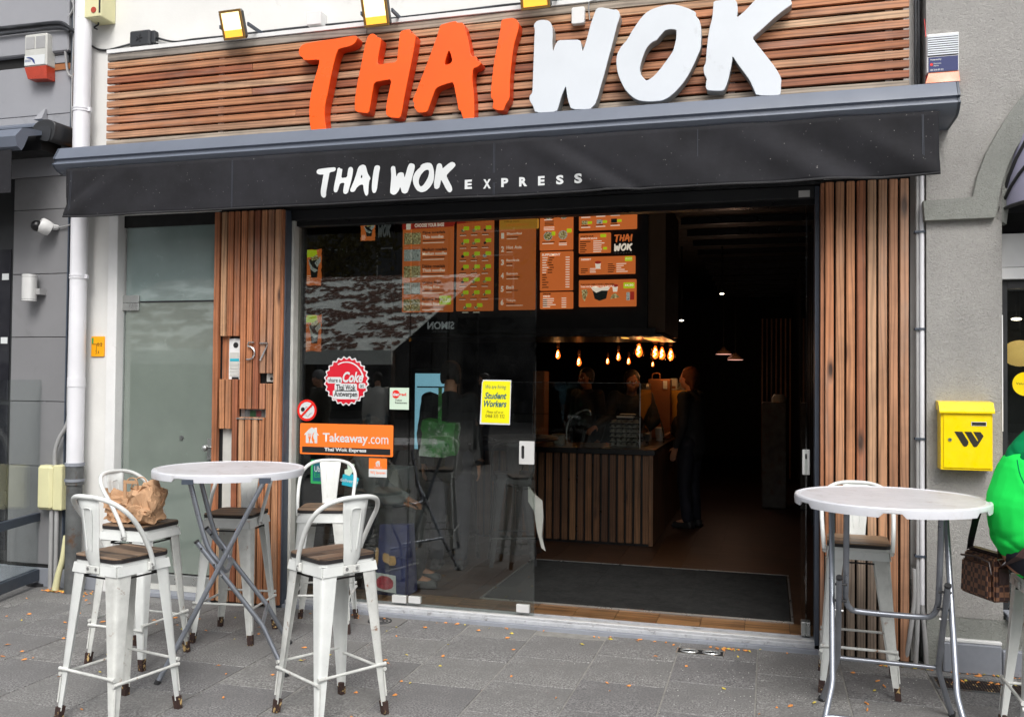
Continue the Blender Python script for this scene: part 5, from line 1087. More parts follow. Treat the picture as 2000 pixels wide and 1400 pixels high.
    for yo in (-.0045, .0035):
        P = [(-.014, -.178+yo, Hs+.055), (-.024, -.187+yo, Hs+.18), (-.026, -.193+yo, Hs+.235), (-.018, -.196+yo, Hs+.250), (.018, -.196+yo, Hs+.250), (.026, -.193+yo, Hs+.235), (.024, -.187+yo, Hs+.18), (.014, -.178+yo, Hs+.055)]
        MB().tube(catmull(P, 4), .0028, 6).build('pressed_line', 'white_metal', o, smooth=60)
    for s in (-1, 1): MB().tube([(s*.028, -.153, Hs-.035), (s*.028, -.169, Hs-.035)], .008, 10).build('bolt', 'bolt_metal', o)
    MB().box(-.044, .044, -.1665, -.1605, Hs-.056, Hs-.02, bev=.002).build('splat_plate', 'worn_white', o)
    return t
stool0 = make_stool()
G1 = 'worn white metal bar stools with wooden seats'
STOOLS = [((-2.985, -2.045), -11.6, 'white metal bar stool nearest the camera at left, its back toward the camera'),
          ((-2.03, -1.735), 60, 'white bar stool with rusty bolts in front of the shop window, its back turned right'),
          ((-3.48, -1.285), -93, 'white bar stool holding the brown paper bag'),
          ((-3.205, -0.735), 188, 'white bar stool against the cedar pier behind the left round table'),
          ((-2.783, -0.372), 198, 'white bar stool closest to the shop window, under the orange sticker'),
          ((0.465, -0.535), 177, 'white bar stool behind the right round table, before the slatted pier'),
          ((1.245, -1.165), -90, 'white bar stool at the right edge, under the person in green')]
for i, ((x, y), a, lab) in enumerate(STOOLS):
    o = stool0 if i == 0 else copy_tree(stool0)
    o.location = (x, y, 0); o.rotation_euler = (0, 0, math.radians(a)); tag(o, lab, 'bar stool', G1)

# ================================================================ folding tables
def make_table(fa=.315, fb=.33, ox=0.0, oy=0.0):
    t = thing('round_table', 'x', 'table'); r = .425; zt = 1.088
    mb = MB()
    n = 144; prof = [(r-.03, zt-.003), (r-.016, zt-.003), (r-.012, zt), (r-.004, zt), (r, zt-.006), (r+.001, zt-.02)]
    rings = [[mb.b.verts.new((ox+q*math.cos(2*PI*k/n), oy+q*math.sin(2*PI*k/n), z)) for k in range(n)] for q, z in prof]
    for A, B_ in zip(rings, rings[1:]):
        for k in range(n): mb.b.faces.new((A[k], A[(k+1) % n], B_[(k+1) % n], B_[k]))
    mb.b.faces.new(rings[0])
    # skirt with shallow cut-outs
    def skirt(k):
        a = (k/n*360) % 60; return .024 if 20 < a < 33 else .043
    low = [mb.b.verts.new((ox+(r-.001)*math.cos(2*PI*k/n), oy+(r-.001)*math.sin(2*PI*k/n), zt-skirt(k))) for k in range(n)]
    inn = [mb.b.verts.new((ox+(r-.006)*math.cos(2*PI*k/n), oy+(r-.006)*math.sin(2*PI*k/n), zt-skirt(k))) for k in range(n)]
    und = [mb.b.verts.new((ox+(r-.012)*math.cos(2*PI*k/n), oy+(r-.012)*math.sin(2*PI*k/n), zt-.022)) for k in range(n)]
    for A, B_ in ((rings[-1], low), (low, inn), (inn, und)):
        for k in range(n): mb.b.faces.new((A[k], A[(k+1) % n], B_[(k+1) % n], B_[k]))
    mb.b.faces.new(und[::-1])
    tp_ = mb.build('table_top', 'table_plastic', t, smooth=28); tp_.data.materials.append(MATS['table_dull'])
    for p in tp_.data.polygons:
        if p.center.z > zt-.0035 and p.area > .1 and p.normal.z > .5: p.material_index = 1
    m = 'silver_tube'
    # frame A: long legs from the far underside to the near feet
    for s in (-1, 1):
        P = [(s*.255, .20, zt-.03), (s*.255, -.19, .27), (s*.258, -.205, .245), (fa*s, -fb, .0)]
        MB().tube(P, .0135, 12).build('leg', m, t, smooth=50)
        MB().tube([(fa*s-s*.004, -fb+.008, .02), (fa*s, -fb-.001, 0)], .0165, 12).build('foot_cap', 'black_rubber', t, smooth=50)
        P = [(s*.225, -.15, .72), (s*.225, .19, .27), (s*.228, .205, .245), ((fa-.015)*s, fb, .0)]
        MB().tube(P, .0135, 12).build('leg', m, t, smooth=50)
        MB().tube([((fa-.015)*s, fb-.008, .02), ((fa-.015)*s, fb+.001, 0)], .0165, 12).build('foot_cap', 'black_rubber', t, smooth=50)
        MB().tube([(s*.225, -.150, .72), (s*.225, -.157, .73)], .0145, 12).build('end_cap', 'black_rubber', t)
        MB().tube([(s*.205, -.02, .545), (s*.268, -.02, .548)], .006, 8).build('pivot_bolt', 'bolt_metal', t)
        for z, y in ((.69, -.127), (.60, -.06)): MB().tube([(s*.190, y, z), (s*.243, y, z)], .006, 8).build('bolt', 'black_rubber', t)
    U = [(-.195, -.20, zt-.03), (-.195, -.11, .72), (-.195, -.045, .61), (-.175, -.02, .56), (-.135, -.005, .545), (0, -.003, .542), (.135, -.005, .545), (.175, -.02, .56), (.195, -.045, .61), (.195, -.11, .72), (.195, -.20, zt-.03)]
    MB().tube(catmull(U, 5), .0135, 12).build('hinge_frame', m, t, smooth=50)
    MB().tube([(-.287, -.268, .125), (-.25, -.262, .130), (.25, -.262, .130), (.287, -.268, .125)], [.015, .011, .011, .015], 10).build('crossbar', m, t, smooth=50)
    MB().tube([(-.232, .198, .262), (.232, .198, .262)], .011, 10).build('crossbar', m, t, smooth=50)
    MB().box(-.27, .27, -.23, -.17, zt-.05, zt-.024).build('bracket', 'slate_frame', t); MB().box(-.27, .27, .17, .23, zt-.05, zt-.024).build('bracket', 'slate_frame', t)
    return t
tb = make_table(ox=-0.13, oy=-0.02); tb.location = (-2.94, -1.21, 0); tb.rotation_euler = (0, 0, math.radians(-62)); G2 = 'round white folding tables'
tag(tb, 'round white plastic folding table on crossed legs at left, between the stools', 'table', G2)
tb2 = make_table(); tag(tb2, 'round white plastic folding table at right, in front of the slatted pier', 'table', G2)
tb2.location = (0.548, -1.19, 0); tb2.rotation_euler = (0, 0, math.radians(-3))

# ================================================================ brown paper bag on the stool
def crumple(o, amp, sc, seed=0):
    for v in o.data.vertices:
        n_ = noise.noise_vector(v.co*sc+Vector((seed, 0, 0))); n2 = noise.noise_vector(v.co*sc*2.7+Vector((seed, 5, 0)))
        v.co += (n_+n2*.5)*amp
    o.data.update()
pb = thing('paper_bag', 'crumpled brown paper carrier bag with twisted handles lying on the stool', 'bag', (-3.50, -1.31, .777), math.radians(-8))
mb = MB(); mb.box(-.155, .15, -.085, .085, 0.004, .17); bmesh.ops.subdivide_edges(mb.b, edges=mb.b.edges[:], cuts=17, use_grid_fill=True)
for v in mb.b.verts:
    z = v.co.z; f = z/.17; v.co.y *= 1-.55*f; v.co.x *= 1+.12*f
    if z > .12: v.co.z += .03*math.sin(v.co.x*22)+(.03 if v.co.x > .08 else 0)
    d = noise.noise_vector(v.co*13); v.co += d*.028
    for fr_, am in ((9, .030), (19, .014)):
        dd, pp = noise.voronoi(v.co*fr_); v.co += Vector((math.sin(pp[0].x*40), math.cos(pp[0].y*40), math.sin(pp[0].z*40)))*am*min(dd[0], .6)
    v.co.z = max(v.co.z, .003)
mb.build('bag_body', 'paper_bag', pb)
for yy, tl in ((-.02, .0), (.03, .015)):
    MB().tube(catmull([(-.06, yy, .15), (-.062, yy, .20), (-.045+tl, yy+.01, .245), (.0+tl, yy+.015, .25), (.028+tl, yy+.01, .215), (.03, yy, .15)]), .004, 6).build('handle', 'paper_bag', pb, smooth=60)
MB().box(-.066, -.046, -.028, -.022, .13, .225).box(.018, .040, -.028, -.022, .13, .215).box(-.066, .040, -.029, -.0225, .222, .24).build('handle_strip', 'paper_bag', pb)

# ================================================================ interior
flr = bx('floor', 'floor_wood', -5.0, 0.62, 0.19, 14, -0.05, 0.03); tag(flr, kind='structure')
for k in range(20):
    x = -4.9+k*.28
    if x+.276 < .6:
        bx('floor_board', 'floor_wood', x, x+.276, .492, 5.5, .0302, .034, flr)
        bx('floor_board', 'floor_wood_daylit', x, x+.276, .192, .490, .0302, .034, flr)  # same floor painted brighter where daylight reaches in over the sill
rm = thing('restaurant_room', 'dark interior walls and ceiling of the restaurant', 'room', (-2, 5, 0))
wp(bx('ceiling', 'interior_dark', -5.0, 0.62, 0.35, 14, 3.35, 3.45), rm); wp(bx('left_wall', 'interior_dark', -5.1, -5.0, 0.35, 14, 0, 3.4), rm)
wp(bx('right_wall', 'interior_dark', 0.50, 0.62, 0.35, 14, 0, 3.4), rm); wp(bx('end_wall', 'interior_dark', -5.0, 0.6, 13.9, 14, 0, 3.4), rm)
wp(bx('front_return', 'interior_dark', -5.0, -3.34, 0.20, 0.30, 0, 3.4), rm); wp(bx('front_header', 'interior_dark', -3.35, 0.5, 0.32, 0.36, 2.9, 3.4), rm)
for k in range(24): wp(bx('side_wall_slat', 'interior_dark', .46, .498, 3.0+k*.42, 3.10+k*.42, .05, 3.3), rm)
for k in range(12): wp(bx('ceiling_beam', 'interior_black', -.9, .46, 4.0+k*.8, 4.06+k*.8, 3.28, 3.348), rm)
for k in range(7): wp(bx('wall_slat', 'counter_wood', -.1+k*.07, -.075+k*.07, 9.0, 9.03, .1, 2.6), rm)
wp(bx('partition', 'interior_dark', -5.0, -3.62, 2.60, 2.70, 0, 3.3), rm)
# entrance mat with ribs
em = thing('entrance_mat', 'black ribbed entrance mat let into the wooden floor behind the threshold', 'mat', (-.9, 1.2, .034))
wp(bx('base', 'mat_rubber', -1.98, .15, .51, 1.97, .0345, .038), em)
f = MB(); frame_box(f, -1.995, .165, .495, 1.985, .0345, .044, .012); wp(f.build('mat_frame', 'steel'), em)
m = MB()
for k in range(72): m.box(-1.97, .14, .522+k*.02, .532+k*.02, .0385, .0435)
o = wp(m.build('ribs', 'mat_rubber'), em); o['kind'] = 'stuff'
for x in (-1.28, -.55): wp(bx('mat_joint', 'mat_rubber', x, x+.004, .51, 1.97, .0440, .0450), em)

# counter
co = thing('service_counter', 'slatted wooden service counter with black worktop edge', 'counter', (-2.2, 3.2, .03))
for k in range(22):
    x = -1.085-k*.079-.062; wp(bx('slat', 'counter_wood', x, x+.056, 2.905, 2.93, .06, .90, None, .002), co)
wp(bx('core', 'interior_black', -3.6, -1.09, 2.931, 3.60, .03, .90), co); wp(bx('end_panel', 'counter_wood', -1.088, -1.05, 2.90, 7.5, .04, .90), co)
wp(bx('side_body', 'interior_black', -1.5, -1.089, 3.61, 7.5, .03, .90), co)
wp(bx('worktop', 'interior_black', -3.6, -1.03, 2.88, 3.65, .902, .955, None, .004), co); wp(bx('worktop', 'interior_black', -1.55, -1.03, 3.652, 7.5, .902, .955, None, .004), co)
cgx = thing('counter_screen', 'low glass screen standing on the counter edge', 'glass screen', (-1.8, 2.95, .955))
wp(bx('front_pane', 'counter_glass', -2.7, -1.19, 2.93, 2.936, .957, 1.585), cgx); wp(bx('side_pane', 'counter_glass', -1.18, -1.175, 2.93, 3.8, .957, 1.585), cgx)
for x in (-2.25, -1.185): wp(bx('post', 'steel', x, x+.008, 2.937, 2.95, .957, 1.585), cgx)
wp(bx('glass_shelf', 'counter_glass', -2.7, -1.19, 2.94, 3.14, 1.27, 1.278), cgx); wp(bx('top_edge', 'steel', -2.7, -1.18, 2.9295, 2.9365, 1.586, 1.589), cgx)
for s in range(2):
    y = 3.9+s*.75; wp(MB().tube(catmull([(-1.06, y, .957), (-1.07, y, 1.10), (-1.13, y, 1.24), (-1.25, y, 1.30), (-1.42, y, 1.31)]), .008, 6).build('curved_rail', 'steel', smooth=60), cgx)
fa_ = thing('tap', 'curved chrome tap behind the counter glass', 'tap', (-1.9, 3.2, .955))
k_ = [(-1.938,1.018),(-1.934,1.12),(-1.908,1.203),(-1.841,1.275),(-1.753,1.313),(-1.706,1.308),(-1.685,1.263)]
wp(MB().tube(catmull([(a, 3.1, b) for a, b in k_]), .009, 8).build('spout', 'steel', smooth=60), fa_)
# stacked egg trays
et = thing('egg_tray_stack', 'stack of cardboard egg trays with a folded cloth on top', 'egg trays', (-1.4, 3.35, .957))
tag(et, group='x'); del et['group']
for k in range(6):
    m = MB()
    for i in range(5):
        for j in range(3): m.lathe([(.026, 0), (.018, .028)], (-1.50+i*.055, 3.30+j*.055, .96+k*.045), 8)
    m.box(-1.53, -1.25, 3.27, 3.45, .958+k*.045, .966+k*.045); wp(m.build('tray', 'egg_carton'), et)
cl = MB().box(-1.47, -1.30, 3.30, 3.42, 1.235, 1.255, bev=.008).box(-1.44, -1.28, 3.31, 3.41, 1.256, 1.275, bev=.008).build('folded_cloth', 'cloth_white'); tag(cl, 'pale folded cloth lying on the egg trays', 'cloth')
for k, (x, y, r, h) in enumerate(((-1.22, 3.45, .07, .12), (-2.05, 3.3, .08, .10), (-2.3, 3.35, .06, .16), (-1.14, 4.2, .05, .14), (-1.2, 5.5, .07, .2))):
    o = MB().lathe([(r*.8, 0), (r, h*.9), (r*1.05, h), (r*.6, h*1.05)], (x, y, .957), 18).build('food_tub', ['steel', 'egg_carton', 'kraft_dark', 'cloth_white', 'steel'][k], smooth=40)
    tag(o, ['steel food tub right of the egg trays', 'grey food tub behind the counter glass left of the tap', 'tall brown food tub behind the counter glass', 'small white tub near the paper carrier bag', 'steel food tub far along the side counter'][k], 'food tub')
# bags, boxes, rice cooker on the side counter
def depth_box(name, m, ptl, pbr, Y, dep, label, cat):
    (x0, z1), (x1, z0) = ptl, pbr
    t = thing(name, label, cat, ((x0+x1)/2, Y, z0)); wp(bx('body', m, x0, x1, Y, Y+dep, z0, z1, None, .006), t); return t
a, b = [(-1.317,1.63),(-1.066,1.313)]
t = depth_box('carrier_bag', 'kraft_dark', a, (b[0], .957), 4.6, .16, 'tall brown paper carrier bag with receipt standing on the counter', 'bag')
wp(MB().tube(catmull([(a[0]+.04, 4.64, a[1]), (a[0]+.05, 4.64, a[1]+.06), (a[0]+.12, 4.64, a[1]+.06), (a[0]+.13, 4.64, a[1])]), .005, 6).build('handle', 'kraft_dark'), t); wp(bx('receipt', 'cloth_white', b[0]-.08, b[0]-.035, 4.595, 4.599, a[1]-.11, a[1]-.02), t)
a, b = [(-1.12,1.5),(-0.834,1.066)]
t = depth_box('cardboard_box', 'cardboard_yellow', a, (b[0], .957), 5.0, .3, 'yellow cardboard box lit by the bulbs on the counter', 'box')
a2, b2 = [(-1.114,1.639),(-1.03,1.506)]
t = thing('takeaway_box', 'folded white noodle box standing on the yellow cardboard box', 'box', (a2[0], 5.1, b2[1])); wp(bx('body', 'cloth_white', a2[0], b2[0], 5.05, 5.12, a[1]+.001, a2[1], None, .01), t); wp(bx('logo', 'kraft_dark', a2[0]+.02, b2[0]-.02, 5.047, 5.0495, a[1]+.02, a[1]+.05), t)
c = (-0.956,1.501)
t = thing('rice_cooker', 'shiny domed rice cooker on the yellow cardboard box', 'cooker', (c[0], 5.15, a[1])); wp(MB().lathe([(.09, 0), (.095, .03), (.085, .08), (.055, .12), (.0151, .135)], (c[0], 5.15, a[1]+.001), 20).build('dome', 'steel', smooth=50), t)
c = (-0.912,1.1)
t = thing('plastic_bag', 'black plastic bag slumped on the counter edge beside the yellow box', 'bag', (c[0], 4.4, .957)); o = MB().ball((c[0], 4.4, 1.10), .145, 20, (.85, .7, 1)).build('bag_body', 'strap_black', smooth=70); crumple(o, .03, 8); wp(o, t)
a, b = [(-2.366,1.701),(-2.241,1.528)]
t = depth_box('storage_box', 'kraft_dark', a, (b[0], .957), 3.4, .2, 'brown carton behind the counter glass next to the door edge', 'box')

# menu bulkhead
bh = thing('menu_bulkhead', 'black overhead panel carrying the orange menu boards', 'menu panel', (-2.3, 2.7, 2.1))
wp(bx('face', 'interior_dark', -3.6, -1.075, 2.62, 2.70, 2.10, 3.30), bh); wp(bx('side', 'hood_side', -1.074, -.915, 2.66, 3.9, 2.06, 3.30), bh)
wp(bx('hood', 'dark_screenbox', -3.6, -.93, 2.60, 3.9, 2.02, 2.045, None, .003), bh); wp(bx('hood_lip', 'dark_screenbox', -3.6, -1.0, 2.605, 2.63, 2.046, 2.099), bh)
wp(bx('hood_lamp', 'hood_glow', -1.34, -1.29, 2.75, 2.95, 2.014, 2.019), bh); wp(bx('hood_lamp', 'hood_glow', -1.14, -1.03, 2.85, 3.3, 2.014, 2.019), bh)
YM = 2.595
def board(x0, z0, x1, z1, label, m='menu_orange'):
    t = thing('menu_board', label, 'menu board', (x0, YM, z0), 0, 'orange menu boards')
    wp(outline('sheet', [rrect(x0, z0, x1, z1, .008)], YM, .02, m), t); t['r'] = (x0, z0, x1, z1); del t['r']
    w, h = x1-x0, z1-z0
    P = {'a': lambda u, v: (x0+u*w, z0+v*h)}
    def T(s, u0, v0, u1, v1, m, **k): return wp(text(s, x0+u0*w, z0+v0*h, x0+u1*w, z0+v1*h, YM-.0050, m, **k), t)
    def B(rects, m, y=YM-.0012): return wp(bars('print_lines', [(x0+a*w, z0+b*h, x0+c*w, z0+d*h) for a, b, c, d in rects], y, m, None), t)
    def Q(u0, v0, u1, v1, m, name='picture', rd=.004, y=YM-.0022): return wp(outline(name, [rrect(x0+u0*w, z0+v0*h, x0+u1*w, z0+v1*h, rd)], y, .001, m), t)
    return t, T, B, Q
# board 1
t, T, B, Q = board(-3.51, 2.27, -2.975, 3.20, 'tall menu board of noodle and rice bases with five food pictures')
wp(outline('header', [[(-3.515, 3.095), (-2.975, 3.108), (-2.948, 3.16), (-2.98, 3.205), (-3.515, 3.205)]], YM-.003, .002, 'menu_red'), t)
T('CHOOSE YOUR BASE', .24, .905, .82, .945, 'menu_white', bold=.04); T('KIES JE BASIS', .24, .955, .66, .985, 'menu_gold', bold=.02)
Q(.07, .885, .16, .985, 'menu_white', 'step_mark', y=YM-.0042)
for k, (nl, en, m_n) in enumerate((('Fijne noedels', 'Thin noedels'.replace('noedels', 'noodles'), 'menu_noodle'), ('Medium noedels', 'Medium noodles', 'menu_rice'), ('Dikke noedels', 'Thick noodles', 'menu_noodle'), ('Witte Rijst', 'White Rice', 'menu_rice'), ('Bruine Rijst', 'Brown Rice', 'menu_food'))):
    v = .86-k*.178
    Q(.03, v-.135, .36, v-.01, m_n); L_ = len(nl)/14*.48
    T(nl, .40, v-.035, .40+L_, v-.0, 'menu_ink', bold=.03); T(en, .40, v-.078, .40+len(en)/14*.48, v-.043, 'menu_white', bold=.03)
    B([(.40, v-.103, .84, v-.095)], 'menu_ink'); B([(.40, v-.128, .82, v-.120)], 'menu_white')
Q(.74, .075, .97, .17, 'menu_lime', 'price_flash', .015, y=YM-.004); wp(text('PLUS', -3.51+.76*.535, 2.27+.10*.93, -3.51+.95*.535, 2.27+.145*.93, YM-.0052, 'menu_white', bold=.03), t)
# board 2
t, T, B, Q = board(-2.94, 2.275, -2.562, 3.205, 'narrow menu board of small ingredients with lime price tags')
wp(outline('header', [[(-2.94, 3.13), (-2.562, 3.15), (-2.543, 3.185), (-2.56, 3.215), (-2.94, 3.212)]], YM-.003, .002, 'menu_red'), t); T('CHOOSE YOUR FAVORITES', .25, .93, .92, .948, 'menu_gold'); Q(.08, .965, .26, .985, 'menu_white', y=YM-.004)
rr = random.Random(5)
for r_ in range(7):
    for c_ in range(3 if r_ < 6 else 2):
        u = .12+c_*.30+(.08 if r_ == 6 else 0); v = .90-r_*.135
        cx = -2.94+(u+.05)*.378; cz = 2.275+(v-.055)*.93; R0 = rr.uniform(.012, .019)
        P = [(cx+R0*(1+.3*rr.random())*math.cos(a), cz+R0*(.8+.3*rr.random())*math.sin(a)) for a in [k*PI/5 for k in range(10)]]
        wp(outline('picture', [P], YM-.0022, .001, rr.choice(['menu_rice', 'menu_food', 'menu_dark', 'menu_noodle', 'menu_food'])), t)
        Q(u+.07, v-.05, u+.22, v-.01, 'menu_lime', 'price_tag', .008, y=YM-.0034)
        B([(u-.03, v-.098, u+.15, v-.091)], 'menu_ink'); B([(u-.03, v-.108, u+.14, v-.102)], 'menu_white')
# board 3
t, T, B, Q = board(-2.505, 2.28, -2.142, 3.205, 'menu board listing six sauces from Shanghai to Tokyo')
wp(outline('header', [rrect(-2.50, 3.055, -2.11, 3.15, .012)], YM-.003, .002, 'menu_gold'), t); T('KIES JE SAUS', .15, .91, .55, .93, 'menu_ink'); T('CHOOSE YOUR SAUCE', .2, .875, .82, .898, 'menu_orange'); T('STEP', .40, .97, .6, .99, 'menu_white', bold=.04); T('STEP', .66, .97, .86, .99, 'menu_white', bold=.04)
for k, s in enumerate(('Shanghai', 'Hot Asia', 'Bangkok', 'Saigon', 'Bali', 'Tokyo')):
    v = .80-k*.139
    T(str(k+1), .06, v-.055, .14, v+.005, 'menu_white', bold=.04); T(s, .21, v-.025, .21+len(s)*.052, v+.008, 'menu_white', bold=.02); B([(.21, v-.045, .21+rr.uniform(.1, .4), v-.038)], 'menu_ink'); B([(.21, v-.062, .21+rr.uniform(.15, .5), v-.056)], 'menu_white')
# board 4
t, T, B, Q = board(-2.10, 2.845, -1.777, 3.225, 'menu board with four bowls, above the supplement list')
for (u, v, m_n) in ((.12, .84, 'menu_food'), (.57, .86, 'menu_food'), (.10, .27, 'menu_food'), (.55, .29, 'menu_noodle')):
    cx = -2.10+(u+.15)*.323; cz = 2.845+(v+.08)*.38
    wp(disc('bowl', cx, min(cz, 3.18), .043, YM-.0022, .001, 'menu_rice', n=20), t); wp(disc('food', cx, min(cz, 3.18), .036, YM-.0034, .001, m_n, n=20), t)
B([(.13, .79, .42, .81), (.60, .80, .82, .82), (.08, .19, .45, .21), (.60, .19, .80, .21)]+[(.15, .62+.035*k, .42, .635+.035*k) for k in range(4)], 'menu_ink'); B([(.13, .75, .38, .77), (.08, .155, .42, .175), (.58, .15, .82, .17), (.58, .11, .82, .13)]+[(.12, .50+.035*k, .44, .515+.035*k) for k in range(3)], 'menu_white')
Q(.36, .36, .47, .46, 'menu_lime', 'price_tag', y=YM-.0046); Q(.82, .42, .96, .52, 'menu_lime', 'price_tag', y=YM-.0046)
# supplement
t, T, B, Q = board(-2.095, 2.46, -1.775, 2.83, 'SUPPLEMENT price list board in the middle column')
T('SUPPLEMENT', .06, .89, .62, .95, 'menu_white', bold=.04)
for k in range(13):
    v = .835-k*.0635; ln = rr.uniform(.1, .2)
    B([(.07, v, .07+ln, v+.022)], 'menu_white' if k < 7 else 'menu_ink')
    if k < 7: B([(.12+ln, v, .12+ln+rr.uniform(.1, .22), v+.022)], 'menu_ink')
    B([(.78, v, .90, v+.022)], 'menu_white')
t, T, B, Q = board(-2.093, 2.285, -1.773, 2.445, 'small DRINKS price board at the bottom of the middle column')
T('DRANK', .09, .84, .35, .93, 'menu_ink', bold=.05); T('DRINK', .10, .70, .32, .80, 'menu_white', bold=.05)
B([(.09, .58-.12*k, .09+rr.uniform(.2, .4), .63-.12*k) for k in range(5)], 'menu_white'); B([(.09, .52-.12*k, .22, .57-.12*k) for k in range(4)], 'menu_ink'); B([(.66, .60-.13*k, .80, .65-.13*k) for k in range(5)], 'menu_white')
t, T, B, Q = board(-1.72, 3.02, -1.173, 3.225, 'wide menu board of seven side dishes at the top right')
for k, (u, v) in enumerate(((.05, .72), (.31, .74), (.56, .76), (.79, .82), (.05, .26), (.31, .28), (.56, .30))):
    Q(u, v, u+.10, v+.19, rr.choice(['menu_dark', 'menu_noodle', 'menu_rice']) if k != 3 else 'menu_lime'); Q(u+.105, v+.03, u+.18, v+.15, 'menu_lime', 'price_tag', .004, y=YM-.0034); B([(u-.01, v-.08, u+.11, v-.04)], 'menu_ink'); B([(u-.01, v-.14, u+.15, v-.10)], 'menu_white')
t, T, B, Q = board(-1.72, 2.805, -1.417, 2.993, 'menu board of separate sauces beside the small logo')
T('APARTE SAUS', .05, .80, .46, .88, 'menu_ink', bold=.04); T('SEPARATE SAUCE', .05, .69, .58, .77, 'menu_white', bold=.04); B([(.04, .56-.105*k, .04+rr.uniform(.15, .4), .60-.105*k) for k in range(6)], 'menu_ink'); B([(.46, .57-.105*k, .46+rr.uniform(.2, .35), .61-.105*k) for k in range(6)], 'menu_white'); Q(.68, .77, .86, .93, 'menu_lime', 'price_tag', y=YM-.0046); Q(.77, .15, .89, .28, 'menu_lime', 'price_tag', y=YM-.0046)
t, T, B, Q = board(-1.718, 2.603, -1.186, 2.770, 'wide DESSERT menu board with one cup')
T('DESSERT', .04, .80, .22, .90, 'menu_white', bold=.04)
def cup(cx, cz, s):
    wp(outline('cup', [[(cx-.028*s, cz+.02*s), (cx+.028*s, cz+.02*s), (cx+.02*s, cz-.04*s), (cx-.02*s, cz-.04*s)]], YM-.0024, .001, 'menu_white'), t); wp(outline('cup_top', [[(cx+.031*s*math.cos(a), cz+.02*s+.014*s*math.sin(a)) for a in [k*PI/8 for k in range(16)]]], YM-.0036, .001, 'menu_red'), t)
cup(-1.535, 2.695, 1.0)
B([(.04, .30-.10*k, .04+rr.uniform(.07, .14), .34-.10*k) for k in range(3)]+[(.52, .54-.11*k, .52+rr.uniform(.07, .14), .58-.11*k) for k in range(5)], 'menu_ink'); B([(.20, .31-.10*k, .20+rr.uniform(.1, .2), .35-.10*k) for k in range(3)]+[(.67, .55-.11*k, .67+rr.uniform(.08, .2), .59-.11*k) for k in range(5)], 'menu_white')
Q(.82, .70, .95, .95, 'menu_lime', 'price_flash', y=YM-.0046); T('€4,50', .83, .78, .94, .88, 'menu_white') and None
t, T, B, Q = board(-1.716, 2.30, -1.175, 2.552, 'wide family menu board with noodle box, cup and cans')
T('THAI WOK FAMILY VOOR 2 PERSONEN', .03, .80, .62, .86, 'menu_ink', bold=.03); T('THAI WOK FAMILY FOR 2 PEOPLE', .03, .71, .62, .78, 'menu_white', bold=.03)
Q(.78, .66, .97, .88, 'menu_lime', 'price_flash', y=YM-.0046); wp(text('44,90', -1.716+.80*.541, 2.30+.72*.252, -1.716+.95*.541, 2.30+.82*.252, YM-.006, 'menu_white', bold=.02), t)
cup(-1.372, 2.475, .95)
bxp = [(-1.585, 2.455), (-1.44, 2.455), (-1.455, 2.375), (-1.52, 2.355), (-1.565, 2.375)]
wp(outline('box_front', [bxp], YM-.0022, .001, 'menu_dark'), t); wp(outline('box_flaps', [[(-1.60, 2.48), (-1.585, 2.455), (-1.55, 2.43), (-1.50, 2.45), (-1.44, 2.45), (-1.42, 2.475), (-1.45, 2.49), (-1.51, 2.475), (-1.56, 2.495)]], YM-.0034, .001, 'menu_white'), t)
wp(outline('noodles', [[(-1.40, 2.41), (-1.37, 2.425), (-1.33, 2.385), (-1.35, 2.38), (-1.42, 2.37)]], YM-.0034, .001, 'menu_noodle'), t); wp(outline('roll', [[(-1.69, 2.46), (-1.64, 2.465), (-1.63, 2.43), (-1.66, 2.35), (-1.68, 2.38)]], YM-.0034, .001, 'menu_noodle'), t)
Q(.83, .22, .89, .52, 'menu_rice', 'can'); Q(.895, .24, .965, .54, 'menu_red', 'can')
lg = thing('logo_print', 'small orange and white Thai Wok logo between the menu boards', 'logo', (-1.3, YM, 2.82))
def relogo(keys, x0, z0, x1, z1, y, m, parent, flip=False):
    allp = [p for k in keys for q in VAL[k] for p in q]; a0, a1 = min(p[0] for p in allp), max(p[0] for p in allp); b0, b1 = min(p[1] for p in allp), max(p[1] for p in allp)
    for k in keys: wp(outline('letter', [[(x0+(a-a0)/(a1-a0)*(x1-x0), z0+(b-b0)/(b1-b0)*(z1-z0)) for a, b in q] for q in VAL[k]], y, .001, m), parent)
relogo('THAI', -1.388, 2.90, -1.215, 2.978, 2.617, 'menu_orange', lg); relogo('WOK', -1.388, 2.815, -1.215, 2.892, 2.617, 'menu_white', lg)
wp(text('EXPRESS', -1.38, 2.795, -1.22, 2.804, 2.617, 'menu_dim_text', space=1.8), lg)

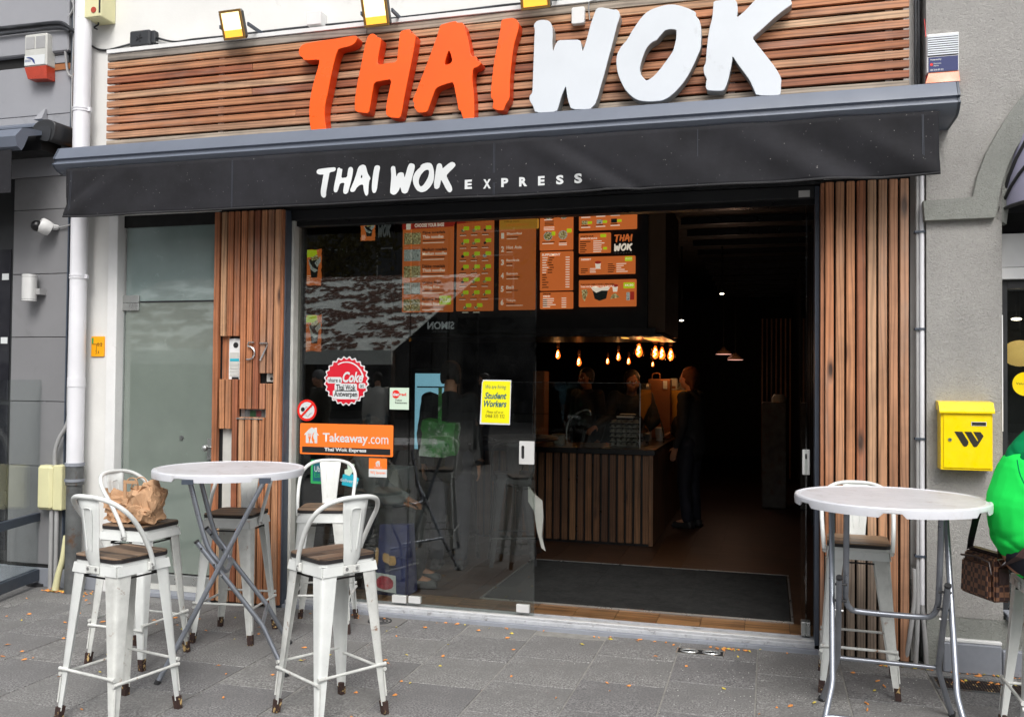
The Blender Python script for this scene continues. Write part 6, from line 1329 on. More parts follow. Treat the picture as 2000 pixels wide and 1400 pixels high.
# posters on the inner wall at left
def poster(ptl, pbr, Y, label):
    (x0, z1), (x1, z0) = ptl, pbr; w, h = x1-x0, z1-z0; r_ = random.Random(int(z0*100))
    t = thing('food_poster', label, 'poster', (x0, Y, z0), 0, 'orange noodle box posters')
    def jag(y0, y1, n): return [(x0+w*(.04*r_.random() if k else 0)*1, z0+h*(y0+(y1-y0)*k/n)) for k in range(n)]
    E = [(x0+w*.06*r_.random(), z0+h*k/14) for k in range(15)]+[(x0+w*k/7, z1-h*.03*r_.random()) for k in range(1, 7)]+[(x1-w*.06*r_.random(), z1-h*k/14) for k in range(15)]+[(x1-w*k/7, z0+h*.03*r_.random()) for k in range(1, 7)]
    wp(outline('sheet', [E], Y, .003, 'menu_orange'), t)
    f = lambda P: [(x0+w*a, z0+h*b) for a, b in P]
    wp(outline('noodle_box', [f([(.3, .72), (.85, .72), (.75, .22), (.42, .22)])], Y-.002, .001, 'menu_dark'), t); wp(outline('box_flap', [f([(.2, .80), (.35, .62), (.5, .5), (.8, .42), (.6, .36), (.38, .45)])], Y-.0032, .001, 'menu_rice'), t)
    wp(outline('box_flap', [f([(.6, .62), (.92, .80), (.95, .66), (.75, .5)])], Y-.0032, .001, 'menu_rice'), t); wp(outline('food', [f([(.35, .80), (.5, .86), (.75, .84), (.85, .72), (.45, .68)])], Y-.0034, .001, 'menu_noodle'), t)
    wp(outline('price_flash', [f([(.05, .86), (.2, .98), (.7, .97), (.75, .86), (.5, .78), (.12, .78)])], Y-.0044, .001, 'menu_lime'), t)
    wp(bars('print_lines', [(x0+w*.1, z0+h*(.06+.05*k), x0+w*(.3+.1*r_.random()), z0+h*(.075+.05*k)) for k in range(5)], Y-.001, 'menu_white', None), t)
for a_, l_ in (([(-4.596,2.931),(-4.392,2.552)], 'upper orange noodle box poster behind the left window pane'), ([(-4.58,2.261),(-4.382,1.877)], 'lower orange noodle box poster behind the left window pane')): poster(a_[0], a_[1], 2.58, l_)
a_ = [(-3.967,3.202),(-3.801,2.994)]
wq = wp(bx('poster_wall', 'interior_dark', a_[0][0]-.12, a_[1][0]+.20, 2.585, 2.61, a_[1][1]-.2, a_[0][1]+.3), rm); poster(a_[0], a_[1], 2.58, 'small orange noodle box poster under the transom')
wk = thing('wall_lettering', 'grey WOK lettering on the dark wall beside the small poster', 'lettering', (-3.8, 2.58, 3.0)); a_ = [(-3.773,3.163),(-3.632,3.019)]
relogo('WOK', a_[0][0], a_[1][1], a_[1][0], a_[0][1], 2.582, 'menu_dim_text', wk)

# bulbs over the counter
def bulb(px_xz, y, s, label, power=0):
    x, z = px_xz
    t = thing('pendant_bulb', label, 'light bulb', (x, y, z), 0, 'warm filament bulbs over the counter')
    s *= 1.22
    env = [(.0165, .074), (.018, .05), (.030, .025), (.042, -.005), (.044, -.025), (.036, -.05), (.018, -.066), (.004, -.07)]
    wp(MB().lathe([(r*s, h*s) for r, h in env], (x, y, z), 20).build('bulb_glass', 'bulb_glass', smooth=70), t)
    wp(MB().lathe([(.008*s, .055*s), (.018*s, .025*s), (.028*s, -.005*s), (.029*s, -.025*s), (.020*s, -.045*s), (.006*s, -.055*s)], (x, y, z), 12).build('glow', 'bulb_glow', smooth=70), t)
    wp(MB().tube([(x+.010*s*math.sin(k*1.9), y-.031*s-.004*s, z+.03*s-.011*s*k) for k in range(7)], .0048*s, 5).build('filament', 'filament'), t)
    wp(MB().lathe([(.018*s, .075*s), (.020*s, .085*s), (.020*s, .13*s), (.008*s, .145*s)], (x, y, z), 12).build('socket', 'kraft_dark', smooth=50), t)
    wp(MB().tube([(x, y, z+.14*s), (x, y, 3.34)], .0025, 5).build('cord', 'black_rubber'), t)
    if power:
        ld = bpy.data.lights.new('bulb_light', 'POINT'); ld.energy = power; ld.color = (1, .5, .18); ld.shadow_soft_size = .03
        lo = bpy.data.objects.new('bulb_light', ld); COL.objects.link(lo); lo.parent = t; lo.location = (0, -.06, -.12)
for k, (c, y, s, l, p) in enumerate([((-1.258,1.918), 3.4, 1.0, 'largest glowing bulb, left of the close pair', .8), ((-1.153,1.913), 3.9, 1.0, 'left bulb of the close pair', .5), ((-1.105,1.908), 4.1, 1.0, 'right bulb of the close pair', 0), ((-1.063,1.911), 4.6, 1.0, 'bulb just right of the close pair', 1.6),
        ((-2.512,1.927), 5.2, .85, 'first bulb beside the door edge', .3), ((-2.327,1.846), 5.6, .85, 'low bulb second from the door edge', 0), ((-2.286,1.893), 7.5, .7, 'small far bulb in the middle of the row', 0), ((-1.868,1.92), 5.9, .8, 'higher small bulb in the middle of the row', .3), ((-1.929,1.888), 7.2, .75, 'small far bulb left below the largest bulb', 0), ((-1.608,1.849), 7.4, .55, 'tiny far bulb below the close pair', 0)]):
    bulb(c, y, s, l, p)
# downlights, distant pendant shades, screens
for c, y, l in (((-0.566,2.72), 6, 'small round ceiling spot, highest in the dark room'), ((-1.072,2.386), 6, 'small tilted ceiling spot above the pendant shades'), ((-1.065,2.724), 4, 'tiny bright spot beside the menu panel edge')):
    t = thing('ceiling_spot', l, 'spot light', (c[0], y, c[1])); s = .3 if y == 4 else 1
    wp(MB().ball((c[0], y, c[1]), .028*s, 12, (1, 1, .35)).build('lamp', 'downlight_glow', smooth=80), t); wp(MB().tube([(c[0], y, c[1]+.02), (c[0], y, 3.34)], .01, 6).build('stem', 'interior_black'), t)
for c, l in (((-0.612,2.001), 'left wide pendant shade with pink rim light in the dark room'), ((-0.45,1.921), 'right wide pendant shade with pink rim light')):
    t = thing('pendant_lamp', l, 'lamp', (c[0], 7, c[1])); y = 7 if c[0] < -.9 else 7.5
    wp(MB().lathe([(.115, .0), (.10, .03), (.05, .06), (.02, .10)], (c[0], y, c[1]), 24).build('shade', 'hood_side', smooth=60), t); wp(MB().lathe([(.10, -.004), (.11, -.001)], (c[0], y, c[1]-.004), 24).build('diffuser', 'lamp_pink'), t); ld = bpy.data.lights.new('pendant_light', 'POINT'); ld.energy = 1.6; ld.color = (1, .6, .4); ld.shadow_soft_size = .08; lo = bpy.data.objects.new('pendant_light', ld); COL.objects.link(lo); lo.parent = t; lo.location = (0, 0, -.08)
    wp(MB().tube([(c[0], y, c[1]+.1), (c[0], y, 3.34)], .006, 5).build('cord', 'interior_black'), t)
a, b = [(-0.074,1.348),(0.223,0.387)]
t = thing('fridge', 'grey cabinet standing in the dark back of the room', 'cabinet', (a[0], 6, .034)); wp(bx('body', 'iron_pipe', a[0], b[0], 6, 6.5, .036, a[1], None, .01), t)
wp(MB().lathe([(.09, 0), (.09, .06), (.06, .10)], ((a[0]+b[0])/2+.06, 6.25, a[1]+.001), 18).build('lid', 'aged_plastic', smooth=50), t)
# ordering kiosk with blue screen
a, b = [(-3.12,1.661),(-2.799,1.119)]
t = thing('order_kiosk', 'free standing order kiosk with pale blue lit screen', 'kiosk', ((a[0]+b[0])/2, 2.0, .034))
wp(bx('screen', 'kiosk_screen', a[0], b[0]+.04, 2.0, 2.01, b[1]-.15, a[1]), t); wp(bx('housing', 'interior_black', a[0]-.05, b[0]+.09, 2.011, 2.09, b[1]-.25, a[1]+.05, None, .01), t); wp(bx('screen_line', 'interior_black', a[0]+.02, b[0]+.03, 1.996, 1.999, a[1]-.13, a[1]-.118), t)
wp(text('BESTEL HIER'[:6], a[0]+.12, a[1]-.05, b[0]-.02, a[1]-.035, 1.998, 'interior_black'), t) if False else None
wp(bx('stand', 'interior_black', a[0]+.1, b[0]-.05, 2.03, 2.08, .036, b[1]-.2), t); wp(bx('foot', 'interior_black', a[0], b[0], 1.9, 2.2, .0345, .05), t)
# white cabinet seen through the left pane
a, b = [(-3.37,0.816),(-3.107,0.046)]
t = thing('white_cabinet', 'pale cabinet side seen through the window behind the stools', 'cabinet', (a[0], 1.6, .034)); wp(bx('body', 'aged_plastic', a[0], b[0], 1.6, 2.0, .036, a[1], None, .005), t)
# dark stools inside
def dark_copy(src, loc, a, label, mats):
    c = copy_tree(src); c.location = loc; c.rotation_euler = (0, 0, math.radians(a)); tag(c, label, 'bar stool', 'black bar stools inside the restaurant')
    def rec(o):
        for ch in o.children:
            ch.data = ch.data.copy()
            for k in range(len(ch.data.materials)):
                ch.data.materials[k] = MATS[mats]
            rec(ch)
    rec(c); return c
c = (-2.125,1.646)
d1 = dark_copy(stool0, (c[0], c[1]+.15, .034), 20, 'black bar stool inside behind the glass door', 'black_frame')
def recopy(src, loc, a, label):
    q = copy_tree(src); q.location = loc; q.rotation_euler = (0, 0, math.radians(a)); tag(q, label, 'bar stool', 'black bar stools inside the restaurant'); return q
c = (-2.662,1.579)
d2 = recopy(d1, (c[0], c[1]+.15, .034), 175, 'black bar stool inside, nearer the fixed window pane')
ht = thing('high_table', 'dark high table inside behind the glass door', 'table', (c[0]+.45, c[1]+.75, .034))
wp(MB().lathe([(.36, 0), (.37, .012), (.36, .03)], (c[0]+.45, c[1]+.75, 1.06), 32).tube([(c[0]+.45, c[1]+.75, .05), (c[0]+.45, c[1]+.75, 1.06)], .03, 10).lathe([(.22, 0), (.2, .02)], (c[0]+.45, c[1]+.75, .035), 24).build('table_body', 'interior_black', smooth=50), ht)
# white apron hanging from the stool edge beside the door
P = [(-1.833,0.767),(-1.765,0.697),(-1.711,0.659),(-1.706,0.53),(-1.713,0.389),(-1.687,0.27),(-1.716,0.289),(-1.75,0.427),(-1.777,0.567),(-1.828,0.654)]
o = outline('cloth_apron', [P], 1.2, .03, 'aged_plastic'); tag(o, 'pale cloth hanging down beside the door edge', 'cloth'); crumple(o, .010, 18)
# blue shopping bag on the floor
a, b = [(-2.772,0.544),(-2.51,0.161)]
t = thing('shopping_bag', 'dark blue shopping bag printed with bread and red meat standing inside the window', 'bag', ((a[0]+b[0])/2, .5, .034))
mat('bag_blue', srgb(58, 62, 110), .5, var=.25, vs=8); mat('bread_print', srgb(206, 160, 104), .6, var=.3, vs=20); mat('meat_print', srgb(200, 70, 84), .5, var=.5, vs=25)
o = MB(); o.hexa([(a[0], .40, .036), (b[0]-.01, .36, .036), (b[0], .58, .036), (a[0]+.02, .6, .036)], [(a[0]+.01, .45, a[1]-.01), (b[0]-.02, .42, a[1]), (b[0]-.01, .53, a[1]), (a[0]+.03, .55, a[1]-.02)]); wp(o.build('bag_body', 'bag_blue'), t)
def on_bag(name, P, m):
    wp(outline(name, [P], .352, .002, m), t).rotation_euler = (0, 0, 0)
aw_, ah_ = b[0]-a[0], a[1]-.036
def ob(P): return [(a[0]+u*aw_, .036+v*ah_) for u, v in P]
on_bag('meat_tray', ob([(.05, .08), (.72, .05), (.70, .30), (.08, .33)]), 'white_print'); wp(outline('meat', [smooth_poly(ob([(.15, .12), (.4, .09), (.62, .12), (.64, .22), (.5, .28), (.25, .29), (.12, .22)]))], .349, .002, 'meat_print'), t)
wp(outline('bread', [smooth_poly(ob([(.3, .5), (.5, .46), (.52, .6), (.32, .62)]))], .349, .002, 'bread_print'), t); wp(outline('bread', [smooth_poly(ob([(.48, .44), (.72, .45), (.70, .58), (.5, .58)]))], .3465, .002, 'bread_print'), t); wp(outline('bread', [smooth_poly(ob([(.08, .45), (.16, .42), (.2, .66), (.1, .7)]))], .349, .002, 'bread_print'), t)

# ================================================================ people
def fuse(mb, name, m, parent, voxel=.010, smooth=4, disp=None):
    me = bpy.data.meshes.new(name); bmesh.ops.recalc_face_normals(mb.b, faces=mb.b.faces); mb.b.to_mesh(me); mb.b.free()
    o = bpy.data.objects.new(name, me); COL.objects.link(o)
    r = o.modifiers.new('r', 'REMESH'); r.mode = 'VOXEL'; r.voxel_size = voxel; s = o.modifiers.new('s', 'SMOOTH'); s.iterations = smooth; s.factor = .5
    me2 = bpy.data.meshes.new_from_object(o.evaluated_get(DG())); me2.name = name; o.modifiers.clear(); o.data = me2; bpy.data.meshes.remove(me)
    if disp:
        me2.update(); nm = [v.normal.copy() for v in me2.vertices]
        for v, n_ in zip(me2.vertices, nm): v.co += n_*disp(v.co)
    for p in me2.polygons: p.use_smooth = True
    me2.materials.clear(); me2.materials.append(MATS[m]); o.parent = parent; return o
def cap(mb, a, b, ra, rb, n=12, flat=(1, 1)):
    a, b = Vector(a), Vector(b); d = b-a; L_ = max(d.length, 1e-5); d.normalize()
    P = [a-d*ra*.98, a-d*ra*.8, a-d*ra*.4, a]+[a+d*L_*.5]+[b, b+d*rb*.4, b+d*rb*.8, b+d*rb*.98]
    R = [ra*.2, ra*.6, ra*.92, ra, (ra+rb)/2, rb, rb*.92, rb*.6, rb*.2]
    mb.tube([tuple(p) for p in P], R, n); return mb
def V(*a): return Vector(a)
def hand(mb, w, d, n, s=1.0, curl=.35):
    """palm plus five fingers: w wrist, d pointing direction, n palm normal, s=+1/-1 side of the thumb"""
    w, d, n = V(*w), V(*d).normalized(), V(*n).normalized(); n = (n-d*n.dot(d)).normalized(); t = d.cross(n)*s
    for u in (-.024, -.008, .008, .024): cap(mb, w+t*u*.6, w+d*.085+t*u, .015, .013)
    for u, L_ in ((-.030, .055), (-.011, .070), (.010, .078), (.030, .072)):
        p = w+d*.09+t*u; q = p+(d*math.cos(curl*.5)+n*math.sin(curl*.5))*L_*.5; r = q+(d*math.cos(curl*1.6)+n*math.sin(curl*1.6))*L_*.5
        cap(mb, p, q, .0095, .0088, 8); cap(mb, q, r, .0088, .0075, 8)
    p = w+d*.025+t*.03; q = p+(t*.75+d*.65+n*.2).normalized()*.035; r = q+(t*.3+d*.9+n*.3).normalized()*.032
    cap(mb, p, q, .012, .010, 8); cap(mb, q, r, .010, .0085, 8)
def head(mb, c, f=(0, 1, 0), s=1.0):
    f = V(*f).normalized(); c = V(*c); r = f.cross(V(0, 0, 1)).normalized(); u = r.cross(f)
    M_ = Matrix(((r.x, f.x, u.x), (r.y, f.y, u.y), (r.z, f.z, u.z)))
    def B(p, rad, sc=(1, 1, 1)): mb.ball(c+M_ @ (V(*p)*s), rad*s, 16, sc, M_.to_4x4())
    B((0, -.012, .03), .090, (.84, 1.06, 1.0)); B((0, .022, -.05), .062, (.88, .95, 1.15)); B((0, .062, -.082), .026, (1, .9, .9))
    B((0, .100, -.012), .014, (.8, 1.1, 1.5)); B((0, .108, -.028), .013, (1.1, .9, .8)); B((0, .086, -.058), .020, (1.3, .6, .45))
    for k in (-1, 1): B((k*.076, -.008, -.012), .024, (.35, .7, 1.2)); B((k*.034, .078, .018), .018, (1.2, .6, .45)); B((k*.045, .06, -.035), .026, (.9, .8, .9))
    return M_, c
def eyes(M_, c, parent, s=1.0):
    for k in (-1, 1):
        MB().ball(c+M_ @ (V(k*.032, .083, .002)*s), .0105*s, 10).build('eye', 'white_print', parent, smooth=80)
        MB().ball(c+M_ @ (V(k*.032, .0905, .002)*s), .0052*s, 8).build('iris', 'black_print', parent, smooth=80)
def hair(M_, c, parent, m, s=1.0, long=0.0, vox=.01):
    h = MB(); h.ball(c+M_ @ (V(0, -.024, .045)*s), .097*s, 16, (.9, 1.04, .95), M_.to_4x4())
    for k in (-1, 1): h.ball(c+M_ @ (V(k*.062, -.03, -.01)*s), .045*s, 12, (.6, 1.1, 1.3), M_.to_4x4())
    if long:
        for k in (-.04, 0, .04): cap(h, c+M_ @ V(k, -.06, 0), c+M_ @ V(k*1.3, -.07, -long), .05, .03)
    return fuse(h, 'hair', m, parent, vox, 3, lambda p: .004*noise.noise(p*45))
STAND = dict(hip=(0, 0, .93), chest=(0, 0, 1.30), neck=(0, .0, 1.46), head=(0, .03, 1.60), sh=(.175, 0, 1.40), el=(.225, -.02, 1.12), wr=(.235, .06, .87), hj=(.09, 0, .90), kn=(.10, .03, .49), an=(.10, -.01, .08))
def person(label, loc, rz, top='coat_black', legs='trouser_navy', hr='hair_dark', J=None, arms=None, face=(0, 1, 0), long=0.0, skin='skin', vox=.014, beanie=None, skirt=False):
    J = {**STAND, **(J or {})}; t = thing('person', label, 'person', loc, rz)
    S2 = lambda k, s: V(J[k][0]*s, J[k][1], J[k][2])
    A = {1: {}, -1: {}}
    for s in (1, -1):
        for k in ('sh', 'el', 'wr', 'hj', 'kn', 'an'): A[s][k] = S2(k, s)
        if arms and s in arms: A[s].update({k: V(*v) for k, v in arms[s].items()})
    b = MB(); M_, c = head(b, J['head'], face)
    cap(b, V(*J['neck'])+V(0, -.01, -.04), V(*J['head'])+V(0, -.02, -.05), .056, .052)
    cap(b, J['hip'], J['chest'], .13, .14); 
    for s in (1, -1):
        a = A[s]; cap(b, J['chest'], a['sh'], .09, .055); cap(b, a['sh'], a['el'], .050, .038); cap(b, a['el'], a['wr'], .038, .026)
        d = (a['wr']-a['el']).normalized(); hand(b, a['wr'], d, (-s, 0, 0) if abs(d.z) > .6 else (0, 0, -1), 1 if s > 0 else -1)
        cap(b, V(*J['hip'])*1.0, a['hj'], .10, .09); cap(b, a['hj'], a['kn'], .082, .055); cap(b, a['kn'], a['an'], .052, .038); cap(b, a['an'], a['an']+V(0, .12, -.035), .038, .03)
    fuse(b, 'body', skin, t, .010, 3); eyes(M_, c, t)
    fold = lambda p: .006*noise.noise(V(p.x*9, p.y*9, p.z*16))+.003*noise.noise(p*30)
    j = MB(); cap(j, V(*J['hip'])+V(0, 0, -.06), V(*J['hip'])+V(0, 0, .12), .165, .15, 16); cap(j, V(*J['hip'])+V(0, 0, .1), J['chest'], .15, .155, 16); cap(j, J['chest'], V(*J['neck'])+V(0, -.01, -.035), .14, .075)
    for s in (1, -1):
        a = A[s]; cap(j, J['chest'], a['sh'], .11, .075); cap(j, a['sh'], a['el'], .070, .056); cap(j, a['el'], a['wr']-(a['wr']-a['el']).normalized()*.02, .056, .042)
    fuse(j, 'jacket', top, t, vox, 4, fold)
    g = MB()
    for s in (1, -1):
        a = A[s]; cap(g, V(*J['hip'])+V(s*.03, 0, .0), a['hj'], .13, .115); cap(g, a['hj'], a['kn'], .105, .078)
        if skirt: cap(g, a['kn'], a['kn']+V(0, 0, -.22), .10, .12)
        else: cap(g, a['kn'], a['an']+V(0, 0, .03), .076, .062)
    fuse(g, 'skirt' if skirt else 'trousers', legs, t, vox, 4, fold)
    for s in (1, -1):
        sh = MB(); an = A[s]['an']; cap(sh, (an.x, an.y-.03, an.z-.03), (an.x, an.y+.14, an.z-.045), .045, .036)
        sh.box(an.x-.04, an.x+.04, an.y-.07, an.y+.17, an.z-.079, an.z-.05)
        fuse(sh, 'shoe', 'black_rubber', t, .010, 2)
    if beanie:
        h = MB(); h.ball(c+M_ @ V(0, -.015, .055), .104, 18, (.92, 1.02, .95), M_.to_4x4()); fuse(h, 'beanie', beanie, t, .010, 3, lambda p: .002*noise.noise(p*60))
    else: hair(M_, c, t, hr, 1.0, long)
    return t

# --- person in the green hoodie, seated on the right hand stool
SIT = dict(hip=(0, .02, .875), chest=(0, .09, 1.19), neck=(0, .17, 1.36), head=(0, .24, 1.49), sh=(.18, .10, 1.29), el=(.235, .20, 1.05), wr=(.17, .47, 1.03), hj=(.10, .06, .86), kn=(.13, .42, .84), an=(.13, .42, .42))
gm = person('person in a bright green hoodie sitting on the stool at the right edge', (1.115, -1.20, 0), math.radians(-82), 'hoodie_green', 'trouser_navy', 'hair_dark', SIT, vox=.011
            )
for ch in list(gm.children):
    if ch.name.startswith('jacket'):
        bpy.data.objects.remove(ch)
jk = MB()
SP = [((0, .10, .78), .115), ((0, .055, .86), .142), ((0, .01, .97), .168), ((0, .01, 1.08), .174), ((0, .035, 1.19), .162), ((0, .07, 1.27), .135), ((0, .13, 1.34), .085)]
for (p_, r_a), (q_, r_b) in zip(SP, SP[1:]): cap(jk, p_, q_, r_a, r_b, 20)
for s in (1, -1): cap(jk, (0, .07, 1.23), (s*.17, .10, 1.29), .12, .092); cap(jk, (s*.18, .10, 1.29), (s*.235, .20, 1.05), .088, .074); cap(jk, (s*.235, .20, 1.05), (s*.17, .45, 1.03), .070, .048)
def ridge(p, ax, ay, az):
    n_ = noise.noise(Vector((p.x*ax, p.y*ay, p.z*az)))
    return (1-min(abs(n_)*5.0, 1))**1.5
def folds(p):
    q = Vector((p.x, p.y*.8-p.z*.6, p.z*.8+p.y*.6)); w_ = Vector((p.x, p.y*.7+p.z*.7, p.z*.7-p.y*.7))
    low = max(0, min(1, (1.22-p.z)/.3))
    q2_ = q+noise.noise_vector(p*5)*.05
    return -.0065*ridge(q2_, 3.0, 2.2, 7)*(.2+low)-.0035*ridge(w_+noise.noise_vector(p*4)*.06, 4, 3, 9)*low+.004*noise.noise(p*5)+.0008*noise.noise(p*28)
fuse(jk, 'hoodie', 'hoodie_green', gm, .009, 4, folds)
hd = MB()
cap(hd, (0, -.065, 1.205), (0, -.02, 1.31), .050, .062); cap(hd, (0, -.02, 1.31), (0, .06, 1.385), .062, .066); cap(hd, (0, .06, 1.385), (0, .12, 1.40), .066, .06)
for s in (1, -1): cap(hd, (s*.055, -.05, 1.25), (s*.105, .02, 1.33), .036, .040); cap(hd, (s*.105, .02, 1.33), (s*.085, .11, 1.385), .040, .042); cap(hd, (s*.085, .11, 1.385), (s*.05, .19, 1.33), .038, .028)
fuse(hd, 'hood', 'hood_dark_green', gm, .008, 5, lambda p: -.006*ridge(Vector((p.x, p.y*.7-p.z*.7, p.z*.7+p.y*.7)), 3, 2, 10))
seam = MB(); seam.tube(catmull([(.115, -.085, 1.285), (.150, -.085, 1.22), (.168, -.05, 1.14), (.178, .0, 1.07), (.182, .06, 1.01)], 5), .0028, 6); seam.build('raglan_seam', 'hood_dark_green', gm, smooth=60)
# shoulder bag at the hip
ba = (0.991,-0.658); bb_ = (0.995,-1.162)
bagt = thing('shoulder_bag', 'dark brown checked shoulder bag hanging beside the person in green', 'bag', (0.93, -1.12, .62))
p0 = Vector(((0.994,-0.652)[0], (0.994,-0.652)[1], 0))
u_ = Vector((.42, -.907, 0)).normalized(); v_ = Vector((.907, .42, 0)).normalized()
BO = Vector((.875, -1.03, 0)); 
def bp(a, b, z): return tuple(BO+u_*a+v_*b+Vector((0, 0, z)))
def slabb(name, a0, a1, b0, b1, z0, z1, m, lean=0.0, bev=.008):
    mb = MB(); mb.hexa([bp(a0, b0, z0), bp(a1, b0, z0), bp(a1, b1, z0), bp(a0, b1, z0)], [bp(a0+.004, b0+lean, z1), bp(a1-.004, b0+lean, z1), bp(a1-.004, b1-lean, z1), bp(a0+.004, b1-lean, z1)])
    if bev: bmesh.ops.bevel(mb.b, geom=mb.b.edges[:], offset=bev, segments=2, affect='EDGES')
    return wp(mb.build(name, m, smooth=45), bagt)
slabb('bag_body', 0, .22, 0.012, .095, .635, .835, 'checked_canvas', .004); slabb('front_pocket', .012, .208, -.012, .0115, .645, .80, 'checked_canvas', .004); slabb('flap_edge', .0, .22, .030, .08, .836, .852, 'leather_dark')
slabb('side_patch', .2205, .226, .03, .08, .715, .79, 'leather_dark', 0, .002)
wp(MB().tube([bp(.01, -.002, .812), bp(.12, -.006, .826), bp(.205, -.002, .812), bp(.216, .0, .76)], .005, 6).build('piping', 'leather_dark', smooth=60), bagt)
wp(MB().tube([bp(.222, .045, .80), bp(.23, .02, .83), bp(.23, .075, .835)], .003, 6, closed=True).build('ring', 'bolt_metal', smooth=60), bagt)
def strap(pts, w, m, name='strap'):
    mb = MB(); P = [Vector(p) for p in pts]; L1 = []; 
    for k, p in enumerate(P):
        d = (P[min(k+1, len(P)-1)]-P[max(k-1, 0)]).normalized(); sd_ = d.cross(Vector((0.35, -.93, .1))).normalized()*w/2; n_ = d.cross(sd_).normalized()*.0015
        L1.append([mb.b.verts.new(p-sd_-n_), mb.b.verts.new(p+sd_-n_), mb.b.verts.new(p+sd_+n_), mb.b.verts.new(p-sd_+n_)])
    for a, b in zip(L1, L1[1:]):
        for k in range(4): mb.b.faces.new((a[k], a[(k+1) % 4], b[(k+1) % 4], b[k]))
    mb.b.faces.new(L1[0][::-1]); mb.b.faces.new(L1[-1]); return wp(mb.build(name, m), bagt)
strap([bp(.22, .05, .80), (1.045, -1.37, .87), (1.12, -1.385, .965), (1.20, -1.40, 1.06)], .036, 'strap_brown')
strap([bp(.0, .05, .84), (.918, -1.06, .90), (.935, -1.06, .98), (.95, -1.05, 1.02)], .032, 'strap_black')

# --- inside the restaurant
c = (-0.433,2.93)
person('dark clothed customer with blond hair waiting at the counter inside', (-.80, 4.2, .034), math.radians(68), 'coat_black', 'trouser_navy', 'leaf_brown', long=.10, arms={1: dict(el=V(.24, .10, 1.10), wr=V(.16, .32, 1.00))})
person('cook in black behind the counter reaching down to the worktop', (-1.42, 3.95, .034), math.radians(196), 'coat_black', 'trouser_navy', 'hair_dark', J=dict(head=(0, .10, 1.56), neck=(0, .05, 1.42), chest=(0, .04, 1.27)), arms={1: dict(el=V(.26, .22, 1.19), wr=V(.42, .42, 1.10)), -1: dict(el=V(-.24, .2, 1.16), wr=V(-.10, .36, 1.06))}, skin='skin_tan')
person('second worker in black standing further back behind the counter', (-2.1, 5.0, .034), math.radians(150), 'coat_black', 'trouser_navy', 'hair_dark', skin='skin_tan')
pk = person('person in a dark coat with a green shopping bag at the order kiosk', (-2.56, 1.40, .034), math.radians(10), 'coat_black', 'trouser_navy', 'hair_dark')
gb = thing('tote_bag', 'green and white printed shopping bag on the shoulder of the kiosk customer', 'bag', (-2.42, 1.15, .80))
mat('tote_green', srgb(60, 150, 60), .6, var=.6, vs=9, dirt=srgb(190, 200, 190), dirt_at=(.5, .6), ds=6)
tg = [(-2.685,1.272),(-2.393,0.988)]
mb = MB(); mb.box(tg[0][0], tg[1][0], 1.06, 1.16, tg[1][1], tg[0][1]); bmesh.ops.subdivide_edges(mb.b, edges=mb.b.edges[:], cuts=5, use_grid_fill=True); o = mb.build('bag_body', 'tote_green', smooth=60); crumple(o, .03, 6, 3); wp(o, gb)
wp(MB().box(tg[0][0]+.13, tg[0][0]+.16, 1.10, 1.105, tg[0][1]-.03, tg[0][1]+.27).build('handle', 'tote_green'), gb)
SITI = dict(hip=(0, .02, .52), chest=(0, .04, .86), neck=(0, .06, 1.02), head=(0, .10, 1.15), sh=(.175, .04, .96), el=(.23, .14, .72), wr=(.14, .34, .64), hj=(.10, .06, .50), kn=(.13, .46, .52), an=(.13, .44, .08))
person('seated person in grey behind the window, partly hidden by the stools', (-3.02, .66, .034), math.radians(-75), 'coat_grey', 'coat_black', 'hair_dark', SITI, skin='skin_tan')
st = thing('bench', 'low dark bench inside the window under the seated person', 'bench', (-2.98, .62, .034)); wp(bx('bench_top', 'interior_black', -3.2, -2.75, .45, .85, .36, .40), st); wp(bx('bench_base', 'interior_black', -3.15, -2.8, .5, .8, .036, .359), st)

mat('opposite_pale', (.34, .35, .34), .8, var=.3, vs=.7)
# ================================================================ street side behind the camera, seen mirrored in the glass
def window_grid(root, x0, x1, y, z0, z1, nx, nz, f=.55):
    for i in range(nx):
        for k in range(nz):
            cx = x0+(i+.5)*(x1-x0)/nx; cz = z0+(k+.5)*(z1-z0)/nz; w, h = (x1-x0)/nx*f/2, (z1-z0)/nz*.62/2
            wf = wp(bx('window', 'aged_plastic', cx-w-.06, cx+w+.06, y-.02, y+.04, cz-h-.06, cz+h+.06), root); wp(bx('pane', 'opposite_glass', cx-w, cx+w, y+.0405, y+.05, cz-h, cz+h), root)
for x0, x1, m_n, h, lab, n in ((-34, -22.5, 'opposite_pale', 9.5, 'pale grey house across the square, leftmost', 3), (-22.4, -12, 'opposite_dark', 11, 'dark house across the square with fast food sign', 3), (-11.9, -3, 'opposite_dark', 10, 'dark fronted jeweller house across the square', 3), (-2.9, 6, 'opposite_brick', 9, 'brick house across the square, straight behind the camera', 3), (6.1, 18, 'opposite_dark', 10, 'dark house across the square, rightmost', 4)):
    t = thing('opposite_building', lab, 'building', ((x0+x1)/2, -27, 0), 0, 'houses across the square'); wp(bx('wall', m_n, x0, x1, -33, -27, 0, h), t); window_grid(t, x0+.5, x1-.5, -27, 4.2, h-.6, n, 2)
    wp(bx('shopfront', 'opposite_glass', x0+.6, x1-.6, -26.99, -26.9, .3, 3.3), t); wp(bx('fascia', 'interior_black', x0+.4, x1-.4, -26.98, -26.8, 3.35, 3.95), t)
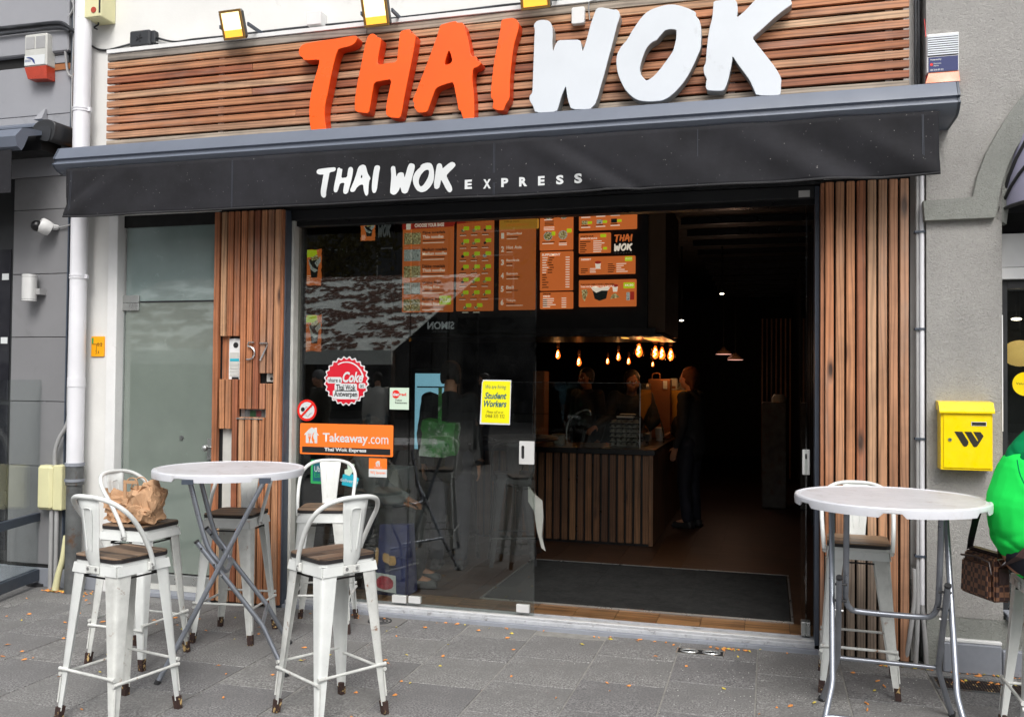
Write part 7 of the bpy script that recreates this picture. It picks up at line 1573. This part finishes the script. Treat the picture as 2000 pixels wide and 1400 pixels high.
# signs over there, readable from the square
def far_sign(s, px, w, h, lab, sub=None):
    t = thing('shop_sign', lab, 'sign', (px, -26.7, 3.4)); wp(text(s, px-w/2, 3.5, px+w/2, 3.5+h, -26.78, 'menu_glow_text', flip=True, bold=.03), t)
    if sub: wp(text(sub, px-w*.3, 3.38, px+w*.3, 3.45, -26.78, 'menu_dim_text', flip=True), t)
far_sign('SIMON', -12.18, 1.10, .30, 'jeweller sign reading SIMON DIAMONDS across the square', 'DIAMONDS')
t = thing('shop_sign', "white McDonald's lettering across the square", 'sign', (-14.84, -26.7, 2.2)); wp(text("McDonald's", -15.40, 2.16, -14.28, 2.36, -26.70, 'menu_glow_text', flip=True, bold=.03), t); wp(bx('sign_board', 'interior_black', -15.6, -14.1, -26.86, -26.72, 2.0, 2.55), t)
# sloping terrace canopy strewn with leaves
cn = thing('terrace_canopy', 'large pale terrace canopy strewn with fallen leaves across the street', 'canopy', (-10, -11, 0))
mat('canopy_cloth', (.8, .84, .8), .8, var=.08)
A0, B0 = (-8.95, 2.08), (-14.0, 4.02)
wp(MB().hexa([(-15, A0[0], A0[1]), (-6.45, A0[0], A0[1]), (-6.45, B0[0], B0[1]), (-15, B0[0], B0[1])], [(-15, A0[0], A0[1]+.03), (-6.45, A0[0], A0[1]+.03), (-6.45, B0[0], B0[1]+.03), (-15, B0[0], B0[1]+.03)]).build('cloth', 'canopy_cloth'), cn)
wp(bx('valance', 'canopy_cloth', -15, -6.45, -8.96, -8.94, 1.85, 2.079), cn)
for x in (-14.9, -10.6, -6.5):
    for y, z in ((-9.05, 2.05), (-13.9, 3.95)): wp(bx('post', 'black_frame', x-.04, x+.04, y-.04, y+.04, -.02, z), cn)
rr = random.Random(11); mb = MB()
for k in range(7600):
    u, v = rr.random(), rr.random()
    x = -15+u*8.5; s = v*5.4
    if noise.noise(Vector((x*1.1+s*.9, s*2.6, 0)))+.35*noise.noise(Vector((x*3, s*3, 4))) < -.10: continue
    y = A0[0]+(B0[0]-A0[0])*v; z = A0[1]+(B0[1]-A0[1])*v+.036; a = rr.uniform(0, 6.28); r = rr.uniform(.05, .11); c_, s_ = math.cos(a)*r, math.sin(a)*r
    q = [mb.b.verts.new((x+p*c_-w*s_*.5, y+(p*s_+w*c_*.5)*.93, z-(p*s_+w*c_*.5)*.37+.01)) for p, w in ((-1, 0), (0, -1), (1, 0), (0, 1))]; mb.b.faces.new(q)
o = wp(mb.build('fallen_leaves', 'leaf_brown'), cn); o['kind'] = 'stuff'
# plane tree behind it
def tree(x, y, h, lab, seed):
    t = thing('plane_tree', lab, 'tree', (x, y, 0), 0, 'trees on the square'); r_ = random.Random(seed)
    tr = MB(); tr.tube([(x, y, -.05), (x+.1, y, h*.3), (x, y+.1, h*.6)], [.22, .17, .10], 10)
    tips = []
    for k in range(9):
        a = k*.7+seed; p = [Vector((x, y, h*(.3+.03*k)))]
        for j in range(4): p.append(p[-1]+Vector((math.cos(a+r_.uniform(-.4, .4)), math.sin(a+r_.uniform(-.4, .4)), .9))*h*.075)
        tr.tube(p, [.09, .07, .05, .03, .015], 6); tips += p[2:]
    wp(tr.build('trunk', 'bark', smooth=60), t); cr = MB()
    for k in range(2600):
        b = r_.choice(tips); c = b+Vector((r_.gauss(0, .55), r_.gauss(0, .55), r_.gauss(0, .5))); n1 = Vector((r_.gauss(0, 1), r_.gauss(0, 1), r_.gauss(0, 1))).normalized(); n2 = n1.orthogonal().normalized()*r_.uniform(.05, .1); n1 = n1*r_.uniform(.06, .12)
        cr.b.faces.new([cr.b.verts.new(c+n1), cr.b.verts.new(c+n2), cr.b.verts.new(c-n1), cr.b.verts.new(c-n2)])
    o = cr.build('crown', 'foliage'); wp(o, t)
tree(-14.2, -20, 8.5, 'yellowing plane tree behind the terrace canopy', 1); tree(-3.5, -18, 8, 'yellowing plane tree on the square behind the camera', 2)
# passers-by mirrored in the glass
person('passer-by in an olive coat and grey beanie across from the shop window', (-6.95, -7.2, -.01), math.radians(30), 'coat_olive', 'coat_black', beanie='coat_grey', vox=.02)
person('passer-by in a pale quilted jacket and patterned skirt on the square', (-6.75, -9.0, -.01), math.radians(150), 'cloth_white', 'cloth_pattern', 'hair_dark', skirt=True, vox=.02)
person('passer-by in dark clothes walking on the square', (-5.2, -10.5, -.01), math.radians(60), 'coat_black', 'trouser_navy', 'hair_dark', vox=.02)

# ================================================================ fallen leaves and cigarette ends on the pavement
def litter(name, m, pts, kind, label=None, seed=0):
    r_ = random.Random(seed); mb = MB()
    for x, y in pts:
        a = r_.uniform(0, 6.28); s = r_.uniform(.005, .011); c_, s_ = math.cos(a), math.sin(a); L_ = s*r_.uniform(1.3, 2.2); z0 = .0025
        if kind == 'leaf':
            P = [(-L_, 0, .001), (-L_*.3, s, .004), (L_*.5, s*.7, .006), (L_, 0, .003), (L_*.4, -s*.8, .001), (-L_*.4, -s*.7, .002), (0, 0, .007)]
            V_ = [mb.b.verts.new((x+p*c_-q*s_, y+p*s_+q*c_, z0+h*r_.uniform(.7, 1.5))) for p, q, h in P]
            for k in range(6): mb.b.faces.new((V_[k], V_[(k+1) % 6], V_[6]))
        else: mb.tube([(x-c_*.014, y-s_*.014, .0065), (x+c_*.014, y+s_*.014, .0065)], .0042, 6)
    o = mb.build(name, m); o['kind'] = 'stuff'
    return o
r_ = random.Random(21); pts = []
while len(pts) < 150:
    x, y = r_.uniform(-5.4, 1.9), -abs(r_.gauss(0, 1.3))-.05
    if y < -4.8: continue
    if x > -1.8 and r_.random() < .55: continue
    pts.append((x, y))
for x0, x1, y0, n_ in ((-5.25, -4.75, -.12, 55), (.62, .90, -.13, 26), (.98, 1.7, -.16, 34), (.98, 1.7, -.30, 22), (-.30, -.10, -.09, 22), (-3.3, .2, -.07, 22)):
    for k in range(n_): pts.append((r_.uniform(x0, x1), y0-abs(r_.gauss(0, .02))))
litter('leaf_litter', 'leaf_orange', pts[::2]+pts[1::4], 'leaf', seed=1); litter('leaf_litter', 'leaf_yellow', pts[3::4], 'leaf', seed=2)
ends = [(0.573,-0.456), (0.598,-0.533), (0.481,-0.837), (0.475,-0.927), (0.971,-0.366), (-0.763,-0.07)]
for k, e in enumerate(ends):
    o = litter('cigarette_end', 'leaf_orange', [e], 'butt', seed=k+5); del o['kind']; tag(o, ['orange cigarette end between the right table legs, upper of the pair', 'orange cigarette end just below the upper one of the pair', 'cigarette end beside the front crossbar of the right table', 'cigarette end nearest the picture bottom at the right table', 'cigarette end on the paving beside the cellar grille', 'cigarette end on the paving in front of the sill'][k], 'cigarette end')
# grit in front of the right stool
mb = MB()
for k in range(420):
    x, y = r_.gauss(.15, .45), r_.uniform(-1.9, -.3); s = r_.uniform(.0008, .002)
    mb.box(x-s, x+s, y-s, y+s, .0008, .0008+s)
o = mb.build('grit', 'cloth_white'); o['kind'] = 'stuff'

for o in S.objects:
    if o.type == 'MESH' and o.name.startswith(('bolt', 'drain')): pass
bpy.context.view_layer.update()
